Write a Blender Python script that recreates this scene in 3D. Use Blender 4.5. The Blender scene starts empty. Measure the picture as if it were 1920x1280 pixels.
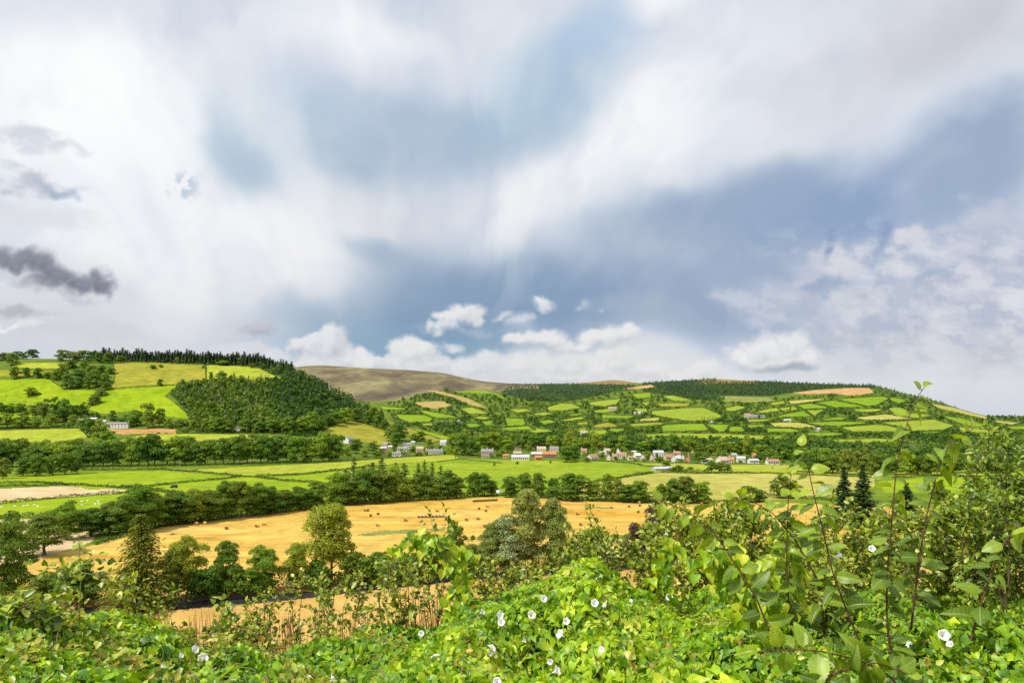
import bpy, math, random
import numpy as np
from mathutils import Vector

rng = np.random.default_rng(7)
random.seed(7)
F, CX, HY, EYE = 1251.0, 960.0, 785.0, 45.0     # focal length and horizon of the photograph (1920 wide), eye height above the valley
scene = bpy.context.scene
COL = scene.collection
EXPO = 0.45

# ------------------------------------------------------------------ small helpers
def s2l(c):
    out = []
    for v in c[:3]:
        v = v / 255.0
        out.append(v / 12.92 if v <= 0.04045 else ((v + 0.055) / 1.055) ** 2.4)
    return tuple(out)

ONES = "zero first second third fourth fifth sixth seventh eighth ninth tenth eleventh twelfth thirteenth fourteenth fifteenth sixteenth seventeenth eighteenth nineteenth".split()
TENS = {20: ("twentieth", "twenty"), 30: ("thirtieth", "thirty"), 40: ("fortieth", "forty"), 50: ("fiftieth", "fifty"), 60: ("sixtieth", "sixty"), 70: ("seventieth", "seventy"), 80: ("eightieth", "eighty"), 90: ("ninetieth", "ninety"), 100: ("hundredth", "hundred-and")}
def ordinal(n):
    if n < 20:
        return ONES[n]
    if n < 110:
        t = n // 10 * 10
        return TENS[t][0] if n == t else TENS[t][1] + "-" + ONES[n - t]
    return "hundred-and-" + ordinal(n - 100)

def tag(o, label=None, cat=None, group=None, kind=None):
    if label: o["label"] = label
    if cat: o["category"] = cat
    if group: o["group"] = group
    if kind: o["kind"] = kind
    return o

def mesh_np(name, verts, faces, mats, matidx=None, uv=None, tint=None, smooth=False):
    """faces: list of int arrays (each an (n,k) block of polygons with k corners)"""
    me = bpy.data.meshes.new(name)
    verts = np.asarray(verts, dtype=np.float32)
    blocks = [np.asarray(f, dtype=np.int32) for f in (faces if isinstance(faces, list) else [faces]) if len(f)]
    loops = np.concatenate([b.ravel() for b in blocks])
    tot = np.concatenate([np.full(len(b), b.shape[1], dtype=np.int32) for b in blocks])
    start = np.concatenate([[0], np.cumsum(tot)[:-1]]).astype(np.int32)
    me.vertices.add(len(verts)); me.vertices.foreach_set("co", verts.ravel())
    me.loops.add(len(loops)); me.loops.foreach_set("vertex_index", loops)
    me.polygons.add(len(tot)); me.polygons.foreach_set("loop_start", start)
    try: me.polygons.foreach_set("loop_total", tot)
    except Exception: pass
    for m in (mats if isinstance(mats, (list, tuple)) else [mats]):
        me.materials.append(m)
    if matidx is not None:
        me.polygons.foreach_set("material_index", np.asarray(matidx, dtype=np.int32))
    if smooth:
        me.polygons.foreach_set("use_smooth", np.ones(len(tot), dtype=bool))
    me.update(calc_edges=True)
    if uv is not None:
        l = me.uv_layers.new(name="UVMap")
        l.data.foreach_set("uv", np.asarray(uv, dtype=np.float32)[loops].ravel())
    if tint is not None:
        a = me.attributes.new("tint", 'FLOAT', 'POINT')
        a.data.foreach_set("value", np.asarray(tint, dtype=np.float32))
    return me

def link(name, me, parent=None, loc=None, rz=0.0, scale=None):
    o = bpy.data.objects.new(name, me)
    COL.objects.link(o)
    if loc is not None: o.location = loc
    if rz: o.rotation_euler = (0, 0, rz)
    if scale is not None: o.scale = scale
    if parent is not None: o.parent = parent
    return o

class MB:
    """collects simple solids into one mesh"""
    def __init__(s): s.v = []; s.f = []; s.mi = []
    def add(s, verts, faces, mi=0):
        b = len(s.v); s.v += [tuple(v) for v in verts]
        for f in faces: s.f.append([b + i for i in f]); s.mi.append(mi)
        return s
    def box(s, x0, x1, y0, y1, z0, z1, mi=0):
        v = [(x0,y0,z0),(x1,y0,z0),(x1,y1,z0),(x0,y1,z0),(x0,y0,z1),(x1,y0,z1),(x1,y1,z1),(x0,y1,z1)]
        return s.add(v, [(0,3,2,1),(4,5,6,7),(0,1,5,4),(1,2,6,5),(2,3,7,6),(3,0,4,7)], mi)
    def gable(s, w, d, e, r, mi=0):          # closed gabled box, ridge along x
        v = [(-w/2,-d/2,-1.5),(w/2,-d/2,-1.5),(w/2,d/2,-1.5),(-w/2,d/2,-1.5),(-w/2,-d/2,e),(w/2,-d/2,e),(w/2,d/2,e),(-w/2,d/2,e),(-w/2,0,r),(w/2,0,r)]
        return s.add(v, [(0,3,2,1),(0,1,5,4),(2,3,7,6),(1,2,6,9,5),(3,0,4,8,7),(4,5,9,8),(6,7,8,9)], mi)
    def slab(s, p, q, t):                    # a sheet p0..p3 thickened along its normal
        p = [Vector(a) for a in p]; n = (p[1]-p[0]).cross(p[2]-p[0]).normalized() * t
        v = p + [a + n for a in p]
        return s.add(v, [(0,3,2,1),(4,5,6,7),(0,1,5,4),(1,2,6,5),(2,3,7,6),(3,0,4,7)])
    def mesh(s, name, mats, smooth=False):
        me = bpy.data.meshes.new(name); me.from_pydata(s.v, [], s.f)
        for m in (mats if isinstance(mats, (list, tuple)) else [mats]): me.materials.append(m)
        me.polygons.foreach_set("material_index", np.array(s.mi, dtype=np.int32))
        if smooth: me.polygons.foreach_set("use_smooth", np.ones(len(s.f), dtype=bool))
        me.update(); return me
    def build(s, name, mats, parent=None, **k):
        return link(name, s.mesh(name, mats, k.pop('smooth', False)), parent, **k)

def tubes(paths, sides=5):
    """paths: [(points (n,3), radii (n,))] -> verts, quads"""
    V, Q, b = [], [], 0
    ang = np.linspace(0, 2*np.pi, sides, endpoint=False)
    for P, R in paths:
        P = np.asarray(P, float); R = np.asarray(R, float); n = len(P)
        T = np.gradient(P, axis=0); T /= np.linalg.norm(T, axis=1)[:, None] + 1e-9
        up = np.where(np.abs(T[:, 2:3]) > 0.9, np.array([[1.0, 0, 0]]), np.array([[0, 0, 1.0]]))
        A = np.cross(T, up); A /= np.linalg.norm(A, axis=1)[:, None] + 1e-9
        B = np.cross(T, A)
        ring = P[:, None] + R[:, None, None] * (np.cos(ang)[None, :, None]*A[:, None] + np.sin(ang)[None, :, None]*B[:, None])
        V.append(ring.reshape(-1, 3))
        i = np.arange(n-1)[:, None]*sides; j = np.arange(sides)[None]; k = (j+1) % sides
        Q.append((np.stack([i+j, i+k, i+sides+k, i+sides+j], -1).reshape(-1, 4)) + b)
        b += n*sides
    return np.concatenate(V), np.concatenate(Q)

# ------------------------------------------------------------------ materials
def newmat(name):
    m = bpy.data.materials.new(name); m.use_nodes = True
    nt = m.node_tree; nt.nodes.clear()
    out = nt.nodes.new("ShaderNodeOutputMaterial")
    return m, nt, out

def N(nt, t, **k):
    n = nt.nodes.new(t)
    for a, v in k.items(): setattr(n, a, v)
    return n

def ramp(nt, fac, stops, interp='LINEAR'):
    r = N(nt, "ShaderNodeValToRGB"); r.color_ramp.interpolation = interp
    e = r.color_ramp.elements
    while len(e) < len(stops): e.new(0.5)
    for el, (p, c) in zip(e, stops): el.position = p; el.color = (*c[:3], 1)
    nt.links.new(fac, r.inputs[0]); return r.outputs[0]

def noise(nt, vec, scale, detail=3, rough=0.55, dist=0.0):
    n = N(nt, "ShaderNodeTexNoise"); n.inputs["Scale"].default_value = scale; n.inputs["Detail"].default_value = detail
    n.inputs["Roughness"].default_value = rough; n.inputs["Distortion"].default_value = dist
    if vec is not None: nt.links.new(vec, n.inputs["Vector"])
    return n.outputs["Fac"]

def mixc(nt, fac, a, b, mode='MIX'):
    m = N(nt, "ShaderNodeMix", data_type='RGBA', blend_type=mode)
    for s, v in ((m.inputs[0], fac), (m.inputs[6], a), (m.inputs[7], b)):
        if isinstance(v, (int, float)): s.default_value = v
        elif isinstance(v, tuple): s.default_value = (*v[:3], 1)
        else: nt.links.new(v, s)
    return m.outputs[2]

def mathn(nt, op, a, b=0.0, c=None, clamp=False):
    m = N(nt, "ShaderNodeMath", operation=op, use_clamp=clamp)
    for i, v in enumerate((a, b, c)):
        if v is None: continue
        if isinstance(v, (int, float)): m.inputs[i].default_value = v
        else: nt.links.new(v, m.inputs[i])
    return m.outputs[0]

def maprange(nt, v, a, b, c=0.0, d=1.0, smooth=True):
    m = N(nt, "ShaderNodeMapRange", interpolation_type='SMOOTHSTEP' if smooth else 'LINEAR')
    nt.links.new(v, m.inputs[0])
    for i, x in zip((1, 2, 3, 4), (a, b, c, d)): m.inputs[i].default_value = x
    return m.outputs[0]

def principled(nt, out, col, rough=0.9, spec=0.2):
    p = N(nt, "ShaderNodeBsdfPrincipled")
    if isinstance(col, tuple): p.inputs["Base Color"].default_value = (*col[:3], 1)
    else: nt.links.new(col, p.inputs["Base Color"])
    p.inputs["Roughness"].default_value = rough
    p.inputs["Specular IOR Level"].default_value = spec
    nt.links.new(p.outputs[0], out.inputs[0])
    return p

def plain(name, col, rough=0.8, spec=0.25, var=0.25, scale=1.2):
    m, nt, out = newmat(name)
    tc = N(nt, "ShaderNodeTexCoord").outputs["Object"]
    f = noise(nt, tc, scale, 5, 0.65)
    lo = tuple(c*(1-var) for c in col); hi = tuple(min(c*(1+var), 0.95) for c in col)
    principled(nt, out, ramp(nt, f, [(0.3, lo), (0.7, hi)]), rough, spec)
    return m

def grass(name, a, b, c=None, big=0.012, rough_patch=0.0, patch=(0.12, 0.11, 0.03), stripe=0.0, stripe_dir=(0, 0, 0)):
    """pasture: two greens in broad patches, a fine mottle, optional rough tussocks or mowing lines"""
    m, nt, out = newmat(name)
    tc = N(nt, "ShaderNodeTexCoord").outputs["Object"]
    f = noise(nt, tc, big, 4, 0.6, 0.4)
    col = ramp(nt, f, [(0.32, a), (0.68, b)])
    if rough_patch > 0:
        mp = N(nt, "ShaderNodeMapping"); mp.inputs["Scale"].default_value = (0.35, 1.0, 1.0); nt.links.new(tc, mp.inputs[0])
        r = noise(nt, mp.outputs[0], 0.055, 6, 0.7, 1.2)
        col = mixc(nt, maprange(nt, r, 0.62 - 0.16*rough_patch, 0.72, 0, 0.85), col, patch)
    if stripe > 0:
        mp = N(nt, "ShaderNodeMapping"); mp.inputs["Rotation"].default_value = stripe_dir; nt.links.new(tc, mp.inputs[0])
        m2 = N(nt, "ShaderNodeMapping"); m2.inputs["Scale"].default_value = (0.035, 1.0, 1.0); nt.links.new(mp.outputs[0], m2.inputs[0])
        w1 = maprange(nt, noise(nt, m2.outputs[0], 0.30, 2, 0.5), 0.46, 0.58, 0, 1); w2 = maprange(nt, noise(nt, m2.outputs[0], 0.09, 3, 0.6), 0.42, 0.62, 0, 1)
        band = maprange(nt, noise(nt, tc, 0.018, 3, 0.6), 0.36, 0.64, 0.25, 1.0)
        col = mixc(nt, mathn(nt, 'MULTIPLY', mathn(nt, 'MULTIPLY', mathn(nt, 'ADD', mathn(nt, 'MULTIPLY', w1, 0.7), mathn(nt, 'MULTIPLY', w2, 0.4)), stripe), band, clamp=True), col, c if c else b)
    fine = noise(nt, tc, 0.9, 3, 0.7); mid = noise(nt, tc, 0.07, 5, 0.68, 0.6)
    v = mathn(nt, 'MULTIPLY', maprange(nt, fine, 0.25, 0.75, 0.8, 1.2, False), maprange(nt, mid, 0.32, 0.68, 0.74, 1.2, False))
    hsv = N(nt, "ShaderNodeHueSaturation"); nt.links.new(v, hsv.inputs["Value"]); nt.links.new(col, hsv.inputs["Color"])
    principled(nt, out, hsv.outputs[0], 0.95, 0.08)
    return m

def leafmat(name, cols, trans=0.35, tcol=None, rough=0.55, spec=0.3, source='object', var_scale=0.35, tex=None):
    """foliage: colour picked per tree (object) or per clump (tint attribute), leaves let light through"""
    m, nt, out = newmat(name)
    if source == 'object':
        r = N(nt, "ShaderNodeObjectInfo").outputs["Random"]
    else:
        r = N(nt, "ShaderNodeAttribute", attribute_name="tint").outputs["Fac"]
    n = len(cols)
    col = ramp(nt, r, [(i/max(n-1, 1), c) for i, c in enumerate(cols)])
    tc = N(nt, "ShaderNodeTexCoord").outputs["Object"]
    f = noise(nt, tc, var_scale, 4, 0.7)
    hsv = N(nt, "ShaderNodeHueSaturation"); nt.links.new(maprange(nt, f, 0.3, 0.7, 0.62, 1.45, False), hsv.inputs["Value"])
    nt.links.new(maprange(nt, f, 0.3, 0.7, 0.515, 0.49, False), hsv.inputs["Hue"]); nt.links.new(col, hsv.inputs["Color"])
    c = hsv.outputs[0]
    if tex: c = tex(nt, c)
    p = principled(nt, out, c, rough, spec)
    t = N(nt, "ShaderNodeBsdfTranslucent")
    nt.links.new(mixc(nt, 1.0, c, tcol or (1.5, 1.45, 0.6), 'MULTIPLY'), t.inputs[0])
    mx = N(nt, "ShaderNodeMixShader"); mx.inputs[0].default_value = trans
    nt.links.new(p.outputs[0], mx.inputs[1]); nt.links.new(t.outputs[0], mx.inputs[2]); nt.links.new(mx.outputs[0], out.inputs[0])
    return m

M = {}
M['bark'] = plain('bark', (0.10, 0.075, 0.05), 0.95, 0.1, 0.4, 2)
M['bark_red'] = plain('bark_red', (0.2, 0.11, 0.06), 0.95, 0.1, 0.4, 2)
M['leaf_mid'] = leafmat('leaf_mid', [(0.12, 0.22, 0.010), (0.165, 0.26, 0.012), (0.21, 0.29, 0.014)], 0.4)
M['leaf_dark'] = leafmat('leaf_dark', [(0.07, 0.15, 0.010), (0.10, 0.18, 0.011), (0.13, 0.205, 0.010)], 0.38)
M['leaf_yellow'] = leafmat('leaf_yellow', [(0.16, 0.235, 0.014), (0.2, 0.265, 0.016), (0.24, 0.285, 0.02)], 0.4)
M['leaf_olive'] = leafmat('leaf_olive', [(0.105, 0.16, 0.010), (0.13, 0.18, 0.012), (0.165, 0.2, 0.015)], 0.35)
M['leaf_grey'] = leafmat('leaf_grey', [(0.2, 0.25, 0.085), (0.23, 0.28, 0.10)], 0.2, (1.1, 1.1, 0.7), 0.45, 0.5)
M['leaf_copper'] = leafmat('leaf_copper', [(0.06, 0.035, 0.026), (0.07, 0.042, 0.03)], 0.2, (1.5, 0.9, 0.6))
M['leaf_conifer'] = leafmat('leaf_conifer', [(0.026, 0.06, 0.014), (0.036, 0.075, 0.016), (0.05, 0.085, 0.016)], 0.2)
M['leaf_spruce'] = leafmat('leaf_spruce', [(0.115, 0.135, 0.014), (0.115, 0.135, 0.014)], 0.3, None, 0.8, 0.08)
M['wood_mid'] = leafmat('wood_mid', [(0.035, 0.085, 0.009), (0.06, 0.12, 0.010), (0.10, 0.165, 0.012), (0.17, 0.215, 0.018)], 0.35, source='tint', var_scale=0.12)
M['wood_dark'] = leafmat('wood_dark', [(0.022, 0.055, 0.016), (0.034, 0.075, 0.018), (0.06, 0.1, 0.02)], 0.2, source='tint', var_scale=0.08)
M['hedge'] = leafmat('hedge', [(0.045, 0.09, 0.01), (0.06, 0.11, 0.012), (0.085, 0.125, 0.014)], 0.3, source='object', var_scale=0.3)
M['leaf_willow'] = leafmat('leaf_willow', [(0.155, 0.205, 0.034), (0.185, 0.23, 0.042), (0.21, 0.25, 0.05)], 0.3)
# ------------------------------------------------------------------ animal bodies
def animal(name, size, mat, legs, body, head):
    vs, es, rs = [], [], []
    def v(p, r, par=None):
        vs.append(tuple(c*size for c in p)); rs.append(r*size)
        if par is not None: es.append((par, len(vs)-1))
        return len(vs)-1
    b0 = v((0, 0, body[0]), body[1]); b1 = v((0.32, 0, body[0]+.02), body[1]*0.98, b0); b2 = v((-0.32, 0, body[0]+.01), body[1]*0.95, b0)
    n = v((0.50, 0, body[0]+head[0]), body[1]*0.5, b1); h = v((0.62, 0, body[0]+head[1]), head[2], n); v((0.76, 0, body[0]+head[1]-0.06), head[2]*0.62, h)
    for s in (-1, 1):
        a = v((0.30, s*0.13, body[0]-body[1]*0.7), legs*1.5, b1); k = v((0.31, s*0.13, body[0]*0.32), legs, a); v((0.31, s*0.13, 0.0), legs*0.9, k)
        a = v((-0.32, s*0.13, body[0]-body[1]*0.7), legs*1.7, b2); k = v((-0.37, s*0.13, body[0]*0.34), legs, a); v((-0.33, s*0.13, 0.0), legs*0.9, k)
        v((0.60, s*0.11, body[0]+head[1]+0.03), head[2]*0.3, h)
    t = v((-0.45, 0, body[0]), legs*0.8, b2); v((-0.48, 0, body[0]*0.55), legs*0.6, t)
    me = bpy.data.meshes.new(name+'_skin'); me.from_pydata(vs, es, [])
    o = bpy.data.objects.new(name+'_skin', me); COL.objects.link(o)
    o.modifiers.new('s', 'SKIN'); o.modifiers.new('d', 'SUBSURF').levels = 1
    for i, d in enumerate(me.skin_vertices[0].data): d.radius = (rs[i], rs[i]); d.use_root = (i == 0)
    dg = bpy.context.evaluated_depsgraph_get(); m2 = bpy.data.meshes.new_from_object(o.evaluated_get(dg)); m2.name = name
    bpy.data.objects.remove(o); m2.materials.clear(); m2.materials.append(mat); m2.polygons.foreach_set('use_smooth', [True]*len(m2.polygons))
    return m2
wool = plain('sheep_wool', (0.78, 0.75, 0.68), 1.0, 0.05, 0.08, 5)
SHEEP = animal('sheep', 1.15, wool, 0.035, (0.50, 0.21), (0.06, 0.12, 0.085))
CB, CR, CW = plain('black_hide', (0.02, 0.018, 0.016), .8, .2, .3), plain('brown_hide', (0.25, 0.12, 0.05), .8, .2, .3), plain('cream_hide', (0.62, 0.52, 0.38), .9, .1, .15)
COW = {k: animal('cow', 2.3, m_, 0.03, (0.42, 0.17), (0.06, 0.10, 0.065)) for k, m_ in (('black', CB), ('brown', CR), ('cream', CW))}
# ------------------------------------------------------------------ clouds, worked out as cover and tone over the front of the sky
SKY_AZ, SKY_EL0, SKY_EL1, SKY_W, SKY_H = math.radians(56), math.radians(-4), math.radians(42), 1800, 860
def cloud_map():
    R = np.random.default_rng(11); LAT = R.random((8, 256, 256)).astype(np.float32)
    def vn(x, y, k):
        L = LAT[k % 8]; xi = np.floor(x).astype(np.int32); yi = np.floor(y).astype(np.int32); fx = (x-xi).astype(np.float32); fy = (y-yi).astype(np.float32)
        fx = fx*fx*(3-2*fx); fy = fy*fy*(3-2*fy); a = xi & 255; b = yi & 255; a1 = (a+1) & 255; b1 = (b+1) & 255
        return (L[b, a]*(1-fx)+L[b, a1]*fx)*(1-fy)+(L[b1, a]*(1-fx)+L[b1, a1]*fx)*fy
    def fbm(x, y, s, o=5, seed=0, rough=0.5):
        v = 0; amp = 1; tot = 0; s = float(s); c, sn = math.cos(0.6), math.sin(0.6)
        x, y = x/s+seed*17.3, y/s+seed*9.1
        for i in range(o):
            v = v+amp*vn(x, y, seed+i); tot += amp; amp *= rough; x, y = (x*c-y*sn)*2.03+5.2, (x*sn+y*c)*2.03+1.7
        return v/tot
    ss = lambda v, a, b: (lambda t: t*t*(3-2*t))(np.clip((v-a)/(b-a), 0, 1))
    a = np.linspace(-SKY_AZ, SKY_AZ, SKY_W, dtype=np.float32)[None]; e = np.linspace(SKY_EL0, SKY_EL1, SKY_H, dtype=np.float32)[:, None]
    X = (CX+F*np.tan(a)+0*e).astype(np.float32); Y = (HY-F*np.tan(e)/np.cos(a)).astype(np.float32)
    img = np.empty((SKY_H, SKY_W, 3), np.float32); img[:] = (208, 216, 228)
    WX = X+(fbm(X, Y, 260, 4, 1)-.5)*150; WY = Y+(fbm(X, Y, 230, 4, 2)-.5)*120
    def put(al, col):
        for i in range(3): img[..., i] += (col[i]-img[..., i])*al
    def brush(c, ax, b, col, alpha, soft=0.85, x=None, y=None, n=None, nk=0.0):
        x = WX if x is None else x; y = WY if y is None else y
        q = math.hypot(*ax); ux, uy = ax[0]/q, ax[1]/q; dx, dy = x-c[0], y-c[1]
        d = np.sqrt(((dx*ux+dy*uy)/q)**2+((-dx*uy+dy*ux)/b)**2); v = 1-d
        if n is not None: v = v+(n-.5)*nk*np.clip(v*3+1, 0, 1)
        put(ss(v, 0, soft)*alpha, col)
    for args in [
     # blue gaps
     ((830, 235), (430, 20), 185, (160, 183, 206), .9), ((1020, 170), (230, -90), 150, (166, 196, 218), .8), ((1095, 75), (140, -60), 100, (176, 202, 228), .8), ((560, 165), (130, 180), 95, (166, 190, 213), .8),
     ((452, 270), (110, 190), 110, (158, 184, 208), 1.0), ((660, 300), (170, 70), 95, (160, 182, 204), .7),
     ((1610, 400), (470, -130), 165, (132, 157, 193), .95), ((1430, 440), (280, -30), 120, (136, 160, 191), .85), ((1850, 280), (230, -120), 125, (136, 159, 191), .95), ((1480, 335), (150, -50), 70, (135, 158, 190), .6),
     ((860, 565), (560, 20), 150, (132, 158, 184), .95), ((1020, 575), (460, 10), 125, (130, 155, 185), .95), ((770, 495), (200, 20), 85, (132, 158, 186), .95), ((1170, 430), (240, -20), 85, (136, 161, 192), .85), ((690, 625), (370, 20), 90, (130, 165, 191), .9), ((1330, 565), (400, 40), 125, (144, 163, 192), .85),
     # white veils
     ((120, 190), (560, 60), 390, (254, 254, 254), 1.0), ((60, 20), (260, 10), 95, (222, 226, 238), .8), ((430, 50), (370, 90), 125, (221, 225, 236), .85), ((660, 40), (220, 50), 110, (245, 247, 250), 1.0), ((800, 115), (220, 40), 100, (221, 226, 236), .85),
     ((480, 440), (270, 150), 130, (244, 245, 247), 1.0), ((260, 460), (360, 60), 170, (248, 249, 250), .95), ((720, 420), (330, 20), 110, (220, 223, 229), 1.0), ((990, 375), (330, -90), 125, (237, 238, 242), 1.0), ((1225, 255), (280, -190), 175, (254, 254, 254), 1.0), ((1430, 165), (320, -180), 180, (236, 239, 245), 1.0), ((1630, 110), (350, -160), 170, (217, 220, 229), 1.0), ((1840, 45), (270, -90), 140, (207, 207, 215), .95), ((1230, 15), (130, -20), 70, (252, 252, 252), 1.0), ((1100, 145), (44, 60), 48, (208, 219, 229), .7), ((1320, 60), (160, -60), 70, (238, 242, 248), .7),
     ((250, 575), (540, 50), 130, (222, 224, 229), .95), ((500, 520), (320, 20), 85, (240, 240, 242), 1.0), ((120, 635), (440, 10), 85, (214, 215, 221), .95), ((640, 470), (150, 50), 85, (228, 230, 234), .8), ((640, 590), (190, 14), 44, (146, 171, 194), .5),
     ((1760, 570), (480, 50), 115, (196, 201, 215), .95), ((1780, 690), (560, 10), 115, (213, 217, 222), 1.0), ((1200, 712), (1050, 0), 60, (222, 224, 227), .95), ((1900, 480), (210, -80), 100, (188, 193, 210), .85), ((1250, 470), (240, 30), 70, (172, 184, 204), .7), ((1230, 610), (260, 20), 44, (168, 184, 200), .5)]:
        brush(*args)
    brush((1590, 395), (330, -110), 110, (128, 154, 192), .75, 1.0); brush((1840, 300), (180, -90), 80, (150, 169, 196), .6, 1.0); brush((1330, 430), (160, 10), 70, (140, 162, 191), .7); brush((860, 555), (330, 20), 75, (128, 154, 182), .6); brush((700, 490), (90, 10), 40, (140, 165, 190), .6); brush((455, 285), (60, 110), 60, (164, 188, 210), .7); brush((1350, 480), (230, 20), 60, (148, 168, 194), .7); brush((1090, 90), (70, -40), 50, (176, 203, 228), .5)
    # streaks that fan out along the veils
    th = np.arctan2(WX-760, 1000-WY); r = np.hypot(WX-760, WY-1000)
    st = fbm(th*420, r*0.10, 62, 4, 3, .5); st2 = fbm(th*420, r*0.13, 26, 4, 5, .5)
    up = ss(Y, 600, 380)
    put(ss(st, .5, .8)*.26*up, (250, 251, 252)); put(ss(st, .5, .2)*.2*up, (152, 174, 202)); put(ss(st2, .5, .8)*.07*up, (252, 252, 253)); put(ss(st2, .5, .2)*.06*up, (160, 178, 204))
    sx = np.where(X > 900, 1, -1)*0; wisp = fbm(th*430, r*0.22, 75, 6, 6, .52); put(ss(wisp, .5, .74)*.24*ss(Y, 700, 480), (240, 242, 246)); put(ss(wisp, .48, .26)*.18*ss(Y, 700, 480), (156, 176, 202))
    brush((140, 210), (430, 40), 270, (254, 255, 255), .75, .9); brush((480, 430), (200, 120), 90, (251, 252, 252), .5, 1.0); brush((1235, 250), (170, -110), 110, (254, 254, 254), .6, 1.0); brush((700, 45), (150, 30), 60, (249, 250, 252), .5, 1.0)
    put(.16*ss(Y, 640, 380)*ss(img.mean(2), 222, 190), (214, 219, 227))
    # broken altocumulus
    MX = X+(fbm(X, Y, 55, 5, 4)-.5)*70; MY = Y+(fbm(X, Y, 55, 5, 6)-.5)*60
    n1 = fbm(X*0.8+Y*.25, Y*1.5-X*.3, 34, 6, 7, .56)
    for args in [((1600, 490), (24, -66), 54, (212, 214, 223), 1.0), ((1692, 472), (54, -60), 46, (212, 214, 223), 1.0), ((1522, 492), (26, -56), 46, (192, 198, 214), .95), ((1650, 460), (16, -50), 20, (132, 155, 190), .6), ((1560, 455), (16, -50), 18, (134, 156, 190), .6), ((1830, 440), (160, -80), 66, (196, 201, 215), .85), ((1390, 555), (66, 10), 30, (200, 206, 217), .8), ((1480, 570), (140, -40), 34, (192, 199, 213), .8), ((1640, 560), (170, -30), 38, (203, 207, 217), .8), ((1830, 560), (170, -40), 46, (204, 207, 218), .8), ((1760, 640), (220, -40), 40, (204, 207, 215), .7), ((1870, 655), (100, -40), 40, (184, 187, 199), .6), ((1905, 570), (40, -60), 50, (220, 220, 226), .8), ((1590, 640), (170, 10), 28, (188, 195, 206), .6), ((1420, 520), (120, -20), 30, (158, 174, 200), .7), ((1560, 540), (90, -10), 20, (140, 162, 192), .6), ((1740, 520), (80, -30), 18, (150, 168, 196), .6)]:
        brush(*args, soft=.8, x=MX, y=MY, n=n1, nk=1.0)
    put(ss(n1, .50, .68)*.55*ss(X, 1300, 1700)*ss(Y, 380, 480)*ss(Y, 720, 640), (222, 223, 230)); put(ss(n1, .48, .30)*.5*ss(X, 1300, 1700)*ss(Y, 380, 480)*ss(Y, 720, 640), (165, 176, 198))
    for args in [((50, 262), (130, 22), 26, (212, 216, 226), .9), ((70, 345), (120, 30), 26, (190, 196, 210), .95), ((120, 360), (50, 16), 14, (150, 170, 195), .6), ((60, 400), (160, 20), 40, (222, 224, 229), .8), ((40, 580), (90, 6), 16, (180, 180, 188), .8), ((20, 605), (90, 4), 9, (242, 242, 242), .9), ((150, 620), (200, 8), 24, (206, 208, 214), .5), ((820, 615), (70, 4), 16, (180, 196, 212), .5)]:
        brush(*args, soft=.9, x=MX, y=MY, n=n1, nk=1.2)
    n3 = fbm(X, Y, 15, 5, 6, .6)
    put(ss(1-np.hypot((X-343)/46, (Y-350)/42), 0, .9)*ss(n3, .44, .64)*.5, (134, 164, 192))
    # heaped clouds, lit from above left
    CXx = X+(fbm(X, Y, 70, 3, 2, .5)-.5)*44+(fbm(X, Y, 24, 5, 4, .55)-.5)*20; CYy = Y+(fbm(X, Y, 70, 3, 3, .5)-.5)*36+(fbm(X, Y, 24, 5, 5, .55)-.5)*17
    fine = fbm(X, Y, 20, 6, 5, .6)
    def heap(blobs, top, base, alpha=.98, edge=.2, k=.55, dark=1.0):
        def dens(ox, oy):
            v = np.zeros_like(X)-1
            for cx, cy, rx, ry in blobs: v = np.maximum(v, 1-np.hypot((CXx+ox-cx)/(rx*1.16+2), (CYy+oy-cy)/(ry*1.22+2)))
            return v
        x0 = min(b[0]-b[2]*1.7 for b in blobs); x1 = max(b[0]+b[2]*1.7 for b in blobs)
        v = dens(0, 0)+(fine-.5)*k*.6; li = np.clip(.62+.75*(dens(0, 0)-dens(-9, -15))+(fine-.5)*.8-.25*ss(-dens(0, 0), -.9, -.2)*0, 0, 1)
        al = ss(v, 0.0, edge*1.9)*alpha
        for i in range(3): img[..., i] += ((base[i]+(top[i]-base[i])*li)-img[..., i])*al
    WT, WB = (233, 233, 233), (194, 199, 205)
    heap([(460, 660, 60, 20), (510, 668, 40, 16)], (226, 227, 229), (200, 204, 208), .8)
    heap([(585, 640, 34, 18), (618, 640, 36, 24), (560, 640, 20, 12), (640, 668, 54, 26), (670, 665, 30, 20), (600, 672, 40, 20)], WT, WB)
    heap([(760, 662, 44, 26), (790, 658, 40, 24), (735, 676, 40, 20), (800, 684, 46, 24), (760, 690, 80, 18), (690, 680, 40, 18)], WT, WB)
    heap([(868, 588, 30, 18), (892, 582, 30, 20), (848, 594, 22, 13), (905, 595, 18, 14)], WT, (200, 203, 208), edge=.3)
    heap([(842, 614, 22, 12), (822, 612, 8, 10), (834, 626, 14, 7)], (232, 233, 235), (206, 209, 214), .85, .4)
    heap([(975, 600, 26, 12), (950, 592, 14, 7)], (226, 228, 231), (198, 204, 210), .8, .5); heap([(900, 622, 60, 14), (980, 616, 44, 12)], (196, 208, 218), (184, 197, 208), .6, .7)
    heap([(1022, 573, 24, 14), (1014, 566, 12, 8)], (236, 236, 238), (208, 212, 217), .92, .35); heap([(1095, 574, 12, 9), (1085, 580, 10, 5), (1122, 580, 8, 5)], (214, 219, 226), (190, 198, 208), .7, .7)
    heap([(1000, 638, 40, 16), (1035, 634, 38, 18), (970, 636, 20, 12), (1055, 644, 34, 14)], WT, WB, edge=.3); heap([(1150, 626, 40, 22), (1178, 622, 26, 18), (1115, 628, 34, 16), (1100, 642, 26, 12)], WT, WB, edge=.3)
    heap([(855, 655, 20, 9)], (230, 231, 233), (212, 215, 219), .85, .4)
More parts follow.
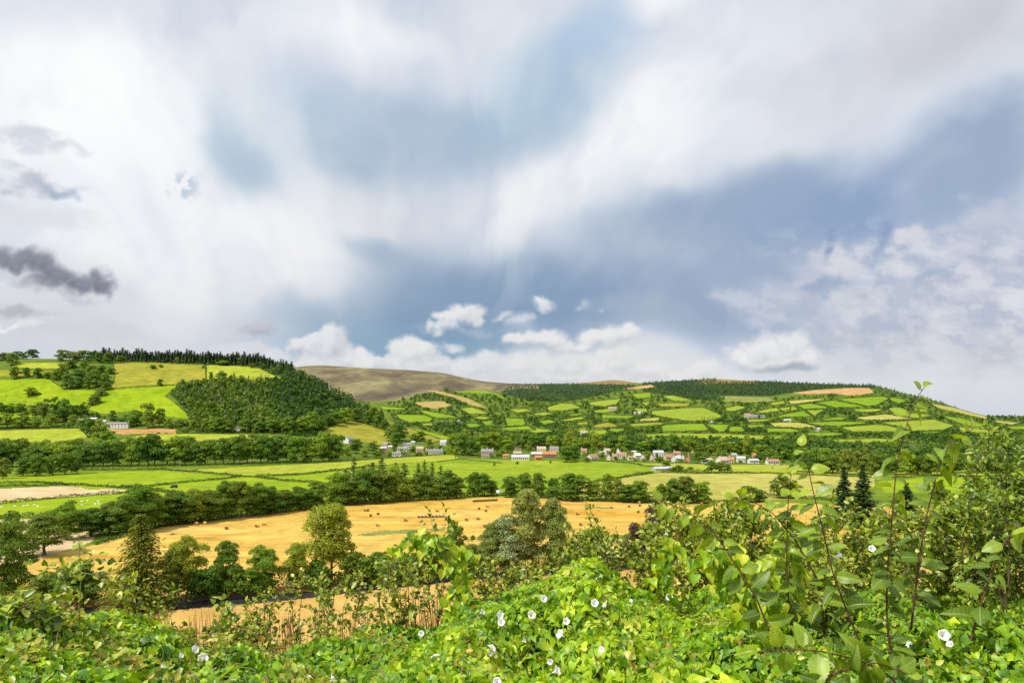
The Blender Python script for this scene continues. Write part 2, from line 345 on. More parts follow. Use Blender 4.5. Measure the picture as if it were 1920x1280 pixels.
    heap([(880, 690, 50, 22), (925, 684, 46, 24), (970, 690, 56, 22), (1020, 684, 50, 26), (1070, 680, 56, 26), (1120, 690, 60, 24), (1165, 678, 52, 26), (1210, 696, 60, 22), (1060, 704, 260, 18), (1280, 702, 110, 20)], (230, 230, 230), (205, 208, 212), .95, .25)
    heap([(1430, 650, 50, 26), (1475, 646, 48, 24), (1400, 666, 44, 18), (1500, 664, 54, 22), (1455, 674, 90, 18)], (236, 236, 236), (205, 209, 213), .95, .35)
    brush((1470, 684), (90, -4), 15, (158, 170, 181), .85, x=CXx, y=CYy, n=fine, nk=.8)
    heap([(1560, 690, 110, 22), (1680, 676, 120, 24), (1800, 690, 140, 24)], (224, 226, 229), (206, 210, 215), .55, .9)
    # dark scud on the left
    heap([(4, 488, 34, 26), (46, 490, 40, 22), (80, 502, 42, 26), (112, 518, 44, 24), (146, 532, 50, 22), (184, 524, 28, 28), (198, 540, 28, 18), (86, 532, 46, 14), (30, 506, 26, 16)], (138, 140, 154), (100, 103, 119), .95, .42, .7)
    brush((80, 545), (110, 20), 22, (176, 178, 188), .6, x=CXx, y=CYy, n=fine, nk=1.2)
    heap([(486, 614, 34, 15), (505, 618, 16, 12), (465, 612, 22, 10)], (196, 198, 204), (142, 146, 156), .92, .5)
    n5 = fbm(X, Y, 120, 6, 1, .55); put(ss(n5, .5, .75)*.08, (255, 255, 255)); put(ss(n5, .5, .25)*.07, (150, 165, 190))
    c = np.clip(img, 0, 255)/255.0
    return np.where(c <= 0.04045, c/12.92, ((c+0.055)/1.055)**2.4).astype(np.float32)
# ------------------------------------------------------------------ terrain (heights given as where each distance lies against the horizon)
COLS = [
 (-700, [(650,868),(750,850),(830,838),(900,806),(960,790),(1050,752),(1150,712),(1230,690),(1300,682),(1400,681),(1600,700),(2200,760),(4000,770),(9500,781)]),
 (0,   [(650,868),(750,850),(830,836),(900,806),(960,790),(1050,752),(1150,708),(1230,682),(1300,671),(1400,670),(1600,690),(2200,760),(4000,765),(9500,780)]),
 (240, [(650,868),(700,858),(800,832),(900,803),(960,785),(1050,748),(1150,706),(1230,680),(1320,673),(1450,675),(1700,700),(2400,770),(4000,765),(9500,780)]),
 (480, [(650,868),(700,858),(800,835),(900,806),(980,775),(1080,740),(1180,705),(1250,688),(1320,680),(1420,684),(1700,720),(2500,775),(3400,745),(4300,700),(5000,700),(6000,740),(9500,780)]),
 (560, [(650,868),(700,859),(800,838),(900,810),(1000,780),(1100,745),(1200,712),(1260,702),(1330,705),(1600,745),(2400,782),(3200,752),(4200,690),(4800,686),(5500,700),(9500,780)]),
 (600, [(650,868),(700,860),(800,842),(900,818),(1000,790),(1100,760),(1200,732),(1260,722),(1330,726),(1600,760),(2400,785),(3200,755),(4200,690),(4800,684),(5500,700),(9500,780)]),
 (700, [(650,864),(700,858),(800,843),(900,825),(1000,806),(1100,788),(1180,776),(1250,777),(1500,790),(2200,795),(2600,785),(3200,760),(4200,700),(4800,690),(5500,710),(9500,780)]),
 (760, [(650,864),(740,854),(800,846),(900,832),(1000,816),(1100,806),(1200,803),(1400,798),(1700,785),(2100,765),(2400,752),(2600,745),(2900,752),(3400,750),(4200,703),(4800,692),(5500,712),(9500,780)]),
 (830, [(650,864),(740,855),(800,848),(900,838),(1000,828),(1150,818),(1400,800),(1700,783),(2000,765),(2300,745),(2500,734),(2650,732),(3000,748),(3500,745),(4200,712),(4800,697),(5500,715),(9500,780)]),
 (900, [(650,865),(740,855),(800,848),(900,840),(1000,832),(1150,820),(1400,800),(1700,780),(2000,764),(2300,748),(2550,735),(2750,731),(3100,743),(3600,738),(4300,722),(4800,713),(5500,725),(9500,780)]),
 (960, [(650,866),(740,856),(800,849),(900,842),(1000,835),(1200,820),(1500,797),(1800,778),(2200,758),(2600,744),(3000,736),(3600,724),(4000,719),(4300,720),(4800,718),(5500,728),(9500,780)]),
 (1090,[(650,868),(740,857),(900,843),(1100,828),(1500,797),(1900,775),(2300,757),(2700,742),(3100,732),(3600,722),(4000,719),(4600,718),(5500,735),(9500,780)]),
 (1150,[(650,868),(740,857),(900,844),(1200,822),(1500,798),(1900,774),(2300,756),(2700,740),(3100,728),(3600,721),(3900,721),(4500,711),(5000,711),(6000,735),(9500,780)]),
 (1205,[(650,869),(740,858),(900,844),(1200,822),(1600,792),(2000,770),(2400,752),(2800,733),(3050,723),(3300,718),(4000,722),(4600,718),(5500,735),(9500,780)]),
 (1340,[(650,871),(740,861),(900,846),(1200,822),(1600,792),(2000,770),(2400,752),(2700,738),(3000,721),(3300,710),(3600,711),(4500,730),(9500,780)]),
 (1440,[(650,873),(740,863),(900,847),(1200,823),(1600,790),(2000,765),(2400,745),(2800,727),(3200,715),(3500,715),(4500,735),(9500,780)]),
 (1640,[(650,873),(740,864),(900,850),(1200,825),(1500,800),(1800,780),(2100,760),(2500,738),(2900,724),(3100,721),(3500,730),(4500,745),(9500,780)]),
 (1740,[(650,873),(740,864),(900,850),(1200,827),(1500,805),(1800,788),(2100,772),(2500,755),(2800,746),(3100,750),(4000,768),(9500,779)]),
 (1840,[(650,873),(740,864),(900,850),(1200,830),(1500,812),(1800,800),(2100,791),(2400,783),(2700,778),(3200,780),(5000,780),(9500,779)]),
 (1920,[(650,873),(740,864),(900,850),(1200,832),(1500,818),(1800,808),(2100,800),(2500,793),(3000,788),(4000,784),(6000,779.5),(9500,779.5)]),
 (2620,[(650,873),(740,864),(900,850),(1200,832),(1500,818),(1800,808),(2100,800),(2500,793),(3000,788),(4000,784),(6000,779.5),(9500,779.5)]),
]
def near_z(Y):
    return np.interp(Y, [-60, 0, 3, 6, 20, 60, 110, 140, 650], [43.6, 43.3, 42.5, 41.0, 34.0, 15.5, 2.6, 0.0, 0.0])
Yl = [58.0]
while Yl[-1] < 9500:
    y = Yl[-1]
    d = min(y*y/56295*1.6, 5.0) if y < 1500 else (12.0 if y < 3400 else (40.0 if y < 5600 else 300.0))
    Yl.append(y + max(d, 0.35))
YG = np.array(Yl)
PXG = np.concatenate([np.arange(-700, -40, 20), np.arange(-40, 1960, 2.6), np.arange(1960, 2640, 20)])
PROF = np.zeros((len(COLS), len(YG)))
for i, (px, kn) in enumerate(COLS):
    yy = [140, 500] + [k[0] for k in kn]; zz = [0.0, 0.0] + [EYE + (HY-k[1])/F*k[0] for k in kn]
    z = np.interp(YG, yy, zz); z[YG < 140] = near_z(YG[YG < 140]); PROF[i] = z
cpx = np.array([c[0] for c in COLS])
ZG = np.stack([np.interp(PXG, cpx, PROF[:, j]) for j in range(len(YG))], 1)      # [px, Y]
def smooth(a, n, axis):
    k = np.hanning(n+2)[1:-1]; k /= k.sum()
    p = np.pad(a, [(n//2, n//2) if i == axis else (0, 0) for i in range(2)], mode='edge')
    return np.apply_along_axis(lambda v: np.convolve(v, k, mode='valid'), axis, p)
ZS = smooth(smooth(ZG, 21, 0), 11, 1)
ZG = np.where((YG > 600)[None, :], ZS, ZG)
# gentle natural undulation on the hills
ph = rng.uniform(0, 6.28, (8, 2)); XG = (PXG[:, None]-CX)/F*YG[None]
und = sum(np.sin(XG/(38*1.45**k)+ph[k, 0])*np.sin(YG[None]/(33*1.45**k)+ph[k, 1])*0.35*1.35**k for k in range(8))
ZG = ZG + und*np.clip((YG-700)/700, 0, 1)[None]*0.55
PYG = HY - (ZG-EYE)*F/YG[None]
VIS = np.minimum.accumulate(PYG, axis=1) >= PYG - 0.01

def gz(px, Y):
    """ground height at photo column px and distance Y"""
    i = np.clip(np.searchsorted(PXG, px)-1, 0, len(PXG)-2); j = np.clip(np.searchsorted(YG, Y)-1, 0, len(YG)-2)
    a = np.clip((px-PXG[i])/(PXG[i+1]-PXG[i]), 0, 1); b = np.clip((Y-YG[j])/(YG[j+1]-YG[j]), 0, 1)
    return (ZG[i, j]*(1-a)+ZG[i+1, j]*a)*(1-b)+(ZG[i, j+1]*(1-a)+ZG[i+1, j+1]*a)*b
def gzx(X, Y): return gz(CX+F*X/Y, Y)
J0 = int(np.searchsorted(YG, 100))
PMIN = np.minimum.accumulate(PYG[:, J0:], axis=1)
def findY(px, py):
    i = int(np.clip(np.argmin(np.abs(PXG-px)), 0, len(PXG)-1))
    row = PMIN[i]; k = int(np.searchsorted(-row, -py))
    if k >= len(row): return None
    if k == 0: return float(YG[J0])
    a, b = row[k-1], row[k]
    t = 0 if a == b else (a-py)/(a-b)
    return float(YG[J0+k-1]+t*(YG[J0+k]-YG[J0+k-1]))
def at(px, py):
    Y = findY(px, py)
    if Y is None: Y = 3000.0
    return Vector(((px-CX)/F*Y, Y, float(gz(px, Y))))

def inpoly(px, py, poly):
    r = np.zeros(np.shape(px), bool); n = len(poly)
    for i in range(n):
        (x1, y1), (x2, y2) = poly[i], poly[(i+1) % n]
        if y1 == y2: continue
        c = ((y1 > py) != (y2 > py)) & (px < (x2-x1)*(py-y1)/(y2-y1)+x1)
        r ^= c
    return r

G = {}
G['B'] = grass('pasture_bright', (0.15, 0.225, 0.004), (0.21, 0.275, 0.006), big=0.02)
G['L'] = grass('pasture_pale', (0.215, 0.255, 0.016), (0.27, 0.29, 0.03), (0.4, 0.40, 0.08), big=0.02, rough_patch=0.1, patch=(0.13, 0.2, 0.012))
G['O'] = grass('pasture_rough', (0.19, 0.195, 0.016), (0.27, 0.235, 0.03), big=0.03, rough_patch=1.2, patch=(0.11, 0.145, 0.012))
G['V'] = grass('meadow', (0.13, 0.21, 0.006), (0.22, 0.265, 0.014), big=0.012, rough_patch=0.55, patch=(0.075, 0.14, 0.006))
G['P'] = grass('pasture_dry', (0.265, 0.255, 0.045), (0.33, 0.3, 0.075), big=0.015, rough_patch=0.15, patch=(0.2, 0.24, 0.03))
G['l'] = grass('pasture_upland', (0.165, 0.225, 0.013), (0.215, 0.26, 0.022), big=0.012, rough_patch=0.15, patch=(0.10, 0.16, 0.012))
G['b'] = grass('pasture_upland_bright', (0.115, 0.20, 0.006), (0.165, 0.245, 0.008), big=0.012, rough_patch=0.1, patch=(0.08, 0.14, 0.01))
G['S'] = grass('stubble_pale', (0.42, 0.31, 0.165), (0.48, 0.36, 0.21), (0.40, 0.24, 0.09), big=0.02, stripe=0.3)
G['G'] = grass('stubble_golden', (0.41, 0.27, 0.052), (0.50, 0.355, 0.095), (0.36, 0.185, 0.016), big=0.013, stripe=1.0, stripe_dir=(0, 0, 0.06), rough_patch=0.02, patch=(0.3, 0.25, 0.06))
G['N'] = grass('stubble_near', (0.4, 0.245, 0.062), (0.46, 0.29, 0.09), (0.38, 0.2, 0.05), big=0.05, rough_patch=0.4, patch=(0.38, 0.21, 0.06))
G['T'] = grass('bracken', (0.26, 0.2, 0.06), (0.34, 0.25, 0.08), big=0.03, rough_patch=0.9, patch=(0.1, 0.11, 0.025))
G['Q'] = grass('felled_ground', (0.36, 0.2, 0.07), (0.44, 0.27, 0.12), big=0.03, rough_patch=1.0, patch=(0.08, 0.09, 0.025))
G['R'] = grass('bare_earth', (0.36, 0.15, 0.045), (0.40, 0.23, 0.10), big=0.08, rough_patch=1.1, patch=(0.22, 0.2, 0.07))
G['scrub'] = grass('scrub_ground', (0.058, 0.10, 0.010), (0.105, 0.15, 0.013), big=0.02, rough_patch=0.5, patch=(0.13, 0.13, 0.03))
G['verge'] = grass('verge_ground', (0.075, 0.135, 0.006), (0.14, 0.19, 0.012), big=0.03, rough_patch=0.6, patch=(0.07, 0.11, 0.012))
G['C'] = grass('clearing', (0.14, 0.16, 0.035), (0.2, 0.21, 0.05), big=0.02, rough_patch=0.8, patch=(0.07, 0.1, 0.02))
# moorland: grass, heather and bracken patches
m, nt, out = newmat('moor')
tc = N(nt, "ShaderNodeTexCoord").outputs["Object"]
mp = N(nt, "ShaderNodeMapping"); mp.inputs["Scale"].default_value = (1, 0.35, 1.6); nt.links.new(tc, mp.inputs[0])
c1 = ramp(nt, noise(nt, mp.outputs[0], 0.0035, 6, 0.62, 0.8), [(0.34, (0.07, 0.055, 0.042)), (0.45, (0.115, 0.095, 0.055)), (0.54, (0.17, 0.145, 0.072)), (0.66, (0.24, 0.205, 0.105))])
c2 = mixc(nt, maprange(nt, noise(nt, mp.outputs[0], 0.009, 5, 0.7, 1.0), 0.52, 0.64, 0, 0.6), c1, (0.075, 0.055, 0.055))
c3 = mixc(nt, maprange(nt, noise(nt, mp.outputs[0], 0.03, 4, 0.7), 0.35, 0.75, 0, 0.35), c2, (0.04, 0.045, 0.03))
principled(nt, out, c3, 0.95, 0.05); G['M'] = m
G['MB'] = grass('moor_brown', (0.17, 0.115, 0.04), (0.24, 0.17, 0.06), big=0.006, rough_patch=0.8, patch=(0.12, 0.085, 0.04))
# river water
m, nt, out = newmat('river_water')
tc = N(nt, "ShaderNodeTexCoord").outputs["Object"]
p = principled(nt, out, ramp(nt, noise(nt, tc, 0.25, 4, 0.6), [(0.35, (0.014, 0.014, 0.012)), (0.7, (0.045, 0.04, 0.034))]), 0.5, 0.12)
bp = N(nt, "ShaderNodeBump"); bp.inputs["Strength"].default_value = 0.35; nt.links.new(noise(nt, tc, 1.3, 4, 0.6), bp.inputs["Height"]); nt.links.new(bp.outputs[0], p.inputs["Normal"])
G['W'] = m

# fields: (kind, outline in the photograph, what it is)
FIELDS = [
 ('G', [(-60,1132),(-60,1082),(58,1058),(90,1040),(180,1020),(300,988),(450,968),(620,948),(700,941),(800,934),(900,931),(960,931),(1040,931),(1100,938),(1330,941),(1440,941),(1560,946),(1720,952),(2640,985),(2640,990),(1720,1018),(1400,1042),(1000,1063),(700,1087),(400,1106),(200,1117)], 'stubble_field', 'large golden stubble field with scattered round bales'),
 ('S', [(-60,921),(0,916),(120,911),(240,918),(215,924),(100,934),(0,942),(-60,946)], 'stubble_field', 'small pale stubble field between hedges'),
 ('B', [(-60,944),(0,941),(130,931),(250,923),(330,925),(345,930),(300,942),(200,957),(150,964),(20,970),(-60,972)], 'pasture', 'green pasture with white sheep below the pale stubble field'),
 ('S', [(-60,976),(20,974),(160,967),(192,990),(170,1016),(110,1036),(80,1046),(20,1056),(-60,1076)], 'stubble_field', 'pale stubble patch behind the riverside trees'),
 ('B', [(-60,900),(0,894),(160,886),(300,882),(430,893),(270,909),(170,918),(130,908),(60,905),(-60,907)], 'pasture', 'flat bright green pasture below the dark wood'),
 ('B', [(228,911),(330,905),(440,894),(480,894),(560,902),(612,907),(600,918),(560,924),(420,927),(300,919)], 'pasture', 'bright green field with a parked farm vehicle'),
 ('L', [(320,882),(480,874),(640,866),(760,857),(850,851),(862,860),(700,872),(630,881),(480,892),(430,892)], 'pasture', 'long pale green field below the village trees'),
 ('B', [(486,894),(560,891),(632,883),(622,901),(612,905),(560,900)], 'pasture', 'narrow green strip between two hedges'),
 ('V', [(636,882),(862,859),(1000,863),(1110,864),(1250,872),(1238,884),(1180,892),(1100,903),(1040,915),(980,931),(700,936),(640,908)], 'pasture', 'broad meadow with rough tussocks below the stone house'),
 ('L', [(1112,864),(1250,869),(1320,870),(1560,872),(1920,884),(1980,886),(1980,900),(1640,893),(1440,885),(1250,882),(1255,874)], 'pasture', 'light green field in front of the village houses'),
 ('P', [(1050,915),(1100,905),(1182,893),(1240,886),(1440,887),(1640,895),(1640,912),(1500,936),(1320,939),(1100,932)], 'pasture', 'large dry yellowish pasture right of the meadow'),
 ('B', [(1645,902),(1760,893),(1920,903),(1980,905),(1980,925),(1660,922)], 'pasture', 'bright green field behind the hedge shoots'),
 ('B', [(-60,712),(0,711),(90,710),(120,730),(181,731),(172,748),(160,766),(120,760),(0,763),(-60,765)], 'pasture', 'bright green hillside pasture with grazing cattle'),
 ('B', [(207,730),(330,722),(330,727),(310,742),(330,757),(350,775),(355,786),(240,772),(190,776),(165,768),(186,738)], 'pasture', 'bright green bowl of pasture beside the hillside wood'),
 ('O', [(212,681),(300,676),(385,683),(386,711),(330,721),(240,725),(208,728),(216,705)], 'pasture', 'rough yellowish hill pasture below the conifers'),
 ('L', [(387,684),(440,684),(480,687),(512,703),(530,709),(480,714),(436,707),(387,712)], 'pasture', 'pale hill pasture with two lone oaks'),
 ('L', [(30,680),(122,680),(126,692),(60,691),(20,689)], 'pasture', 'pale pasture high on the left hill'),
 ('O', [(-60,692),(100,694),(112,700),(20,706),(-60,708)], 'pasture', 'yellowish pasture behind the oak row'),
 ('B', [(-60,776),(70,770),(66,781),(0,790),(-60,793)], 'pasture', 'small green paddock left of the farm'),
 ('L', [(-60,808),(0,806),(150,803),(166,820),(90,831),(0,838),(-60,840)], 'pasture', 'pale pasture dotted with sheep below the farm'),
 ('L', [(210,828),(262,815),(340,812),(480,814),(606,824),(590,831),(480,823),(340,831),(310,837),(250,833)], 'pasture', 'long pale field above the dark wood'),
 ('R', [(205,804),(330,804),(328,812),(205,814)], 'earth_bank', 'orange bare earth bank below the white farmhouse'),
 ('O', [(598,812),(630,795),(660,787),(690,795),(730,810),(740,835),(700,834),(650,823)], 'pasture', 'sloping olive pasture below the wooded spur'),
 ('O', [(725,800),(755,798),(833,826),(800,831),(795,824),(765,816),(737,811)], 'pasture', 'olive pasture above the western houses'),
 ('B', [(757,799),(780,803),(847,820),(838,827)], 'pasture', 'bright green sloping strip above the village'),
 ('O', [(722,785),(745,794),(735,797),(718,792)], 'pasture', 'small olive slope at the foot of the spur'),
 ('B', [(741,777),(800,778),(813,785),(808,791),(765,793),(748,786)], 'pasture', 'lower green field left of the far white barn'),
 ('B', [(781,767),(800,770),(845,778),(865,785),(815,784),(797,778)], 'pasture', 'green wedge field above the far white barn'),
 ('B', [(709,760),(735,763),(760,765),(760,769),(718,768)], 'pasture', 'little green field behind the spur'),
 ('T', [(776,754),(830,752),(848,760),(820,766),(790,762)], 'bracken_slope', 'tan bracken slope under the wooded knoll'),
 ('B', [(840,732),(910,731),(935,738),(950,748),(940,748),(925,739),(860,736)], 'pasture', 'green field along the top of the knoll'),
 ('T', [(800,732),(820,732),(860,742),(880,748),(905,760),(915,767),(880,758),(850,745),(822,738)], 'bracken_slope', 'tan strip running down the knoll'),
 ('L', [(860,766),(885,763),(905,770),(920,776),(880,777)], 'pasture', 'pale field below the tan strip'),
 ('B', [(915,775),(935,772),(946,778)], 'pasture', 'small green triangle field near the knoll'),
 ('B', [(900,790),(925,788),(929,798),(910,799)], 'pasture', 'green clearing among the valley trees'),
 ('B', [(938,802),(990,798),(1004,806),(940,809)], 'pasture', 'green field edge by the valley wood'),
 ('L', [(785,794),(812,793),(813,799),(793,799)], 'pasture', 'pale paddock beside the far white barn'),
 ('L', [(1024,764),(1050,756),(1075,757),(1092,765),(1060,770),(1027,770)], 'pasture', 'domed pale field below the plantation'),
 ('L', [(1101,755),(1125,751),(1165,747),(1157,758),(1132,763),(1108,760)], 'pasture', 'pale field under the dark plantation edge'),
 ('B', [(1182,739),(1220,735),(1221,745),(1195,748)], 'pasture', 'high green field beneath the tan strip'),
 ('B', [(1200,754),(1221,753),(1212,763)], 'pasture', 'green sliver field on the upper slope'),
 ('B', [(945,783),(983,785),(987,798),(950,800)], 'pasture', 'bright field at the valley mouth'),
 ('L', [(1045,788),(1088,781),(1104,784),(1090,787),(1062,791)], 'pasture', 'narrow pale field in the trees'),
 ('B', [(1127,777),(1196,780),(1180,785),(1127,785)], 'pasture', 'bright green rectangle above the hedged slope'),
 ('O', [(1103,801),(1120,795),(1140,791),(1165,800),(1130,803)], 'pasture', 'olive domed field in mid slope'),
 ('L', [(1080,792),(1103,790),(1103,797),(1082,797)], 'pasture', 'small pale paddock among trees'),
 ('L', [(1080,804),(1098,802),(1102,813),(1085,812)], 'pasture', 'pale paddock behind the pinkish cottages'),
 ('L', [(1177,795),(1222,792),(1292,793),(1216,799),(1185,801)], 'pasture', 'long pale strip on the middle slope'),
 ('P', [(1200,785),(1238,782),(1236,789),(1198,791)], 'pasture', 'straw coloured field on the middle slope'),
 ('B', [(1245,795),(1320,794),(1331,808),(1240,810),(1238,800)], 'pasture', 'wide bright field on the lower slope'),
 ('B', [(1320,795),(1370,796),(1360,810),(1346,810)], 'pasture', 'bright field right of a sloping hedge'),
 ('L', [(1172,819),(1240,812),(1350,813),(1452,818),(1482,817),(1440,827),(1380,825),(1300,824),(1240,828)], 'pasture', 'long pale field above the village wood'),
 ('L', [(1105,824),(1140,818),(1140,825)], 'pasture', 'pale field corner above the wood'),
 ('L', [(1222,770),(1250,768),(1275,765),(1320,764),(1346,775),(1356,781),(1340,788),(1290,790),(1240,782),(1220,777)], 'pasture', 'large rounded pale field with a thin poplar row'),
 ('L', [(1240,743),(1262,741),(1290,748),(1301,752),(1262,752)], 'pasture', 'pale field between two plantations'),
 ('C', [(1358,742),(1440,745),(1455,752),(1410,754),(1360,752)], 'clearing', 'dull green scrub clearing under the plantation'),
 ('L', [(1406,775),(1440,766),(1482,761),(1482,769),(1440,774)], 'pasture', 'pale field above the manor'),
 ('B', [(1455,780),(1480,774),(1510,769),(1527,781),(1460,783)], 'pasture', 'green field right of the manor'),
 ('L', [(1398,786),(1460,785),(1440,790),(1400,793)], 'pasture', 'thin pale field below the manor'),
 ('P', [(1438,793),(1480,791),(1510,793),(1536,801),(1500,803),(1450,800)], 'pasture', 'straw coloured field below the low white shed'),
 ('B', [(1436,803),(1480,803),(1506,808),(1500,811),(1438,811)], 'pasture', 'green field beside the white cottage'),
 ('P', [(1476,751),(1545,747),(1546,750),(1500,757),(1482,758)], 'pasture', 'straw field under the felled strip'),
 ('L', [(1458,765),(1490,761),(1498,768),(1470,774)], 'pasture', 'small pale field on the upper right slope'),
 ('B', [(1492,759),(1520,756),(1553,763),(1550,766),(1506,767)], 'pasture', 'green parallelogram field on the upper right slope'),
 ('B', [(1527,755),(1562,751),(1605,758),(1626,763),(1565,764)], 'pasture', 'bright diamond field on the upper right slope'),
 ('B', [(1566,748),(1600,746),(1650,743),(1670,746),(1645,760),(1628,762),(1602,756),(1580,752)], 'pasture', 'broad bright field under the felled strip'),
 ('B', [(1662,743),(1690,748),(1702,752),(1685,757),(1668,750)], 'pasture', 'small bright field near the ridge end'),
 ('L', [(1600,767),(1650,766),(1656,769),(1640,773),(1603,772)], 'pasture', 'thin pale field above the hedge belt'),
 ('L', [(1509,769),(1550,768),(1535,775),(1528,782),(1512,774)], 'pasture', 'pale triangle field beside the copse'),
 ('P', [(1600,783),(1660,776),(1702,783),(1722,786),(1660,788),(1618,788)], 'pasture', 'pale tapering field right of the copse'),
 ('B', [(1498,792),(1560,790),(1620,791),(1632,794),(1580,799),(1540,799)], 'pasture', 'wide green field below the copse'),
 ('L', [(1572,801),(1640,796),(1662,797),(1698,806),(1690,810),(1596,810)], 'pasture', 'pale field above the white cottage wood'),
 ('L', [(1662,775),(1720,774),(1752,780),(1720,785),(1696,781)], 'pasture', 'pale field behind the tall hedge shoot'),
 ('L', [(1645,792),(1750,786),(1792,798),(1770,807),(1710,809),(1682,800)], 'pasture', 'big pale rounded field behind the tall hedge shoot'),
 ('B', [(1765,779),(1800,783),(1852,797),(1835,802),(1800,795),(1775,785)], 'pasture', 'bright slanting field near the right ridge end'),
 ('P', [(1740,755),(1770,760),(1830,772),(1862,784),(1850,786),(1800,775),(1760,766)], 'pasture', 'dry strip along the right ridge'),
 ('Q', [(1485,736),(1530,731),(1590,727),(1630,727),(1638,736),(1600,742),(1560,737),(1510,739)], 'felled_strip', 'orange brown felled strip below the ridge'),
 ('P', [(1860,787),(1915,793),(1900,797),(1868,792)], 'pasture', 'dry field at the low ridge end'),
 ('B', [(1720,809),(1760,808),(1766,812),(1724,813)], 'pasture', 'green sliver under the big rounded field'),
 ('L', [(1428,838),(1471,836),(1479,840),(1442,843)], 'pasture', 'pale clearing in the village wood'),
 ('Q', [(1166,729),(1220,721),(1228,725),(1200,729)], 'felled_strip', 'orange strip on the hill shoulder'),
 ('L', [(985,806),(1010,803),(1040,808),(1000,812)], 'pasture', 'thin pale strip at the edge of the valley wood'),
 ('B', [(1006,790),(1030,786),(1046,792),(1020,797)], 'pasture', 'small bright field between dark copses'),
 ('L', [(1000,775),(1022,772),(1042,776),(1020,780),(1002,779)], 'pasture', 'little pale field under the domed field'),
 ('L', [(1112,770),(1138,766),(1160,770),(1140,774),(1115,774)], 'pasture', 'pale field above the bright rectangle'),
 ('B', [(1140,803),(1172,803),(1170,811),(1142,811)], 'pasture', 'green field under the olive dome'),
 ('L', [(1104,807),(1138,806),(1136,814),(1106,815)], 'pasture', 'pale field right of the pinkish cottages'),
 ('L', [(1185,765),(1212,766),(1216,773),(1196,773)], 'pasture', 'pale field left of the large rounded one'),
 ('O', [(1226,757),(1262,755),(1296,756),(1290,762),(1240,763)], 'pasture', 'olive strip above the large rounded field'),
 ('L', [(1358,765),(1384,760),(1402,764),(1380,771),(1360,771)], 'pasture', 'pale field left of the hillside manor'),
 ('B', [(1366,800),(1394,799),(1398,809),(1366,811)], 'pasture', 'bright field among the copses below the manor'),
 ('L', [(1400,797),(1434,796),(1434,801),(1402,803)], 'pasture', 'narrow pale field under the manor copse'),
 ('B', [(1536,786),(1566,782),(1592,783),(1580,788),(1545,789)], 'pasture', 'green field cut into the hillside copse'),
 ('L', [(1440,756),(1470,751),(1474,757),(1448,761)], 'pasture', 'small pale field left of the straw field'),
 ('B', [(1512,812),(1560,811),(1590,813),(1560,817),(1515,817)], 'pasture', 'green field right of the white cottage'),
 ('L', [(1796,800),(1836,804),(1880,808),(1860,813),(1800,810)], 'pasture', 'pale field low on the ridge end'),
 ('B', [(1880,799),(1930,798),(1990,800),(1990,806),(1900,806)], 'pasture', 'bright field below the low ridge end'),
 ('L', [(1712,765),(1738,768),(1742,774),(1716,772)], 'pasture', 'pale field beside the bright ridge field'),
 ('L', [(880,783),(902,780),(930,784),(905,788)], 'pasture', 'pale strip above the valley clearing'),
 ('B', [(868,795),(896,793),(905,800),(880,803)], 'pasture', 'green field right of the far white barn'),
 ('L', [(950,767),(985,766),(1000,771),(970,775)], 'pasture', 'pale field at the foot of the big plantation'),
 ('B', [(1063,777),(1090,774),(1098,778),(1070,781)], 'pasture', 'small bright strip over the mid slope trees'),
 ('L', [(1560,824),(1640,822),(1720,826),(1640,830),(1560,829)], 'pasture', 'long pale field glimpsed in the wood behind the shoots'),
 ('C', [(668,1002),(720,994),(790,991),(832,990),(834,995),(745,1000),(690,1005)], 'weedy_strip', 'dull green weedy strip across the golden field'),
 ('C', [(1092,947),(1112,949),(1142,951),(1142,954),(1108,952)], 'weedy_strip', 'short weedy strip near the far edge of the golden field'),
 ('W', [(-240,1150),(120,1137),(300,1123),(420,1113),(580,1105),(700,1092),(1000,1064),(1400,1043),(1800,1025),(2640,1000),(2640,1008),(1800,1034),(1400,1050),(1000,1073),(700,1104),(600,1117),(450,1132),(300,1143),(120,1153),(-240,1170)], 'river', 'dark shaded river beside the near stubble'),
]
PLANT = [[(940, 738), (960, 720), (1090, 719), (1190, 722), (1205, 728), (1150, 735), (1100, 746), (1060, 753), (1000, 753)], [(1205, 718), (1260, 712), (1345, 710), (1440, 715), (1560, 717), (1640, 719), (1640, 729), (1560, 729), (1490, 736), (1440, 743), (1350, 742), (1355, 751), (1300, 749), (1240, 739), (1205, 734)], [(318, 738), (340, 722), (440, 716), (532, 706), (476, 690), (545, 698), (605, 722), (700, 775), (738, 796), (690, 792), (600, 808), (470, 808), (360, 790), (336, 756)], [(1120, 828), (1340, 830), (1480, 832), (1600, 848), (1980, 868), (1980, 890), (1640, 886), (1500, 866), (1340, 848), (1120, 845)], [(840, 838), (960, 836), (1120, 828), (1120, 845), (960, 842), (850, 845)]]
nP, nY = len(PXG), len(YG)
fpx = (PXG[:-1, None]+PXG[1:, None])/2+np.zeros((1, nY-1)); fpy = (PYG[:-1, :-1]+PYG[1:, 1:])/2
fY = np.zeros_like(fpx)+((YG[:-1]+YG[1:])/2)[None]
fvis = VIS[:-1, :-1] & VIS[1:, 1:]
fid = np.full(fpx.shape, -1)                     # -1 scrubby hillside
fid[fY < 640] = -2                               # valley verge
fid[(fY > 3300) & (fpx > 440) & (fpx < 1215) & ((fpx < 1010) | (fY > 3950))] = -3
fid[(fY > 3300) & (fpx > 1060) & (fpx < 1240) & (fY > 3900)] = -4
fid[(fY > 3050) & (fpx > 1310) & (fpx < 1420)] = -4
fid[(fY < 198) & (fpx < 900)] = -5; fid[(fY < 198+(fpx-900)*0.03) & (fpx >= 900)] = -5
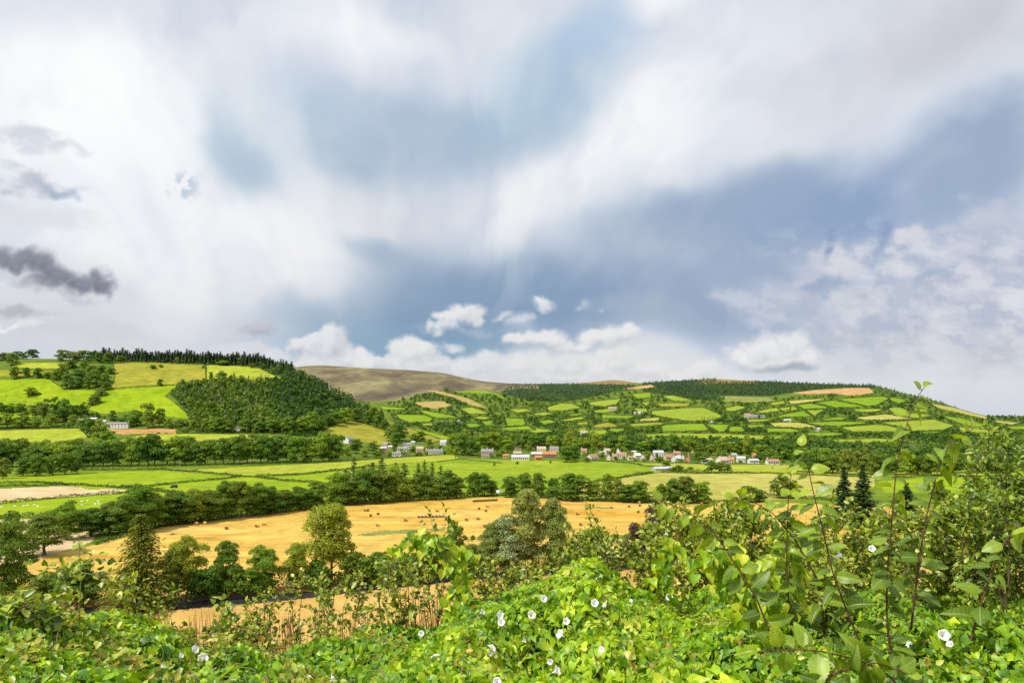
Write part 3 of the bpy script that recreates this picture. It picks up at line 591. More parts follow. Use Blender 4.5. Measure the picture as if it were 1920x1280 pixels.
fid[(fid == -2) & (fpx > 640) & (fY < 178+(np.clip(fpx, 640, 1800)-640)*0.05)] = -5
far = np.array([sum(p[1] for p in f[1])/len(f[1]) for f in FIELDS])
for k, (kind, poly, nm, lab) in enumerate(FIELDS):
    x0, x1 = min(p[0] for p in poly), max(p[0] for p in poly); y0, y1 = min(p[1] for p in poly), max(p[1] for p in poly)
    s = (fpx > x0) & (fpx < x1) & (fpy > y0) & (fpy < y1) & fvis & (fY < 3950)
    w = np.where(s)
    hit = inpoly(fpx[w], fpy[w], poly)
    fid[w[0][hit], w[1][hit]] = k
ZT = ZG.copy()
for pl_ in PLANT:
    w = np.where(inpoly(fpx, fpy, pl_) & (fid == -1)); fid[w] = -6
wk = len(FIELDS)-1
wet = np.zeros((nP, nY), bool); wi = np.where(fid == wk)
for a in (0, 1):
    for b in (0, 1): wet[wi[0]+a, wi[1]+b] = True
ZT[wet] = -0.5
X3 = (PXG[:, None]-CX)/F*YG[None]
V3 = np.stack([X3, np.zeros_like(X3)+YG[None], ZT], -1).reshape(-1, 3)
ii, jj = np.meshgrid(np.arange(nP-1), np.arange(nY-1), indexing='ij')
QUADS = np.stack([ii*nY+jj, (ii+1)*nY+jj, (ii+1)*nY+jj+1, ii*nY+jj+1], -1)
def terrain_piece(name, mask, mat):
    q = QUADS[mask]
    if not len(q): return None
    u, inv = np.unique(q.ravel(), return_inverse=True)
    return link(name, mesh_np(name, V3[u], [inv.reshape(-1, 4)], mat, smooth=True))
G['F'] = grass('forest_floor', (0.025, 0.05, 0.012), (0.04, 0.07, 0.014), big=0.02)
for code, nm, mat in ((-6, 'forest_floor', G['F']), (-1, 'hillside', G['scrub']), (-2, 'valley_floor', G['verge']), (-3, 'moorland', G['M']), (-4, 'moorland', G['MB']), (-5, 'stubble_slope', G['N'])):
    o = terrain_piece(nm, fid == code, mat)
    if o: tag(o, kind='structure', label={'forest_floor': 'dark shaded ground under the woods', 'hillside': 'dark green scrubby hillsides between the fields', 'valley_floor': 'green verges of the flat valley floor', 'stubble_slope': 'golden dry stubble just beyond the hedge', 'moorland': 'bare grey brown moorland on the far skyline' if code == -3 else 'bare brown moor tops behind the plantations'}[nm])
FIELD_OBJ = []
for k, (kind, poly, nm, lab) in enumerate(FIELDS):
    o = terrain_piece(nm, fid == k, G[kind.lower() if kind in 'LB' and k >= 26 else kind])
    if o: tag(o, label=lab, kind='structure')
    FIELD_OBJ.append(o)
# slope right under the camera
gx = np.linspace(-90, 90, 61); gy = np.concatenate([np.linspace(-60, 0, 7), np.linspace(2, 58.3, 34)])
GX, GY = np.meshgrid(gx, gy, indexing='ij'); GZ = near_z(GY)+0.12*np.sin(GX*1.3)*np.sin(GY*0.9)*(np.abs(GX) < 85)
i2, j2 = np.meshgrid(np.arange(60), np.arange(len(gy)-1), indexing='ij'); n2 = len(gy)
tag(link('hedge_bank', mesh_np('hedge_bank', np.stack([GX, GY, GZ], -1).reshape(-1, 3), [np.stack([i2*n2+j2, (i2+1)*n2+j2, (i2+1)*n2+j2+1, i2*n2+j2+1], -1).reshape(-1, 4)], G['N'], smooth=True)), kind='structure', label='grassy bank below the near hedge')
# ------------------------------------------------------------------ tree shapes
def unit(v): return v/(np.linalg.norm(v, axis=-1, keepdims=True)+1e-9)
def leaf_quads(P, Nn, size, r, aspect=0.75, bend=0.25):
    """diamond leaf clumps at P facing Nn"""
    n = len(P); a = unit(np.cross(Nn, r.normal(size=(n, 3)))); b = np.cross(unit(Nn), a)
    s = size[:, None]
    v = np.stack([P+a*s*0.5, P+b*s*0.5*aspect+Nn*s*bend*0.3, P-a*s*0.5, P-b*s*0.5*aspect+Nn*s*bend*0.3], 1).reshape(-1, 3)
    return v, np.arange(4*n).reshape(n, 4)

def crown_points(r, n, H, W, base=0.22, nl=13, shape='round', fine=False):
    """leaf positions over a set of overlapping lobes, crown from base*H to H"""
    C, R = [], []
    ch = H*(1-base)
    for i in range(nl):
        t = (i+0.5)/nl
        if shape == 'round': rad = math.sin(math.pi*(0.26+0.66*t))**0.7
        elif shape == 'tall': rad = math.sin(math.pi*(0.18+0.74*t))**0.5
        elif shape == 'spread': rad = math.sin(math.pi*(0.25+0.68*t))**0.6
        else: rad = 1.0-0.8*t
        a = i*2.4+r.uniform(-0.5, 0.5); q = W/2*rad*r.uniform(0.28, 0.60)
        rr = W*0.5*r.uniform(0.36, 0.56)*(0.6+0.4*rad)
        if fine: q = W/2*rad*r.uniform(0.12, 0.74); rr = W*0.5*r.uniform(0.24, 0.42)*(0.65+0.35*rad)
        C.append((q*math.cos(a), q*math.sin(a), H*base+ch*(0.10+0.80*t)+r.uniform(-.04, .04)*ch)); R.append(rr)
    C, R = np.array(C), np.array(R); C[:, 2] = np.minimum(C[:, 2], H-R*0.72)
    k = r.choice(nl, n, p=R**2/np.sum(R**2))
    d = unit(r.normal(size=(n, 3))); d[:, 2] = np.where(d[:, 2] < -0.3, -d[:, 2]*0.6, d[:, 2])
    rad = R[k]*(1-np.abs(r.normal(0, 0.16, n)))*r.uniform(0.85, 1.12, n)
    P = C[k]+d*rad[:, None]*np.array([1, 1, 0.8])
    nn = unit(d+r.normal(0, 0.55, (n, 3))+np.array([0, 0, 0.25]))
    return P, nn, C

def trunk_paths(r, H, W, C, th):
    top = H*0.62
    z = np.linspace(-0.8, top, 7); wob = np.cumsum(r.normal(0, H*0.008, (7, 2)), 0)
    P = np.column_stack([wob, z]); paths = [(P, np.interp(z, [-0.8, 0, 0.8, top], [th*1.5, th*1.35, th, th*0.3]))]
    for c in C[:9]:
        i = int(np.clip(np.searchsorted(z, c[2]*0.55), 2, 5)); s = P[i]; m = (s+c)/2+np.array([0, 0, 0.06*H*r.uniform(-.3, 1)])
        paths.append((np.array([s, (s+m)/2, m, (m+c)/2, c]), np.linspace(th*0.45, th*0.1, 5)))
    return paths

def make_tree(seed, n, H, W, leaf, base, shape, parts, crown_mat, bark_mat, sides=5, fine=None, nl=30):
    r = np.random.default_rng(seed)
    P, nn, C = crown_points(r, n, H, W, base, nl if parts else 9, shape, parts if fine is None else fine)
    v, q = leaf_quads(P, nn, r.uniform(0.6, 1.35, n)*leaf, r)
    tv, tq = tubes(trunk_paths(r, H, W, C, H*0.017+0.08), sides)
    if parts:
        return mesh_np('crown', v, [q], crown_mat), mesh_np('trunk', tv, [tq], bark_mat, smooth=True)
    return mesh_np('tree', np.concatenate([v, tv]), [np.concatenate([q, tq+len(v)])], [crown_mat, bark_mat], matidx=np.concatenate([np.zeros(len(q)), np.ones(len(tq))]))

def make_conifer(seed, levels, per, sprays, H, W, base, parts, crown_mat, bark_mat, spray_len, droop=0.35, ex=0.85):
    r = np.random.default_rng(seed); P, D, S = [], [], []
    for i in range(levels):
        t = (i+0.5)/levels; z = H*base+H*(1-base)*t
        L = W/2*(1-t)**ex*r.uniform(0.8, 1.1)+0.15*W*(1-t)*0.2
        for j in range(per):
            a = r.uniform(0, 6.283); l = L*r.uniform(0.65, 1.12)
            for s in range(sprays):
                u = (s+0.6)/sprays
                P.append((math.cos(a)*l*u+r.normal(0, .02*W), math.sin(a)*l*u+r.normal(0, .02*W), z-droop*l*u**1.4+0.12*l*(u > 0.85)+r.normal(0, .008*H)))
                D.append((math.cos(a), math.sin(a), -droop*0.8)); S.append(spray_len*r.uniform(0.7, 1.3)*(1.1-0.55*t))
    P, D, S = np.array(P), unit(np.array(D)), np.array(S); n = len(P)
    side = unit(np.cross(D, np.array([0, 0, 1.0]))+r.normal(0, 0.35, (n, 3))); dn = np.array([0, 0, -1.0])
    s = S[:, None]
    v = np.stack([P-D*s*0.4, P+side*s*0.38+dn*s*0.22, P+D*s*0.75+dn*s*0.18, P-side*s*0.38+dn*s*0.22], 1).reshape(-1, 3)
    q = np.arange(4*n).reshape(n, 4)
    z = np.linspace(-0.8, H, 8); tv, tq = tubes([(np.column_stack([np.zeros((8, 2)), z]), np.interp(z, [-.8, 0, 1, H], [H*.026, H*.022, H*.014, 0.02]))], 6)
    if parts:
        return mesh_np('crown', v, [q], crown_mat), mesh_np('trunk', tv, [tq], bark_mat, smooth=True)
    return mesh_np('tree', np.concatenate([v, tv]), [np.concatenate([q, tq+len(v)])], [crown_mat, bark_mat], matidx=np.concatenate([np.zeros(len(q)), np.ones(len(tq))]))

LIB = {}
for i in range(7):
    sh = ['round', 'tall', 'round', 'spread', 'round', 'tall', 'spread'][i]
    LIB['near', i] = make_tree(100+i, 17000, 20, 15, 0.47, [0.0, 0.02, 0.06, 0.16, 0.0, 0.04, 0.1][i], sh, True, M['leaf_mid'], M['bark'])
    LIB['mid', i] = make_tree(200+i, 6500, 18, 15, 0.68, [0.0, 0.0, 0.02, 0.05, 0.0, 0.0, 0.04][i], sh, True, M['leaf_mid'], M['bark'])
    LIB['far', i] = make_tree(300+i, 2100, 16, 14, 1.0, [0.0, 0.0, 0.02, 0.05, 0.0, 0.0, 0.05][i], sh, False, M['leaf_mid'], M['bark'], 4)
LIB['near', 7] = make_tree(107, 19000, 20, 15, 0.5, 0.17, 'tall', True, M['leaf_mid'], M['bark'], fine=False, nl=22)
for i in range(3):
    LIB['bush', i] = make_tree(400+i, 3600, 6, 7, 0.42, 0.0, 'spread', True, M['leaf_mid'], M['bark'])
    LIB['conifer', i] = make_conifer(500+i, 16, 7, 4, 16, 6.5, 0.08, False, M['leaf_conifer'], M['bark'], 1.5)
    LIB['pine', i] = make_conifer(520+i, 15, 7, 5, 18, 9.0, 0.22, True, M['leaf_conifer'], M['bark'], 1.25, 0.05)
for i in range(2):
    LIB['yew', i] = make_conifer(530+i, 24, 12, 6, 18, 9.0, 0.0, True, M['leaf_conifer'], M['bark'], 1.3, 0.12)
LIB['poplar', 0] = make_tree(540, 420, 12, 2.3, 0.7, 0.02, 'tall', False, M['leaf_dark'], M['bark'], 4)

TREE_N = {}
def place_tree(lib, var, px, py, hpx, wpx, mat, name, label, cat='tree', group=None, pos=None, trunk_mat=None):
    """a tree standing at photo point (px, py): hpx tall and wpx wide there"""
    p = pos if pos is not None else at(px, py)
    m = LIB[lib, var]; k = p.y/F
    ref = {'near': (20, 15), 'mid': (18, 15), 'far': (16, 14), 'bush': (6, 7), 'conifer': (16, 6.5), 'pine': (18, 9), 'yew': (18, 9), 'poplar': (12, 2.3)}[lib]
    gr = 1.12 if lib == 'far' else 0.98
    sc = (wpx*k/ref[1]*gr, wpx*k/ref[1]*gr, hpx*k/ref[0]*(1.08 if lib == 'far' else 1))
    rz = rng.uniform(0, 6.28)
    if isinstance(m, tuple):
        o = link(name, None, loc=p, rz=rz, scale=sc)
        c = link('crown', m[0], o); c.material_slots[0].link = 'OBJECT'; c.material_slots[0].material = M[mat]
        t = link('trunk', m[1], o)
        if trunk_mat: t.material_slots[0].link = 'OBJECT'; t.material_slots[0].material = M[trunk_mat]
    else:
        o = link(name, m, loc=p, rz=rz, scale=sc)
        o.material_slots[0].link = 'OBJECT'; o.material_slots[0].material = M[mat]
    return tag(o, label, cat, group)

WORD = {'leaf_mid': 'mid green', 'leaf_dark': 'dark green', 'leaf_yellow': 'yellowish green', 'leaf_olive': 'olive green', 'leaf_grey': 'silvery grey', 'leaf_copper': 'purple brown', 'leaf_conifer': 'blackish green'}
def tree_line(items, where, group, lib='far', name='broadleaf_tree', noun='broadleaf tree', cat='tree'):
    """items: [(px, py, hpx, wpx, mat)] -> one tree each, told apart by its place in the line"""
    items = sorted(items)
    cnt = {}
    for it in items: cnt[it[4]] = cnt.get(it[4], 0)+1
    seen = {}
    for px, py, h, w, mat in items:
        h *= rng.uniform(.80, 1.2); w *= rng.uniform(.85, 1.2)
        seen[mat] = seen.get(mat, 0)+1
        lab = f"{WORD[mat]} {noun} {where}" if cnt[mat] == 1 else f"{WORD[mat]} {noun}, {ordinal(seen[mat])} from the left {where}"
        v = int(rng.integers(0, 7 if lib in ('near', 'mid', 'far') else 3))
        place_tree(lib, v, px, py, h, w, mat, name, lab, cat, group)

def auto_line(path, step, h, w, mats, jit=2.0, skip=()):
    out = []; x = path[0][0]; px_, py_ = [p[0] for p in path], [p[1] for p in path]
    while x < path[-1][0]:
        if not any(a < x < b for a, b in skip):
            hh = rng.uniform(*h); out.append((x+rng.uniform(-.25, .25)*step, float(np.interp(x, px_, py_))+rng.uniform(-jit, jit)*0.5, hh, rng.uniform(*w), str(rng.choice(mats))))
        x += step*rng.uniform(0.8, 1.2)
    return out
DK, MD, YL, OL, GR, CP, CN = 'leaf_dark', 'leaf_mid', 'leaf_yellow', 'leaf_olive', 'leaf_grey', 'leaf_copper', 'leaf_conifer'

# --- trees along the river and in front of the golden field
place_tree('near', 0, 12, 1128, 172, 120, DK, 'broadleaf_tree', 'tall dense dark tree at the left edge beside the river')
place_tree('near', 2, -62, 1130, 165, 110, MD, 'broadleaf_tree', 'mid green tree just cut off by the left edge')
place_tree('near', 3, 84, 1040, 76, 112, OL, 'broadleaf_tree', 'wide olive tree with open crown on the pale stubble patch')
place_tree('near', 6, 122, 1012, 74, 72, MD, 'broadleaf_tree', 'spindly upright tree rising behind the wide olive tree')
place_tree('near', 4, 150, 1133, 84, 120, DK, 'broadleaf_tree', 'low dark green tree left of the spruce by the river')
place_tree('near', 4, 92, 1132, 60, 90, OL, 'broadleaf_tree', 'brownish olive bushy tree under the left edge tree')
place_tree('near', 1, 352, 1118, 118, 84, YL, 'willow_tree', 'feathery yellowish willow just right of the spruce')
place_tree('near', 5, 320, 1122, 96, 60, OL, 'willow_tree', 'slim olive willow close behind the spruce')
place_tree('near', 2, 424, 1114, 108, 74, DK, 'broadleaf_tree', 'ragged dark tree between the willow and the round green tree')
place_tree('near', 0, 494, 1112, 92, 84, MD, 'broadleaf_tree', 'round fresh green tree above the dark river')
tree_line([(402, 808, 26, 26, MD), (430, 811, 24, 28, DK), (458, 809, 26, 26, OL), (486, 810, 24, 26, DK), (512, 811, 26, 28, MD), (540, 812, 28, 28, DK), (566, 812, 30, 30, YL), (584, 808, 34, 32, MD), (604, 806, 26, 24, DK), (626, 797, 24, 26, DK), (646, 793, 26, 28, MD), (668, 790, 28, 28, DK), (690, 796, 22, 20, DK), (708, 802, 26, 20, DK), (722, 806, 22, 20, OL), (700, 790, 24, 24, MD), (738, 812, 14, 16, DK)], 'along the foot of the hillside wood', 'trees along the foot of the hillside wood', name='woodland_edge_tree', noun='tree')
place_tree('bush', 0, 386, 1120, 56, 90, DK, 'bush', 'dark bush hanging over the river bank beneath the willow', 'bush')
place_tree('bush', 1, 458, 1115, 48, 84, DK, 'bush', 'dark bush at the water edge below the round green tree', 'bush')
place_tree('near', 4, 556, 1104, 88, 70, YL, 'broadleaf_tree', 'yellowish shrubby tree left of the tall lime')
place_tree('near', 7, 619, 1094, 152, 108, YL, 'lime_tree', 'tall oval lime tree standing alone against the golden field', trunk_mat='bark_red')
for args in ((660, 1098, 64, 84, OL, 'olive bush at the right foot of the tall lime'), (712, 1096, 62, 96, DK, 'dark bush right of the tall lime'), (762, 1092, 56, 90, MD, 'mid green bush left of the small round dark tree'), (800, 1086, 66, 90, OL, 'olive bush below the white topped bale row'), (596, 1102, 52, 70, DK, 'dark bush at the left foot of the tall lime')):
    place_tree('bush', int(rng.integers(0, 3)), *args[:5], 'bush', args[5], 'bush')
place_tree('near', 0, 852, 1078, 104, 62, DK, 'broadleaf_tree', 'small round dark tree on the golden field edge')
place_tree('bush', 2, 880, 1082, 62, 84, OL, 'bush', 'olive bush between the round dark tree and grey willow', 'bush')
place_tree('near', 2, 985, 1076, 170, 100, 'leaf_willow', 'willow_tree', 'tallest grey olive willow with feathery top in the centre clump')
place_tree('near', 4, 948, 1078, 116, 112, GR, 'willow_tree', 'silvery grey willow at the left of the centre clump')
place_tree('near', 5, 1036, 1074, 142, 96, 'leaf_willow', 'willow_tree', 'olive willow at the right of the centre clump')
place_tree('near', 3, 925, 1080, 100, 80, 'leaf_willow', 'broadleaf_tree', 'dark tree behind the left of the silvery willow')
place_tree('bush', 0, 1116, 1068, 82, 92, YL, 'bush', 'yellow green willow bush right of the centre clump', 'bush')
place_tree('bush', 1, 1082, 1072, 58, 76, OL, 'bush', 'olive bush at the right foot of the centre clump', 'bush')
place_tree('near', 0, 1236, 1064, 124, 108, CP, 'copper_beech', 'purple brown copper beech behind the hedge')
place_tree('near', 4, 1192, 1066, 88, 76, CP, 'copper_beech', 'smaller purple brown tree left against the copper beech')
place_tree('bush', 2, 1308, 1058, 92, 96, OL, 'bush', 'olive brown thorn bush right of the copper beech', 'bush')
place_tree('bush', 0, 1372, 1052, 84, 90, MD, 'bush', 'green thorn bush beyond the arching hedge branch', 'bush')
# the spruce
sc_, st_ = make_conifer(77, 38, 20, 11, 22.5, 18.5, 0.05, True, M['leaf_spruce'], M['bark_red'], 0.85, 0.36, 0.62)
p = at(265, 1142); sp = link('spruce_tree', None, loc=p); link('crown', sc_, sp); link('trunk', st_, sp)
tag(sp, 'tall dark spruce with drooping branches and pale trunk by the river', 'tree')
for px, py, h, w, lab in ((1582, 985, 112, 58, 'dark yew like conifer behind the hedge, left of a pair'), (1618, 988, 120, 66, 'dark yew like conifer behind the hedge, right of a pair'), (1700, 960, 56, 44, 'small dark conifer glimpsed between the tall hedge shoots')):
    place_tree('yew', int(rng.integers(0, 2)), px, py, h, w, CN, 'conifer_tree', lab)

# --- tree belt along the far edge of the golden field
belt = [(170, 1004, 62, 66, DK), (205, 1000, 66, 60, OL), (240, 1000, 64, 64, DK), (262, 994, 76, 62, MD), (285, 990, 72, 60, YL), (312, 985, 56, 56, OL), (340, 982, 58, 54, DK), (366, 980, 60, 52, YL), (396, 976, 56, 58, OL), (424, 972, 58, 52, DK), (452, 970, 54, 54, OL), (480, 966, 54, 54, DK), (508, 963, 52, 52, DK), (536, 959, 50, 52, OL), (566, 956, 50, 54, DK), (594, 952, 48, 48, DK)]
tree_line([(a, b, h*1.08, w*1.22, m_) for a, b, h, w, m_ in belt], 'in the belt left of the central copse', 'belt of trees behind the golden field', 'near')
belt2 = [(634, 946, 60, 52, MD), (660, 946, 52, 50, OL), (686, 944, 56, 52, DK), (712, 942, 54, 48, OL), (736, 940, 56, 50, YL), (762, 938, 52, 46, YL), (788, 937, 50, 46, DK), (812, 936, 46, 44, OL), (838, 935, 44, 42, DK), (856, 934, 38, 30, OL)]
tree_line([(a, b, h*1.06, w*1.3, m_) for a, b, h, w, m_ in belt2], 'along the front of the central copse', 'broadleaved trees of the central copse', 'mid')
cop = [(648, 926, 58, 40, CN), (664, 922, 56, 30, CN), (682, 918, 54, 34, CN), (700, 918, 56, 32, CN), (716, 916, 54, 30, CN), (742, 914, 46, 28, CN), (758, 916, 46, 34, CN), (784, 912, 40, 24, CN), (796, 912, 44, 22, CN), (810, 914, 46, 26, CN), (826, 912, 42, 24, CN)]
tree_line([(a_, b_, h_, w_*1.45, m_) for a_, b_, h_, w_, m_ in cop], 'at the back of the central copse', 'conifers at the back of the copse', 'pine', 'conifer_tree', 'conifer')
belt3 = [(888, 930, 42, 40, DK), (908, 930, 40, 36, DK), (924, 929, 30, 24, OL), (958, 932, 42, 36, DK), (984, 932, 40, 36, DK), (1010, 933, 42, 34, OL), (1036, 934, 46, 36, DK), (1072, 938, 54, 62, DK), (1112, 938, 42, 38, MD), (1138, 939, 46, 32, YL), (1156, 940, 40, 26, OL), (1176, 941, 40, 44, DK), (1202, 942, 48, 46, MD), (1240, 943, 32, 30, DK), (1262, 943, 40, 40, DK), (1288, 943, 44, 40, OL), (1316, 943, 42, 40, MD), (1402, 941, 28, 36, DK), (1424, 940, 24, 34, DK), (1466, 934, 44, 42, OL), (1488, 934, 30, 30, DK), (1700, 950, 34, 46, DK), (1760, 944, 32, 40, OL), (1830, 938, 36, 46, DK)]
tree_line([(a, b, h*1.05, w*1.22, m_) for a, b, h, w, m_ in belt3], 'along the golden field right of the copse', 'trees right of the central copse', 'mid')
# --- wood below the farm (W1) and its dark front clump
w1 = auto_line([(-60, 876), (300, 872), (480, 868), (640, 864)], 17, (38, 50), (32, 44), [DK, DK, DK, MD], 2)+auto_line([(-60, 862), (160, 856), (340, 854), (480, 850), (640, 846)], 19, (24, 34), (30, 40), [DK, MD, MD, OL], 4)
tree_line(w1, 'in the long wood below the farm', 'long wood below the farm')
tree_line([(6, 897, 34, 40, OL), (44, 892, 40, 38, DK), (70, 892, 44, 42, DK), (98, 890, 40, 36, DK), (122, 889, 40, 38, DK), (144, 888, 42, 34, DK)], 'in the dark clump below the long wood', 'dark clump below the long wood', 'mid')
tree_line([(170, 818, 30, 32, DK), (188, 832, 40, 40, YL), (200, 838, 30, 34, MD), (158, 806, 24, 26, DK)], 'in front of the farm buildings', 'trees in front of the farm')
farm = [(212, 796, 22, 22, DK), (236, 798, 20, 20, DK), (256, 798, 30, 30, DK), (278, 802, 38, 34, YL), (300, 800, 32, 24, DK), (318, 803, 16, 20, MD), (340, 804, 16, 22, OL), (364, 804, 18, 20, YL), (386, 806, 18, 20, MD), (414, 810, 28, 28, DK), (245, 800, 18, 18, MD), (228, 798, 18, 20, DK), (136, 796, 18, 22, YL), (150, 782, 14, 16, MD)]
tree_line(farm, 'around the white farmhouse', 'trees around the white farmhouse')
tree_line([(82, 790, 42, 26, OL), (104, 792, 40, 24, DK), (122, 792, 42, 26, DK), (96, 800, 26, 28, MD), (142, 782, 26, 22, DK), (156, 780, 24, 18, DK), (62, 778, 20, 20, OL), (38, 778, 24, 26, DK), (18, 774, 16, 22, DK), (2, 776, 18, 20, DK), (14, 802, 30, 34, MD), (42, 802, 26, 30, DK), (68, 802, 20, 24, MD), (-14, 804, 28, 30, DK)], 'in the clump left of the farm', 'clump left of the farm')
# --- trees on the left hill pasture
tree_line([(27, 710, 20, 24, DK), (50, 707, 19, 20, DK), (71, 708, 18, 22, DK), (90, 709, 12, 18, DK)], 'in the short row on the high pasture', 'short oak row on the high pasture', name='oak_tree', noun='round oak')
tree_line([(106, 712, 16, 26, DK), (118, 704, 18, 26, OL), (134, 690, 15, 22, DK), (158, 691, 17, 20, DK), (128, 728, 26, 30, DK), (150, 718, 22, 30, DK), (146, 728, 24, 24, DK), (166, 728, 24, 22, DK), (180, 726, 30, 30, DK), (198, 718, 22, 24, DK), (172, 702, 14, 22, OL), (192, 698, 14, 20, DK), (208, 701, 15, 18, DK), (200, 731, 14, 18, OL), (190, 742, 16, 18, OL), (180, 756, 18, 20, OL), (172, 760, 14, 18, OL)], 'in the hedge copse across the high pasture', 'hedge copse across the high pasture', name='oak_tree', noun='spreading oak')
tree_line([(60, 741, 13, 26, DK)], 'with low flat crown alone among the cattle', None, name='oak_tree', noun='tree')
tree_line([(300, 723, 15, 15, DK)], 'alone at the lower edge of the rough pasture', None, name='oak_tree', noun='round tree')
tree_line([(396, 713, 15, 11, OL), (415, 712, 18, 22, DK)], 'on the pale pasture above the wood', None, name='oak_tree', noun='lone oak')
tree_line([(287, 691, 6, 12, DK), (302, 688, 6, 9, DK), (332, 681, 10, 12, MD), (342, 681, 6, 8, OL), (381, 690, 5, 7, DK), (374, 677, 9, 10, OL), (398, 680, 12, 16, OL), (420, 685, 10, 22, MD), (438, 683, 10, 16, OL), (452, 684, 12, 22, MD), (474, 689, 9, 14, OL)], 'by the conifer plantation edge', 'shrubs by the plantation edge', name='bush', noun='bush', cat='bush')
sky_l = [(-10, 676, 10, 26, DK), (10, 674, 10, 24, OL), (23, 684, 18, 24, DK), (32, 673, 11, 16, DK), (44, 673, 9, 14, DK), (60, 672, 14, 24, DK), (84, 672, 14, 14, DK), (94, 670, 18, 14, DK), (104, 672, 16, 18, DK), (116, 677, 20, 18, DK), (130, 674, 14, 20, DK), (142, 677, 14, 20, OL), (156, 674, 14, 26, DK), (176, 674, 14, 26, DK), (166, 680, 12, 18, DK), (184, 680, 14, 18, DK), (203, 681, 16, 22, OL), (226, 680, 12, 20, DK)]
tree_line([(a, b, h*1.15, w*1.2, m_) for a, b, h, w, m_ in sky_l], 'on the skyline left of the conifers', 'skyline trees on the left hill')
con = [(px, float(np.interp(px, [175, 240, 480, 545], [676, 676.5, 686, 700]))+rng.uniform(-1.0, .5)-dy, rng.uniform(16, 22), rng.uniform(13, 20), CN) for dy in (0.2, 2.4) for px in np.arange(178, 548, 5.2)+rng.uniform(-1.2, 1.2, 72)[:len(np.arange(178, 548, 5.2))]]
tree_line(con, 'in the plantation along the left skyline', 'conifer plantation on the left skyline', 'conifer', 'conifer_tree', 'conifer')
# --- village trees
vill = [(742, 840, 26, 26, DK), (732, 826, 22, 28, DK), (747, 826, 38, 38, DK), (788, 826, 22, 22, DK), (777, 826, 12, 16, DK), (700, 850, 22, 26, DK), (668, 850, 22, 28, DK), (636, 852, 22, 26, MD), (652, 858, 18, 18, MD), (682, 857, 14, 18, YL), (706, 858, 12, 16, MD), (624, 862, 14, 20, OL), (800, 848, 12, 16, YL), (780, 855, 8, 10, YL), (806, 838, 14, 14, DK), (826, 845, 10, 16, YL), (848, 852, 10, 20, MD), (866, 853, 40, 26, DK), (886, 854, 36, 26, DK), (874, 846, 38, 22, MD), (902, 850, 30, 26, MD), (918, 850, 36, 28, YL), (932, 850, 34, 26, MD), (952, 848, 26, 26, MD), (884, 834, 24, 22, CP), (992, 847, 14, 18, YL), (1062, 866, 30, 36, DK), (1076, 864, 24, 24, DK), (1112, 849, 10, 14, MD), (1149, 851, 12, 16, MD), (1215, 864, 18, 10, YL), (1232, 865, 14, 8, DK), (1250, 876, 13, 19, OL), (1226, 850, 14, 16, DK), (1272, 884, 12, 26, OL), (1262, 884, 9, 18, OL), (1294, 881, 7, 20, MD), (1308, 868, 18, 22, DK), (1322, 868, 12, 12, DK), (1334, 885, 18, 26, DK), (1350, 885, 18, 24, OL), (1364, 884, 12, 18, DK), (1400, 866, 16, 18, YL), (1388, 868, 6, 8, YL), (1424, 866, 16, 18, DK), (1450, 868, 14, 18, MD), (1100, 866, 8, 16, OL), (1170, 862, 6, 10, MD), (1190, 864, 6, 10, YL), (1206, 865, 6, 8, MD), (1240, 862, 6, 8, MD)]
small = [v_ for v_ in vill if v_[2] <= 8]+[(float(x_), float(np.interp(x_, [700, 830, 930, 1060, 1100, 1300, 1460], [858, 853, 859, 863, 861, 866, 869]))+rng.uniform(-9, 0.8), rng.uniform(6, 14), rng.uniform(8, 16), str(rng.choice([DK, MD, MD, OL, YL]))) for x_ in np.arange(704, 1470, 11.5)+rng.uniform(-5, 5, 67) if not 945 < x_ < 1055]
tree_line([v_ for v_ in vill if v_[2] > 8], 'among the village houses', 'trees among the village houses')
tree_line(small, 'in the village gardens', 'shrubs in the village gardens', name='small_garden_tree', noun='small garden tree', cat='shrub')  # small village trees filling in between the houses
place_tree('poplar', 0, 844, 843, 30, 10, DK, 'poplar_tree', 'dark columnar poplar beside a white house')
for k_, px in enumerate((1317, 1321, 1328, 1332, 1336, 1340, 1343)):
    place_tree('poplar', 0, px, 787, 8, 2.2, DK, 'poplar_tree', f'thin clipped poplar, {ordinal(k_+1)} from the left in the far row', group='row of thin poplars')
tree_line([(875, 855, 3, 4, OL), (927, 873, 6, 6, DK), (970, 870, 5, 8, OL), (1032, 868, 5, 6, DK), (854, 858, 4, 5, DK)], 'on the open meadow', 'bushes on the open meadow', name='bush', noun='lone bush', cat='bush')
# --- broad wood behind the village (front rows as single trees)
w2 = auto_line([(850, 845), (960, 842), (1090, 846), (1200, 850), (1340, 853), (1440, 856), (1560, 868)], 15, (22, 34), (20, 28), [DK, DK, MD, MD, YL], 2)
tree_line(w2, 'in the wood behind the village', 'wood behind the village')
w3 = auto_line([(1500, 884), (1640, 890), (1760, 890), (1980, 896)], 22, (34, 48), (28, 40), [DK, DK, MD, OL], 3)
tree_line(w3, 'in the wood behind the hedge shoots', 'wood behind the hedge shoots')

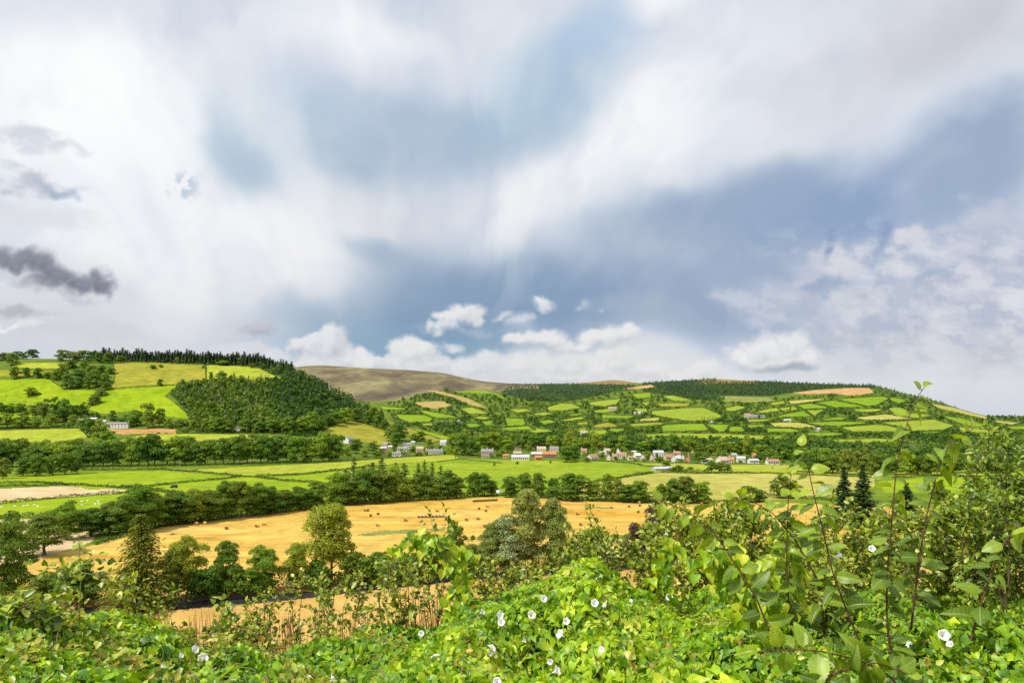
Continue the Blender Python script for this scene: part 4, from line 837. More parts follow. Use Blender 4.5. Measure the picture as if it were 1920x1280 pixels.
# ------------------------------------------------------------------ far woods that read as one mass
def template(seed, n, conifer=False):
    r = np.random.default_rng(seed)
    if conifer:
        t = r.uniform(0, 1, n); a = r.uniform(0, 6.283, n); rad = 0.5*(1-t)**0.9*r.uniform(0.55, 1.05, n)
        P = np.column_stack([np.cos(a)*rad, np.sin(a)*rad, 0.05+0.93*t]); nn = unit(np.column_stack([np.cos(a), np.sin(a), np.full(n, 0.7)])+r.normal(0, .4, (n, 3)))
        v, q = leaf_quads(P, nn, r.uniform(0.18, 0.34, n)*(1.1-0.6*t), r, 0.8)
    else:
        P, nn, _ = crown_points(r, n, 1.0, 1.0, 0.0, 7, 'round')
        v, q = leaf_quads(P, nn, r.uniform(0.16, 0.30, n), r, 0.85)
    return v.reshape(n*4, 3)
TB = [template(600+i, 70) for i in range(5)]; TC = [template(620+i, 46, True) for i in range(4)]
def woodland(name, label, trees, mat, conifer=False):
    """trees: [(x,y,z,h,w)] -> ONE mesh"""
    T = TC if conifer else TB; vs, ts = [], []
    for x, y, z, h, w in trees:
        t = T[int(rng.integers(0, len(T)))]; a = rng.uniform(0, 6.283); c, s = math.cos(a), math.sin(a)
        v = np.column_stack([(t[:, 0]*c-t[:, 1]*s)*w+x, (t[:, 0]*s+t[:, 1]*c)*w+y, t[:, 2]*h+z-0.03*h])
        vs.append(v); dr = 0.5+0.5*math.sin(x*0.013+2*math.sin(y*0.007)+1.3*math.sin(x*0.031+y*0.011)); ts.append(np.full(len(v), np.clip(0.55*dr**1.5+0.5*rng.beta(1.3, 2.4), 0, 1)))
    V = np.concatenate(vs); return tag(link(name, mesh_np(name, V, [np.arange(len(V)).reshape(-1, 4)], mat, tint=np.concatenate(ts))), label, kind='stuff')
def fidat(x, y):
    Y = findY(x, y)
    if Y is None: return -1
    return int(fid[int(np.clip(np.searchsorted(PXG, x)-1, 0, nP-2)), int(np.clip(np.searchsorted(YG, Y)-1, 0, nY-2))])
def scatter(poly, sx, sy, h, w, keep=1.0, avoid=True, ymin=0, ymax=9e9):
    """trees spread over the visible ground inside an outline of the photograph"""
    x0, x1 = min(p[0] for p in poly), max(p[0] for p in poly); y0, y1 = min(p[1] for p in poly), max(p[1] for p in poly)
    out = []
    for yy in np.arange(y0, y1, sy):
        for xx in np.arange(x0, x1, sx):
            x = xx+rng.uniform(-.6, .6)*sx; y = yy+rng.uniform(-.6, .6)*sy
            if rng.uniform() > keep or not inpoly(np.array([x]), np.array([y]), poly)[0]: continue
            Y = findY(x, y)
            if Y is None or not (ymin < Y < ymax): continue
            hh = rng.uniform(*h)
            if avoid:
                if fidat(x, y+0.4) >= 12 or fidat(x, y-0.4) >= 12: continue
                for k in (1.2, 2.2, 3.4, 4.8, 6.4, 8.0):
                    if fidat(x, y-k) >= 12: hh = min(hh, max(k, 1.6)*Y/F*1.05); break
            out.append(((x-CX)/F*Y, Y, float(gz(x, Y)), hh, rng.uniform(*w)*min(1, 0.45+0.55*hh/h[0])))
    return out
hillwood = [(318, 738), (340, 722), (380, 722), (440, 716), (470, 716), (520, 713), (532, 706), (505, 700), (476, 690), (500, 686), (545, 698), (570, 706), (605, 722), (650, 748), (700, 775), (738, 796), (722, 800), (690, 792), (662, 784), (630, 792), (600, 808), (560, 812), (470, 808), (400, 806), (360, 790), (352, 772), (336, 756)]
T1 = scatter(hillwood, 10, 3.8, (9, 18), (9, 19))
T1c = scatter([(330, 740), (430, 722), (520, 720), (560, 760), (480, 780), (380, 770)], 13, 6, (15, 21), (7, 9))+scatter([(480, 690), (545, 696), (575, 706), (610, 722), (655, 748), (705, 774), (735, 794), (722, 796), (660, 760), (600, 735), (540, 715)], 8, 5, (14, 20), (6, 8))
woodland('woodland', 'mixed wood covering the right flank of the left hill', T1, M['wood_mid'])
woodland('woodland', 'dark conifers mixed into the left hill wood', T1c, M['wood_dark'], True)
woodland('woodland', 'deep conifer plantation behind the left skyline row', [((px-CX)/F*Y, Y, float(gz(px, Y)), rng.uniform(15, 20), rng.uniform(6, 8)) for px in np.arange(180, 545, 7) for Y in (1265, 1290, 1320, 1350)], M['wood_dark'], True)
woodland('woodland', 'shrubs and small trees around the farm lane', scatter([(310, 796), (480, 800), (600, 812), (604, 822), (480, 812), (330, 812)], 9, 3, (4, 8), (6, 10))+scatter([(120, 776), (160, 770), (200, 780), (200, 800), (120, 804)], 10, 4, (4, 7), (5, 9)), M['wood_mid'])
rt = scatter([(715, 760), (760, 748), (830, 730), (960, 745), (1090, 742), (1200, 728), (1340, 745), (1450, 748), (1640, 738), (1740, 752), (1840, 776), (1980, 790), (1980, 862), (1700, 862), (1560, 846), (1440, 826), (1340, 826), (1200, 832), (1000, 838), (860, 838), (850, 822), (760, 800), (735, 788)], 9.5, 2.9, (6, 14), (9, 22), keep=0.9)
woodland('woodland', 'scattered woods and tree belts over the far hillsides', rt, M['wood_mid'])
pl = scatter([(940, 736), (960, 720), (1090, 719), (1190, 722), (1205, 728), (1150, 733), (1100, 745), (1060, 752), (1000, 752)], 5.5, 1.3, (8, 12), (10, 15), ymax=4400)+scatter([(1205, 716), (1260, 711), (1340, 709.5), (1345, 716), (1440, 715), (1560, 717), (1640, 719), (1640, 728), (1560, 728), (1490, 735), (1440, 742), (1350, 741), (1300, 738), (1355, 750), (1300, 748), (1240, 738), (1205, 733)], 5.5, 1.2, (9, 12.5), (10, 15))+scatter([(1640, 720), (1690, 728), (1760, 748), (1840, 774), (1850, 780), (1780, 765), (1700, 748), (1640, 738)], 6, 1.8, (8, 13), (7, 11))+scatter([(765, 752), (800, 735), (835, 731), (880, 745), (900, 760), (850, 760), (800, 750)], 6, 1.8, (7, 11), (7, 10))
woodland('woodland', 'dark conifer plantations along the far ridge', pl, M['wood_dark'], True)
lowwood = scatter([(850, 830), (1090, 832), (1300, 836), (1560, 846), (1560, 852), (1300, 844), (1090, 841), (850, 840)], 12, 3.5, (13, 18), (12, 17), avoid=False)+scatter([(1540, 862), (1980, 868), (1980, 878), (1560, 872)], 14, 4, (14, 20), (14, 19), avoid=False)+scatter([(1120, 826), (1340, 828), (1480, 830), (1600, 846), (1980, 866), (1980, 890), (1640, 886), (1500, 866), (1340, 848), (1120, 843)], 11, 3.2, (9, 15), (10, 16), avoid=False)
woodland('woodland', 'deeper rows of the wood behind the village', lowwood, M['wood_mid'])
# low distant country beyond the ridge end
woodland('woodland', 'thin dark tree lines on the low far horizon', scatter([(1850, 778), (1980, 777), (1980, 792), (1850, 788)], 7, 1.6, (8, 14), (12, 22), keep=0.6, avoid=False), M['wood_dark'])

# ------------------------------------------------------------------ hedges
def hedge_mesh(pts, h, w, per_m, leaf, closed=False):
    P = np.array([list(at(*p)) if len(p) == 2 else list(p) for p in pts])
    if closed: P = np.concatenate([P, P[:1]])
    seg = np.linalg.norm(np.diff(P[:, :2], axis=0), axis=1); L = np.concatenate([[0], np.cumsum(seg)])
    n = int(max(12, min(L[-1]*per_m, 5200))); t = rng.uniform(0, L[-1], n)
    X = np.interp(t, L, P[:, 0]); Y = np.interp(t, L, P[:, 1])
    Zg = gzx(X, np.maximum(Y, 60))
    hh = h*(0.75+0.35*np.sin(t*0.21)*np.sin(t*0.083+1.7)+0.15*np.sin(t*0.9))
    a = rng.uniform(0, np.pi, n)
    off = rng.normal(0, w*0.32, (n, 2))
    Q = np.column_stack([X+off[:, 0], Y+off[:, 1], Zg+np.clip(rng.beta(1.5, 1.2, n), 0, 1)*hh])
    nn = unit(np.column_stack([off[:, 0]/w, off[:, 1]/w, rng.uniform(0, 1.0, n)])+rng.normal(0, .5, (n, 3)))
    v, q = leaf_quads(Q, nn, rng.uniform(0.6, 1.4, n)*leaf, rng, 0.85)
    return mesh_np('hedge', v, [q], M['hedge'])
NEAR_HEDGES = [
 ([(-60, 907), (20, 905), (60, 904), (130, 909)], 1.7, 'broken hedge at the far left above the pale stubble'),
 ([(-60, 915), (0, 913), (60, 911), (130, 909), (240, 915), (290, 919)], 2.2, 'dark hedge along the top of the small pale stubble'),
 ([(-60, 950), (0, 945), (60, 938), (120, 933), (200, 927), (290, 921)], 2.3, 'dark hedge between the pale stubble and the sheep pasture'),
 ([(290, 920), (330, 925), (420, 930), (470, 926), (560, 926)], 2.4, 'hedge running right behind the belt trees'),
 ([(226, 914), (280, 912), (330, 906), (400, 900), (450, 894)], 1.8, 'patchy hedge with gaps between two bright green fields'),
 ([(155, 882), (300, 880), (400, 888), (455, 894), (480, 894)], 2.0, 'thin hedge slanting below the long wood'),
 ([(480, 893), (560, 890), (640, 881), (700, 873)], 2.0, 'thin hedge below the long pale field'),
 ([(480, 895), (540, 902), (612, 907)], 2.2, 'hedge sloping down towards the central copse'),
 ([(155, 878), (300, 875), (480, 872), (560, 869), (640, 865), (760, 857), (850, 850)], 2.0, 'long hedge below the village and the dark wood'),
 ([(-60, 974), (20, 971), (90, 967), (155, 965)], 2.4, 'dark hedge under the sheep pasture'),
 ([(1060, 914), (1100, 906), (1140, 900), (1182, 893), (1225, 886)], 2.4, 'hedge between the meadow and the dry pasture'),
 ([(1240, 886), (1300, 888), (1440, 887), (1560, 892), (1640, 896)], 1.9, 'dark straight hedge along the top of the dry pasture'),
 ([(1105, 863), (1150, 866), (1195, 870), (1205, 873), (1255, 876)], 1.4, 'low hedge slanting below the white gabled house'),
 ([(1260, 882), (1290, 884), (1330, 886)], 2.6, 'bushy garden hedge beside the grey strip roof'),
 ([(940, 868), (862, 861), (820, 866)], 0.9, 'low dark bank across the broad meadow'),
 ([(840, 851), (880, 852), (905, 857)], 1.3, 'low hedge left of the stone house'),
 ([(1640, 897), (1760, 892), (1920, 902)], 1.8, 'hedge beyond the shoots on the right'),
 ([(1440, 930), (1560, 938), (1700, 948)], 2.2, 'hedge at the right end of the golden field'),
 ([(-60, 806), (60, 803), (150, 801), (205, 803)], 1.6, 'hedge along the farm lane'),
 ([(330, 813), (480, 811), (600, 822), (650, 826)], 2.0, 'dark hedge above the long pale field'),
]
for pts, h, lab in NEAR_HEDGES:
    me = hedge_mesh(pts, h, 1.7, 22, 0.62)
    tag(link('hedge', me), lab, 'hedge', 'hedges between the valley fields')
hs = 0
for k in range(12, len(FIELDS)-1):
    kind, poly, nm, lab = FIELDS[k]
    if kind in 'RCQT' or FIELD_OBJ[k] is None or len(poly) < 3: continue
    pts = []
    for i in range(len(poly)):
        a, b = poly[i], poly[(i+1) % len(poly)]
        for t in np.linspace(0, 1, 5)[:-1]: pts.append((a[0]+(b[0]-a[0])*t, a[1]+(b[1]-a[1])*t))
    pts = [p for p in pts if findY(*p)]
    Y = np.mean([findY(*p) for p in pts]); far = Y > 1350
    me = hedge_mesh(pts, 3.0 if far else 1.3, 2.6 if far else 1.0, 4.5 if far else 3, 1.8 if far else 1.0, True)
    tag(link('hedge', me), ('dark hedge round the '+lab)[:120], 'hedge', 'hedges round the hillside fields')
for nm_, poly_ in (('dark grassy bank of vegetation along the far edge of the golden field', [(180, 1021), (300, 986), (450, 966), (620, 946), (700, 939), (800, 932), (900, 929), (1040, 929), (1100, 936), (1330, 940), (1440, 941)]),):
    tag(link('hedge', hedge_mesh(poly_, 1.5, 2.6, 16, 0.7)), nm_, 'hedge')
for lab_, poly_, h_, w_ in (('brambly undergrowth at the foot of the left belt trees', [(165, 1006), (240, 996), (300, 986), (396, 974), (480, 964), (600, 950)], 4.0, 5), ('brambly undergrowth at the foot of the central copse', [(612, 946), (700, 942), (800, 936), (868, 932)], 5.0, 5), ('brambly undergrowth at the foot of the trees right of the copse', [(945, 932), (1010, 933), (1070, 938), (1200, 942), (1330, 943)], 3.0, 4), ('leafy shrub layer at the foot of the long wood', [(-60, 877), (300, 873), (480, 869), (650, 862)], 4.0, 6), ('scrub along the river bank under the spruce', [(90, 1132), (200, 1127), (300, 1121), (420, 1112), (580, 1102)], 6.5, 5), ('scrub along the shaded bank right of the tall lime', [(570, 1103), (700, 1094), (900, 1080), (1090, 1066), (1400, 1044)], 3.6, 3.5)):
    tag(link('undergrowth_scrub', hedge_mesh(poly_, h_, w_, 34, 0.6)), lab_, 'scrub')
# ------------------------------------------------------------------ buildings
H = {'white': plain('white_render', (0.56, 0.53, 0.48), 0.9, 0.1, 0.06, 0.8), 'cream': plain('cream_render', (0.54, 0.47, 0.36), 0.9, 0.1, 0.08, 0.8),
 'stone': plain('stone_wall', (0.36, 0.31, 0.235), 0.95, 0.1, 0.35, 1.5), 'brick': plain('brick_wall', (0.42, 0.2, 0.12), 0.95, 0.1, 0.25, 2), 'tan': plain('tan_wall', (0.5, 0.38, 0.25), 0.95, 0.1, 0.2, 1),
 'slate': plain('slate_roof', (0.19, 0.18, 0.175), 0.7, 0.3, 0.2, 1), 'palegrey': plain('pale_sheet_roof', (0.36, 0.36, 0.39), 0.6, 0.3, 0.1, 0.6), 'whiteroof': plain('white_sheet_roof', (0.52, 0.52, 0.52), 0.6, 0.3, 0.08, 0.6),
 'tile': plain('brown_tile_roof', (0.27, 0.16, 0.1), 0.85, 0.2, 0.25, 1), 'red': plain('red_tile_roof', (0.40, 0.15, 0.06), 0.85, 0.2, 0.3, 0.6), 'tanroof': plain('tan_roof', (0.37, 0.28, 0.2), 0.85, 0.2, 0.15, 0.8),
 'dark': plain('window_glass', (0.03, 0.035, 0.045), 0.25, 0.5, 0.2), 'door': plain('dark_door', (0.09, 0.06, 0.045), 0.6, 0.3, 0.2), 'wood': plain('weathered_wood', (0.2, 0.14, 0.09), 0.9, 0.1, 0.3)}
def house(px, py, wpx, wall, roof, label, rot=0.0, eave=4.6, rise=2.6, depth=7.0, chim=1, nwin=3, storeys=2, cat='house', name='house', door=True, group='houses of the village'):
    """gabled building; rot turns it (0: long side towards the viewer, 90: gable end)"""
    p = at(px, py); k = p.y/F
    vis_w = wpx*k*(.82 if group == 'houses of the village' else 1); a = math.radians(rot); wid = vis_w if abs(rot) < 45 else depth*1.25
    dep = depth if abs(rot) < 45 else vis_w
    # long axis always x
    root = link(name, None, loc=p, rz=a); tag(root, label, cat, group)
    e, r = eave, eave+rise
    w2, d2 = (wid/2, dep/2) if abs(rot) < 45 else (wid/2, dep/2)
    MB().gable(2*w2, 2*d2, e, r).build('wall', H[wall], root)
    rb = MB(); o = 0.35; sl = rise/d2
    for s in (-1, 1):
        q = [(-w2-o, s*(d2+o), e-o*sl+0.05), (w2+o, s*(d2+o), e-o*sl+0.05), (w2+o, 0, r+0.05), (-w2-o, 0, r+0.05)]
        if s > 0: q = q[::-1]
        rb.slab(q, None, 0.16)
    ro = rb.build('roof', H[roof], root)
    for c in range(chim):
        cx = (-w2+0.7, w2-0.7, 0.0, -w2*0.4)[c] if chim > 1 else -w2+0.8
        MB().box(cx-.45, cx+.45, -.4, .4, r-0.6, r+1.2).box(cx-.52, cx+.52, -.47, .47, r+1.2, r+1.35).box(cx-.28, cx-.05, -.12, .12, r+1.35, r+1.7).box(cx+.05, cx+.28, -.12, .12, r+1.35, r+1.7).build('chimney', H['tan' if wall != 'white' else 'white'], ro)
    def win(x0, z0, w, h, mat, nm, side):
        b = MB()
        if side == 'front': b.box(x0-w/2, x0+w/2, -d2-0.03, -d2+0.1, z0, z0+h)
        else:
            xx = w2 if math.sin(a) > 0 else -w2   # gable end that faces the viewer
            s = 1 if xx > 0 else -1
            b.box(min(xx-0.1*s, xx+0.03*s), max(xx-0.1*s, xx+0.03*s), x0-w/2, x0+w/2, z0, z0+h)
        return b.build(nm, H[mat], root)
    side = 'front' if abs(rot) < 60 else 'gable'
    span = 2*w2 if side == 'front' else 2*d2
    for st in range(storeys):
        z = 1.0+st*2.6
        if z+1.2 > e+ (rise*0.5 if side == 'gable' else 0): continue
        for i in range(nwin):
            x = span*((i+0.5)/nwin-0.5)*0.9
            if st == 0 and door and i == nwin//2: win(x, 0, 1.1, 2.1, 'door', 'door', side)
            else: win(x, z, 1.15, 1.25, 'dark', 'window', side)
    return root
HOUSES = [
 (222, 802, 39, 'white', 'slate', 'long white two storey farmhouse above the orange earth bank', dict(rot=4, nwin=6, chim=2, eave=5.4, rise=2.4, group=None, cat='farmhouse', name='farmhouse')),
 (191, 796, 15, 'white', 'palegrey', 'white gabled cottage left of the long farmhouse', dict(rot=14, nwin=2, storeys=1, eave=4.0, chim=0, group=None)),
 (172, 790, 21, 'brick', 'whiteroof', 'reddish farm shed with pale roof above the farm cottages', dict(nwin=3, storeys=1, eave=3.6, rise=1.8, chim=0, group=None, cat='shed', name='farm_shed')),
 (150, 790, 20, 'tan', 'tanroof', 'low brown farm shed at the left end of the farm', dict(nwin=2, storeys=1, eave=2.8, rise=1.6, chim=0, group=None, cat='shed', name='farm_shed')),
 (440, 806, 27, 'white', 'slate', 'low white cottage under the hillside wood', dict(rot=-8, nwin=4, storeys=1, eave=3.2, chim=2, group=None)),
 (654, 830, 14, 'white', 'slate', 'white gabled house standing alone above the wood edge', dict(rot=64, depth=9, nwin=2, chim=1, eave=5)),
 (719, 849, 14, 'brick', 'palegrey', 'red brick house with pale grey roof at the village edge', dict(rot=10, nwin=3, eave=5.6, rise=1.6, chim=0)),
 (724, 838, 12, 'tan', 'slate', 'small dark roofed house behind the red brick house', dict(rot=-20, nwin=2, storeys=1, eave=3.4)),
 (732, 841, 9, 'stone', 'whiteroof', 'small shed with white roof behind the brick house', dict(nwin=2, storeys=1, eave=2.6, rise=1.2, chim=0)),
 (744, 855, 19, 'white', 'slate', 'white bungalow with dark lean-to in front of the west village', dict(nwin=4, storeys=1, eave=3.2, rise=1.5, chim=0)),
 (755, 849, 22, 'cream', 'slate', 'long cream stone house in the middle of the west village', dict(rot=-5, nwin=4, eave=5.0, rise=2.0)),
 (764, 841, 19, 'white', 'slate', 'tall white house with two chimneys at the back of the west village', dict(nwin=4, eave=5.2, chim=2)),
 (757, 852, 12, 'stone', 'palegrey', 'small grey outbuilding in front of the cream stone house', dict(nwin=2, storeys=1, eave=2.8, rise=1.4, chim=0)),
 (787, 848, 15, 'tan', 'tanroof', 'brown stone house behind the long white cottages', dict(rot=12, nwin=3, eave=4.6)),
 (814, 851, 38, 'white', 'slate', 'long low row of white cottages beside the meadow', dict(rot=6, nwin=7, storeys=1, eave=3.6, rise=2.0, chim=3)),
 (775, 832, 7, 'white', 'whiteroof', 'tiny white shed under a round tree on the slope', dict(nwin=2, storeys=1, eave=2.6, rise=1.2, chim=0)),
 (832, 834, 14, 'white', 'palegrey', 'white house left of the columnar poplar', dict(rot=-15, nwin=3, eave=4.4)),
 (852, 834, 10, 'cream', 'slate', 'cream gabled house right of the columnar poplar', dict(rot=70, nwin=2, eave=5.6, depth=9)),
 (914, 857, 27, 'stone', 'slate', 'large stone house with three chimneys beside the meadow', dict(rot=-4, nwin=5, eave=6.4, rise=2.6, chim=3, depth=9)),
 (948, 858, 12, 'tan', 'red', 'small red roofed outbuilding right of the stone house', dict(nwin=2, storeys=1, eave=2.6, rise=1.4, chim=0, cat='barn', name='barn')),
 (970, 854, 18, 'stone', 'tanroof', 'tan roofed barn behind the long grey barn', dict(nwin=3, storeys=1, eave=3.0, rise=1.8, chim=0, cat='barn', name='barn')),
 (976, 862, 40, 'cream', 'palegrey', 'long low barn with grey sheet roof beside the meadow', dict(rot=-3, nwin=8, storeys=1, eave=3.2, rise=2.2, depth=11, chim=0, door=False, cat='barn', name='barn')),
 (1006, 856, 24, 'wood', 'whiteroof', 'barn with whitish sheet roof between grey and red barns', dict(nwin=3, storeys=1, eave=3.4, rise=1.6, chim=0, cat='barn', name='barn')),
 (1031, 858, 31, 'wood', 'red', 'big open barn with long red roof', dict(rot=-3, nwin=6, storeys=1, eave=4.2, rise=2.4, depth=10, chim=0, cat='barn', name='barn')),
 (1009, 862, 15, 'brick', 'red', 'low orange roofed shed in front of the red barn', dict(rot=12, nwin=3, storeys=1, eave=2.6, rise=2.0, chim=0, cat='barn', name='barn')),
 (1015, 848, 20, 'cream', 'tanroof', 'cream hip roofed house, left of two alike above the barns', dict(nwin=3, eave=4.4, rise=3.0, depth=9)),
 (1039, 848, 20, 'cream', 'slate', 'cream grey roofed house, right of two alike above the barns', dict(nwin=3, eave=4.4, rise=3.0, depth=9)),
 (1003, 842, 11, 'stone', 'palegrey', 'small grey roofed house behind a round yellow bush', dict(rot=-10, nwin=2, eave=4)),
 (971, 843, 15, 'tan', 'tile', 'brown bungalow under the village wood', dict(nwin=3, storeys=1, eave=3, chim=0)),
 (1095, 851, 13, 'tan', 'tile', 'brown house at the wood edge right of the big dark tree', dict(rot=-8, nwin=3, eave=4.2)),
 (1111, 862, 20, 'white', 'tile', 'white gabled house with red brown roof at the left of the east village', dict(rot=30, nwin=2, storeys=1, eave=3.0, rise=3.0, chim=0, depth=8)),
 (1126, 857, 15, 'stone', 'tanroof', 'tan roofed house behind the white gabled house', dict(rot=-20, nwin=2, eave=4)),
 (1138, 853, 12, 'cream', 'tanroof', 'tall cream house with big chimney by the wood', dict(rot=20, nwin=2, eave=5.4)),
 (1141, 862, 9, 'cream', 'tile', 'cream gable end, left of a linked pair', dict(rot=82, nwin=2, eave=3.6, rise=3, chim=0)),
 (1153, 862, 12, 'cream', 'tile', 'cream house, right of a linked pair', dict(rot=-12, nwin=2, eave=3.6, rise=2.8)),
 (1160, 849, 6, 'white', 'slate', 'small white gable among trees above the east village', dict(rot=70, nwin=1, eave=4.4, chim=0)),
 (1168, 859, 16, 'white', 'tile', 'white house with broad brown roof and side gable', dict(rot=-12, nwin=3, storeys=1, eave=3.4, rise=3.2)),
 (1188, 853, 11, 'white', 'whiteroof', 'flat pale roofed house at the back of the east village', dict(nwin=3, eave=4.6, rise=0.6, chim=0)),
 (1182, 862, 11, 'white', 'tile', 'low white bungalow with brown roof facing the field', dict(nwin=3, storeys=1, eave=2.6, rise=1.8, chim=0)),
 (1195, 859, 13, 'white', 'whiteroof', 'white chalet house with pale roof', dict(rot=10, nwin=3, storeys=1, eave=3.4, rise=2.2)),
 (1206, 863, 10, 'cream', 'tile', 'cream gabled house left of the conical conifer', dict(rot=68, nwin=2, eave=3.8, rise=3.0, chim=0)),
 (1222, 863, 8, 'white', 'slate', 'white gable just right of the conical conifer', dict(rot=74, nwin=1, eave=4.0, rise=3.0, chim=0)),
 (1234, 855, 22, 'white', 'palegrey', 'wide white house with pale grey hipped roof behind the conifers', dict(nwin=4, eave=4.2, rise=2.6, depth=10, chim=0)),
 (1230, 864, 12, 'tan', 'tile', 'low brown house in front of the wide white house', dict(nwin=3, storeys=1, eave=2.8, rise=2.0, chim=0)),
 (1253, 862, 17, 'tan', 'tile', 'brown roofed house with rooflights right of the conifers', dict(rot=8, nwin=3, storeys=1, eave=3.2, rise=3.2)),
 (1269, 857, 15, 'tan', 'tile', 'brown house with tall chimney higher up the lane', dict(rot=-6, nwin=3, eave=4.6, rise=2.4)),
 (1262, 865, 7, 'white', 'tile', 'white gable end left of a pale roofed house', dict(rot=80, nwin=2, eave=4.4, rise=3.0, chim=0)),
 (1271, 864, 12, 'white', 'palegrey', 'white house with pale grey roof between two gables', dict(nwin=3, storeys=1, eave=3.0, rise=2.6, chim=0)),
 (1280, 864, 7, 'white', 'tile', 'white gable end right of the pale roofed house', dict(rot=76, nwin=2, eave=4.4, rise=3.0, chim=0)),
 (1291, 865, 9, 'brick', 'tile', 'red brown gabled house at the right end of the close', dict(rot=70, nwin=2, eave=4.2, rise=2.8)),
 (1300, 857, 7, 'cream', 'tile', 'cream house half hidden by a tree above the close', dict(rot=-20, nwin=2, eave=4.2)),
 (1328, 867, 15, 'white', 'tanroof', 'white bungalow left of the large tan roofed house', dict(rot=10, nwin=3, storeys=1, eave=3.0, rise=1.8, chim=0)),
 (1354, 868, 22, 'cream', 'tanroof', 'large cream house with broad tan roof', dict(rot=22, nwin=3, storeys=1, eave=3.4, rise=3.2, depth=9, chim=0)),
 (1371, 867, 12, 'tan', 'tile', 'brown roofed house right of the large tan roofed house', dict(rot=-16, nwin=2, storeys=1, eave=3.2, rise=3.0)),
 (1389, 866, 18, 'white', 'palegrey', 'white house with lilac grey roof beside a yellow bush', dict(rot=-10, nwin=4, eave=4.0, rise=2.2)),
 (1356, 857, 14, 'stone', 'palegrey', 'grey flat roofed building under the village wood', dict(nwin=3, eave=4.2, rise=0.8)),
 (1376, 856, 9, 'white', 'whiteroof', 'small white block under the village wood', dict(nwin=2, storeys=1, eave=3.4, rise=0.6, chim=0)),
 (1414, 860, 7, 'brick', 'red', 'tiny red roofed house in the trees', dict(nwin=2, eave=3.8, chim=0)),
 (1412, 868, 22, 'white', 'palegrey', 'low white terrace with pale roofs', dict(rot=4, nwin=5, storeys=1, eave=3.0, rise=1.5, chim=0)),
 (1448, 870, 27, 'white', 'tile', 'long white bungalow with brown tile roof at the right end of the village', dict(rot=3, nwin=6, storeys=1, eave=3.0, rise=2.2)),
 (1411, 785, 26, 'stone', 'slate', 'rambling stone manor on the far hillside', dict(rot=10, nwin=6, eave=6.0, rise=4, depth=14, chim=3, group='houses on the far hillside')),
 (1402, 783, 12, 'cream', 'tile', 'cream front wing of the hillside manor', dict(rot=-20, nwin=3, eave=6.5, rise=5, depth=12, chim=1, group='houses on the far hillside')),
 (1425, 784, 13, 'white', 'palegrey', 'pale east wing of the hillside manor', dict(rot=8, nwin=3, eave=6.0, rise=3, depth=12, chim=0, group='houses on the far hillside')),
 (836, 793, 15, 'white', 'whiteroof', 'long white barn below the green wedge field', dict(nwin=4, storeys=1, eave=3.6, rise=1.8, chim=0, group='houses on the far hillside', cat='barn', name='barn')),
 (856, 794, 9, 'white', 'palegrey', 'white far house right of the long white barn', dict(rot=30, nwin=2, eave=5, group='houses on the far hillside')),
 (865, 796, 5, 'white', 'slate', 'tiny white gable right of the far white house', dict(rot=75, nwin=1, eave=4.5, chim=0, group='houses on the far hillside')),
 (896, 820, 10, 'stone', 'palegrey', 'lilac roofed house in the trees, left of a pair', dict(nwin=3, eave=4.6, rise=3, group='houses on the far hillside')),
 (909, 822, 7, 'stone', 'palegrey', 'lilac roofed house in the trees, right of a pair', dict(rot=20, nwin=2, eave=4.6, rise=3, chim=0, group='houses on the far hillside')),
 (1148, 769, 15, 'stone', 'tanroof', 'large pinkish barn in the upper woods', dict(nwin=4, storeys=1, eave=7, rise=3, depth=14, chim=0, group='houses on the far hillside', cat='barn', name='barn')),
 (1197, 776, 16, 'white', 'whiteroof', 'long white farm shed on the upper slope', dict(rot=-6, nwin=4, storeys=1, eave=3.6, rise=2, chim=0, group='houses on the far hillside', cat='barn', name='barn')),
 (1089, 815, 8, 'white', 'tanroof', 'pinkish white cottage, left of a pair in the trees', dict(nwin=2, eave=4.2, group='houses on the far hillside')),
 (1098, 814, 7, 'white', 'tanroof', 'pinkish white cottage, right of a pair in the trees', dict(rot=30, nwin=2, eave=4.0, group='houses on the far hillside')),
 (1335, 793, 12, 'white', 'whiteroof', 'low white shed below the thin poplars', dict(nwin=3, storeys=1, eave=3.4, rise=1.4, chim=0, group='houses on the far hillside', cat='shed', name='farm_shed')),
 (1476, 789, 13, 'white', 'whiteroof', 'low white shed in the hedge line of the far slope', dict(nwin=3, storeys=1, eave=3.2, rise=1.4, chim=0, group='houses on the far hillside', cat='shed', name='farm_shed')),
 (1534, 808, 13, 'white', 'tanroof', 'white cottage below the wide green field', dict(rot=-12, nwin=3, eave=4.4, rise=3, group='houses on the far hillside')),
 (1852, 855, 14, 'white', 'whiteroof', 'long pale shed far behind the ash sapling', dict(nwin=4, storeys=1, eave=3.6, rise=1.6, chim=0, group='houses on the far hillside', cat='shed', name='farm_shed')),
 (1241, 882, 36, 'stone', 'palegrey', 'long low building with pale grey roof behind the meadow hedge', dict(rot=14, nwin=5, storeys=1, eave=2.0, rise=1.4, depth=9, chim=0, group=None, cat='shed', name='farm_shed')),
]
for px, py, w, wall, roof, lab, kw in HOUSES:
    house(px, py, w, wall, roof, lab, **kw)

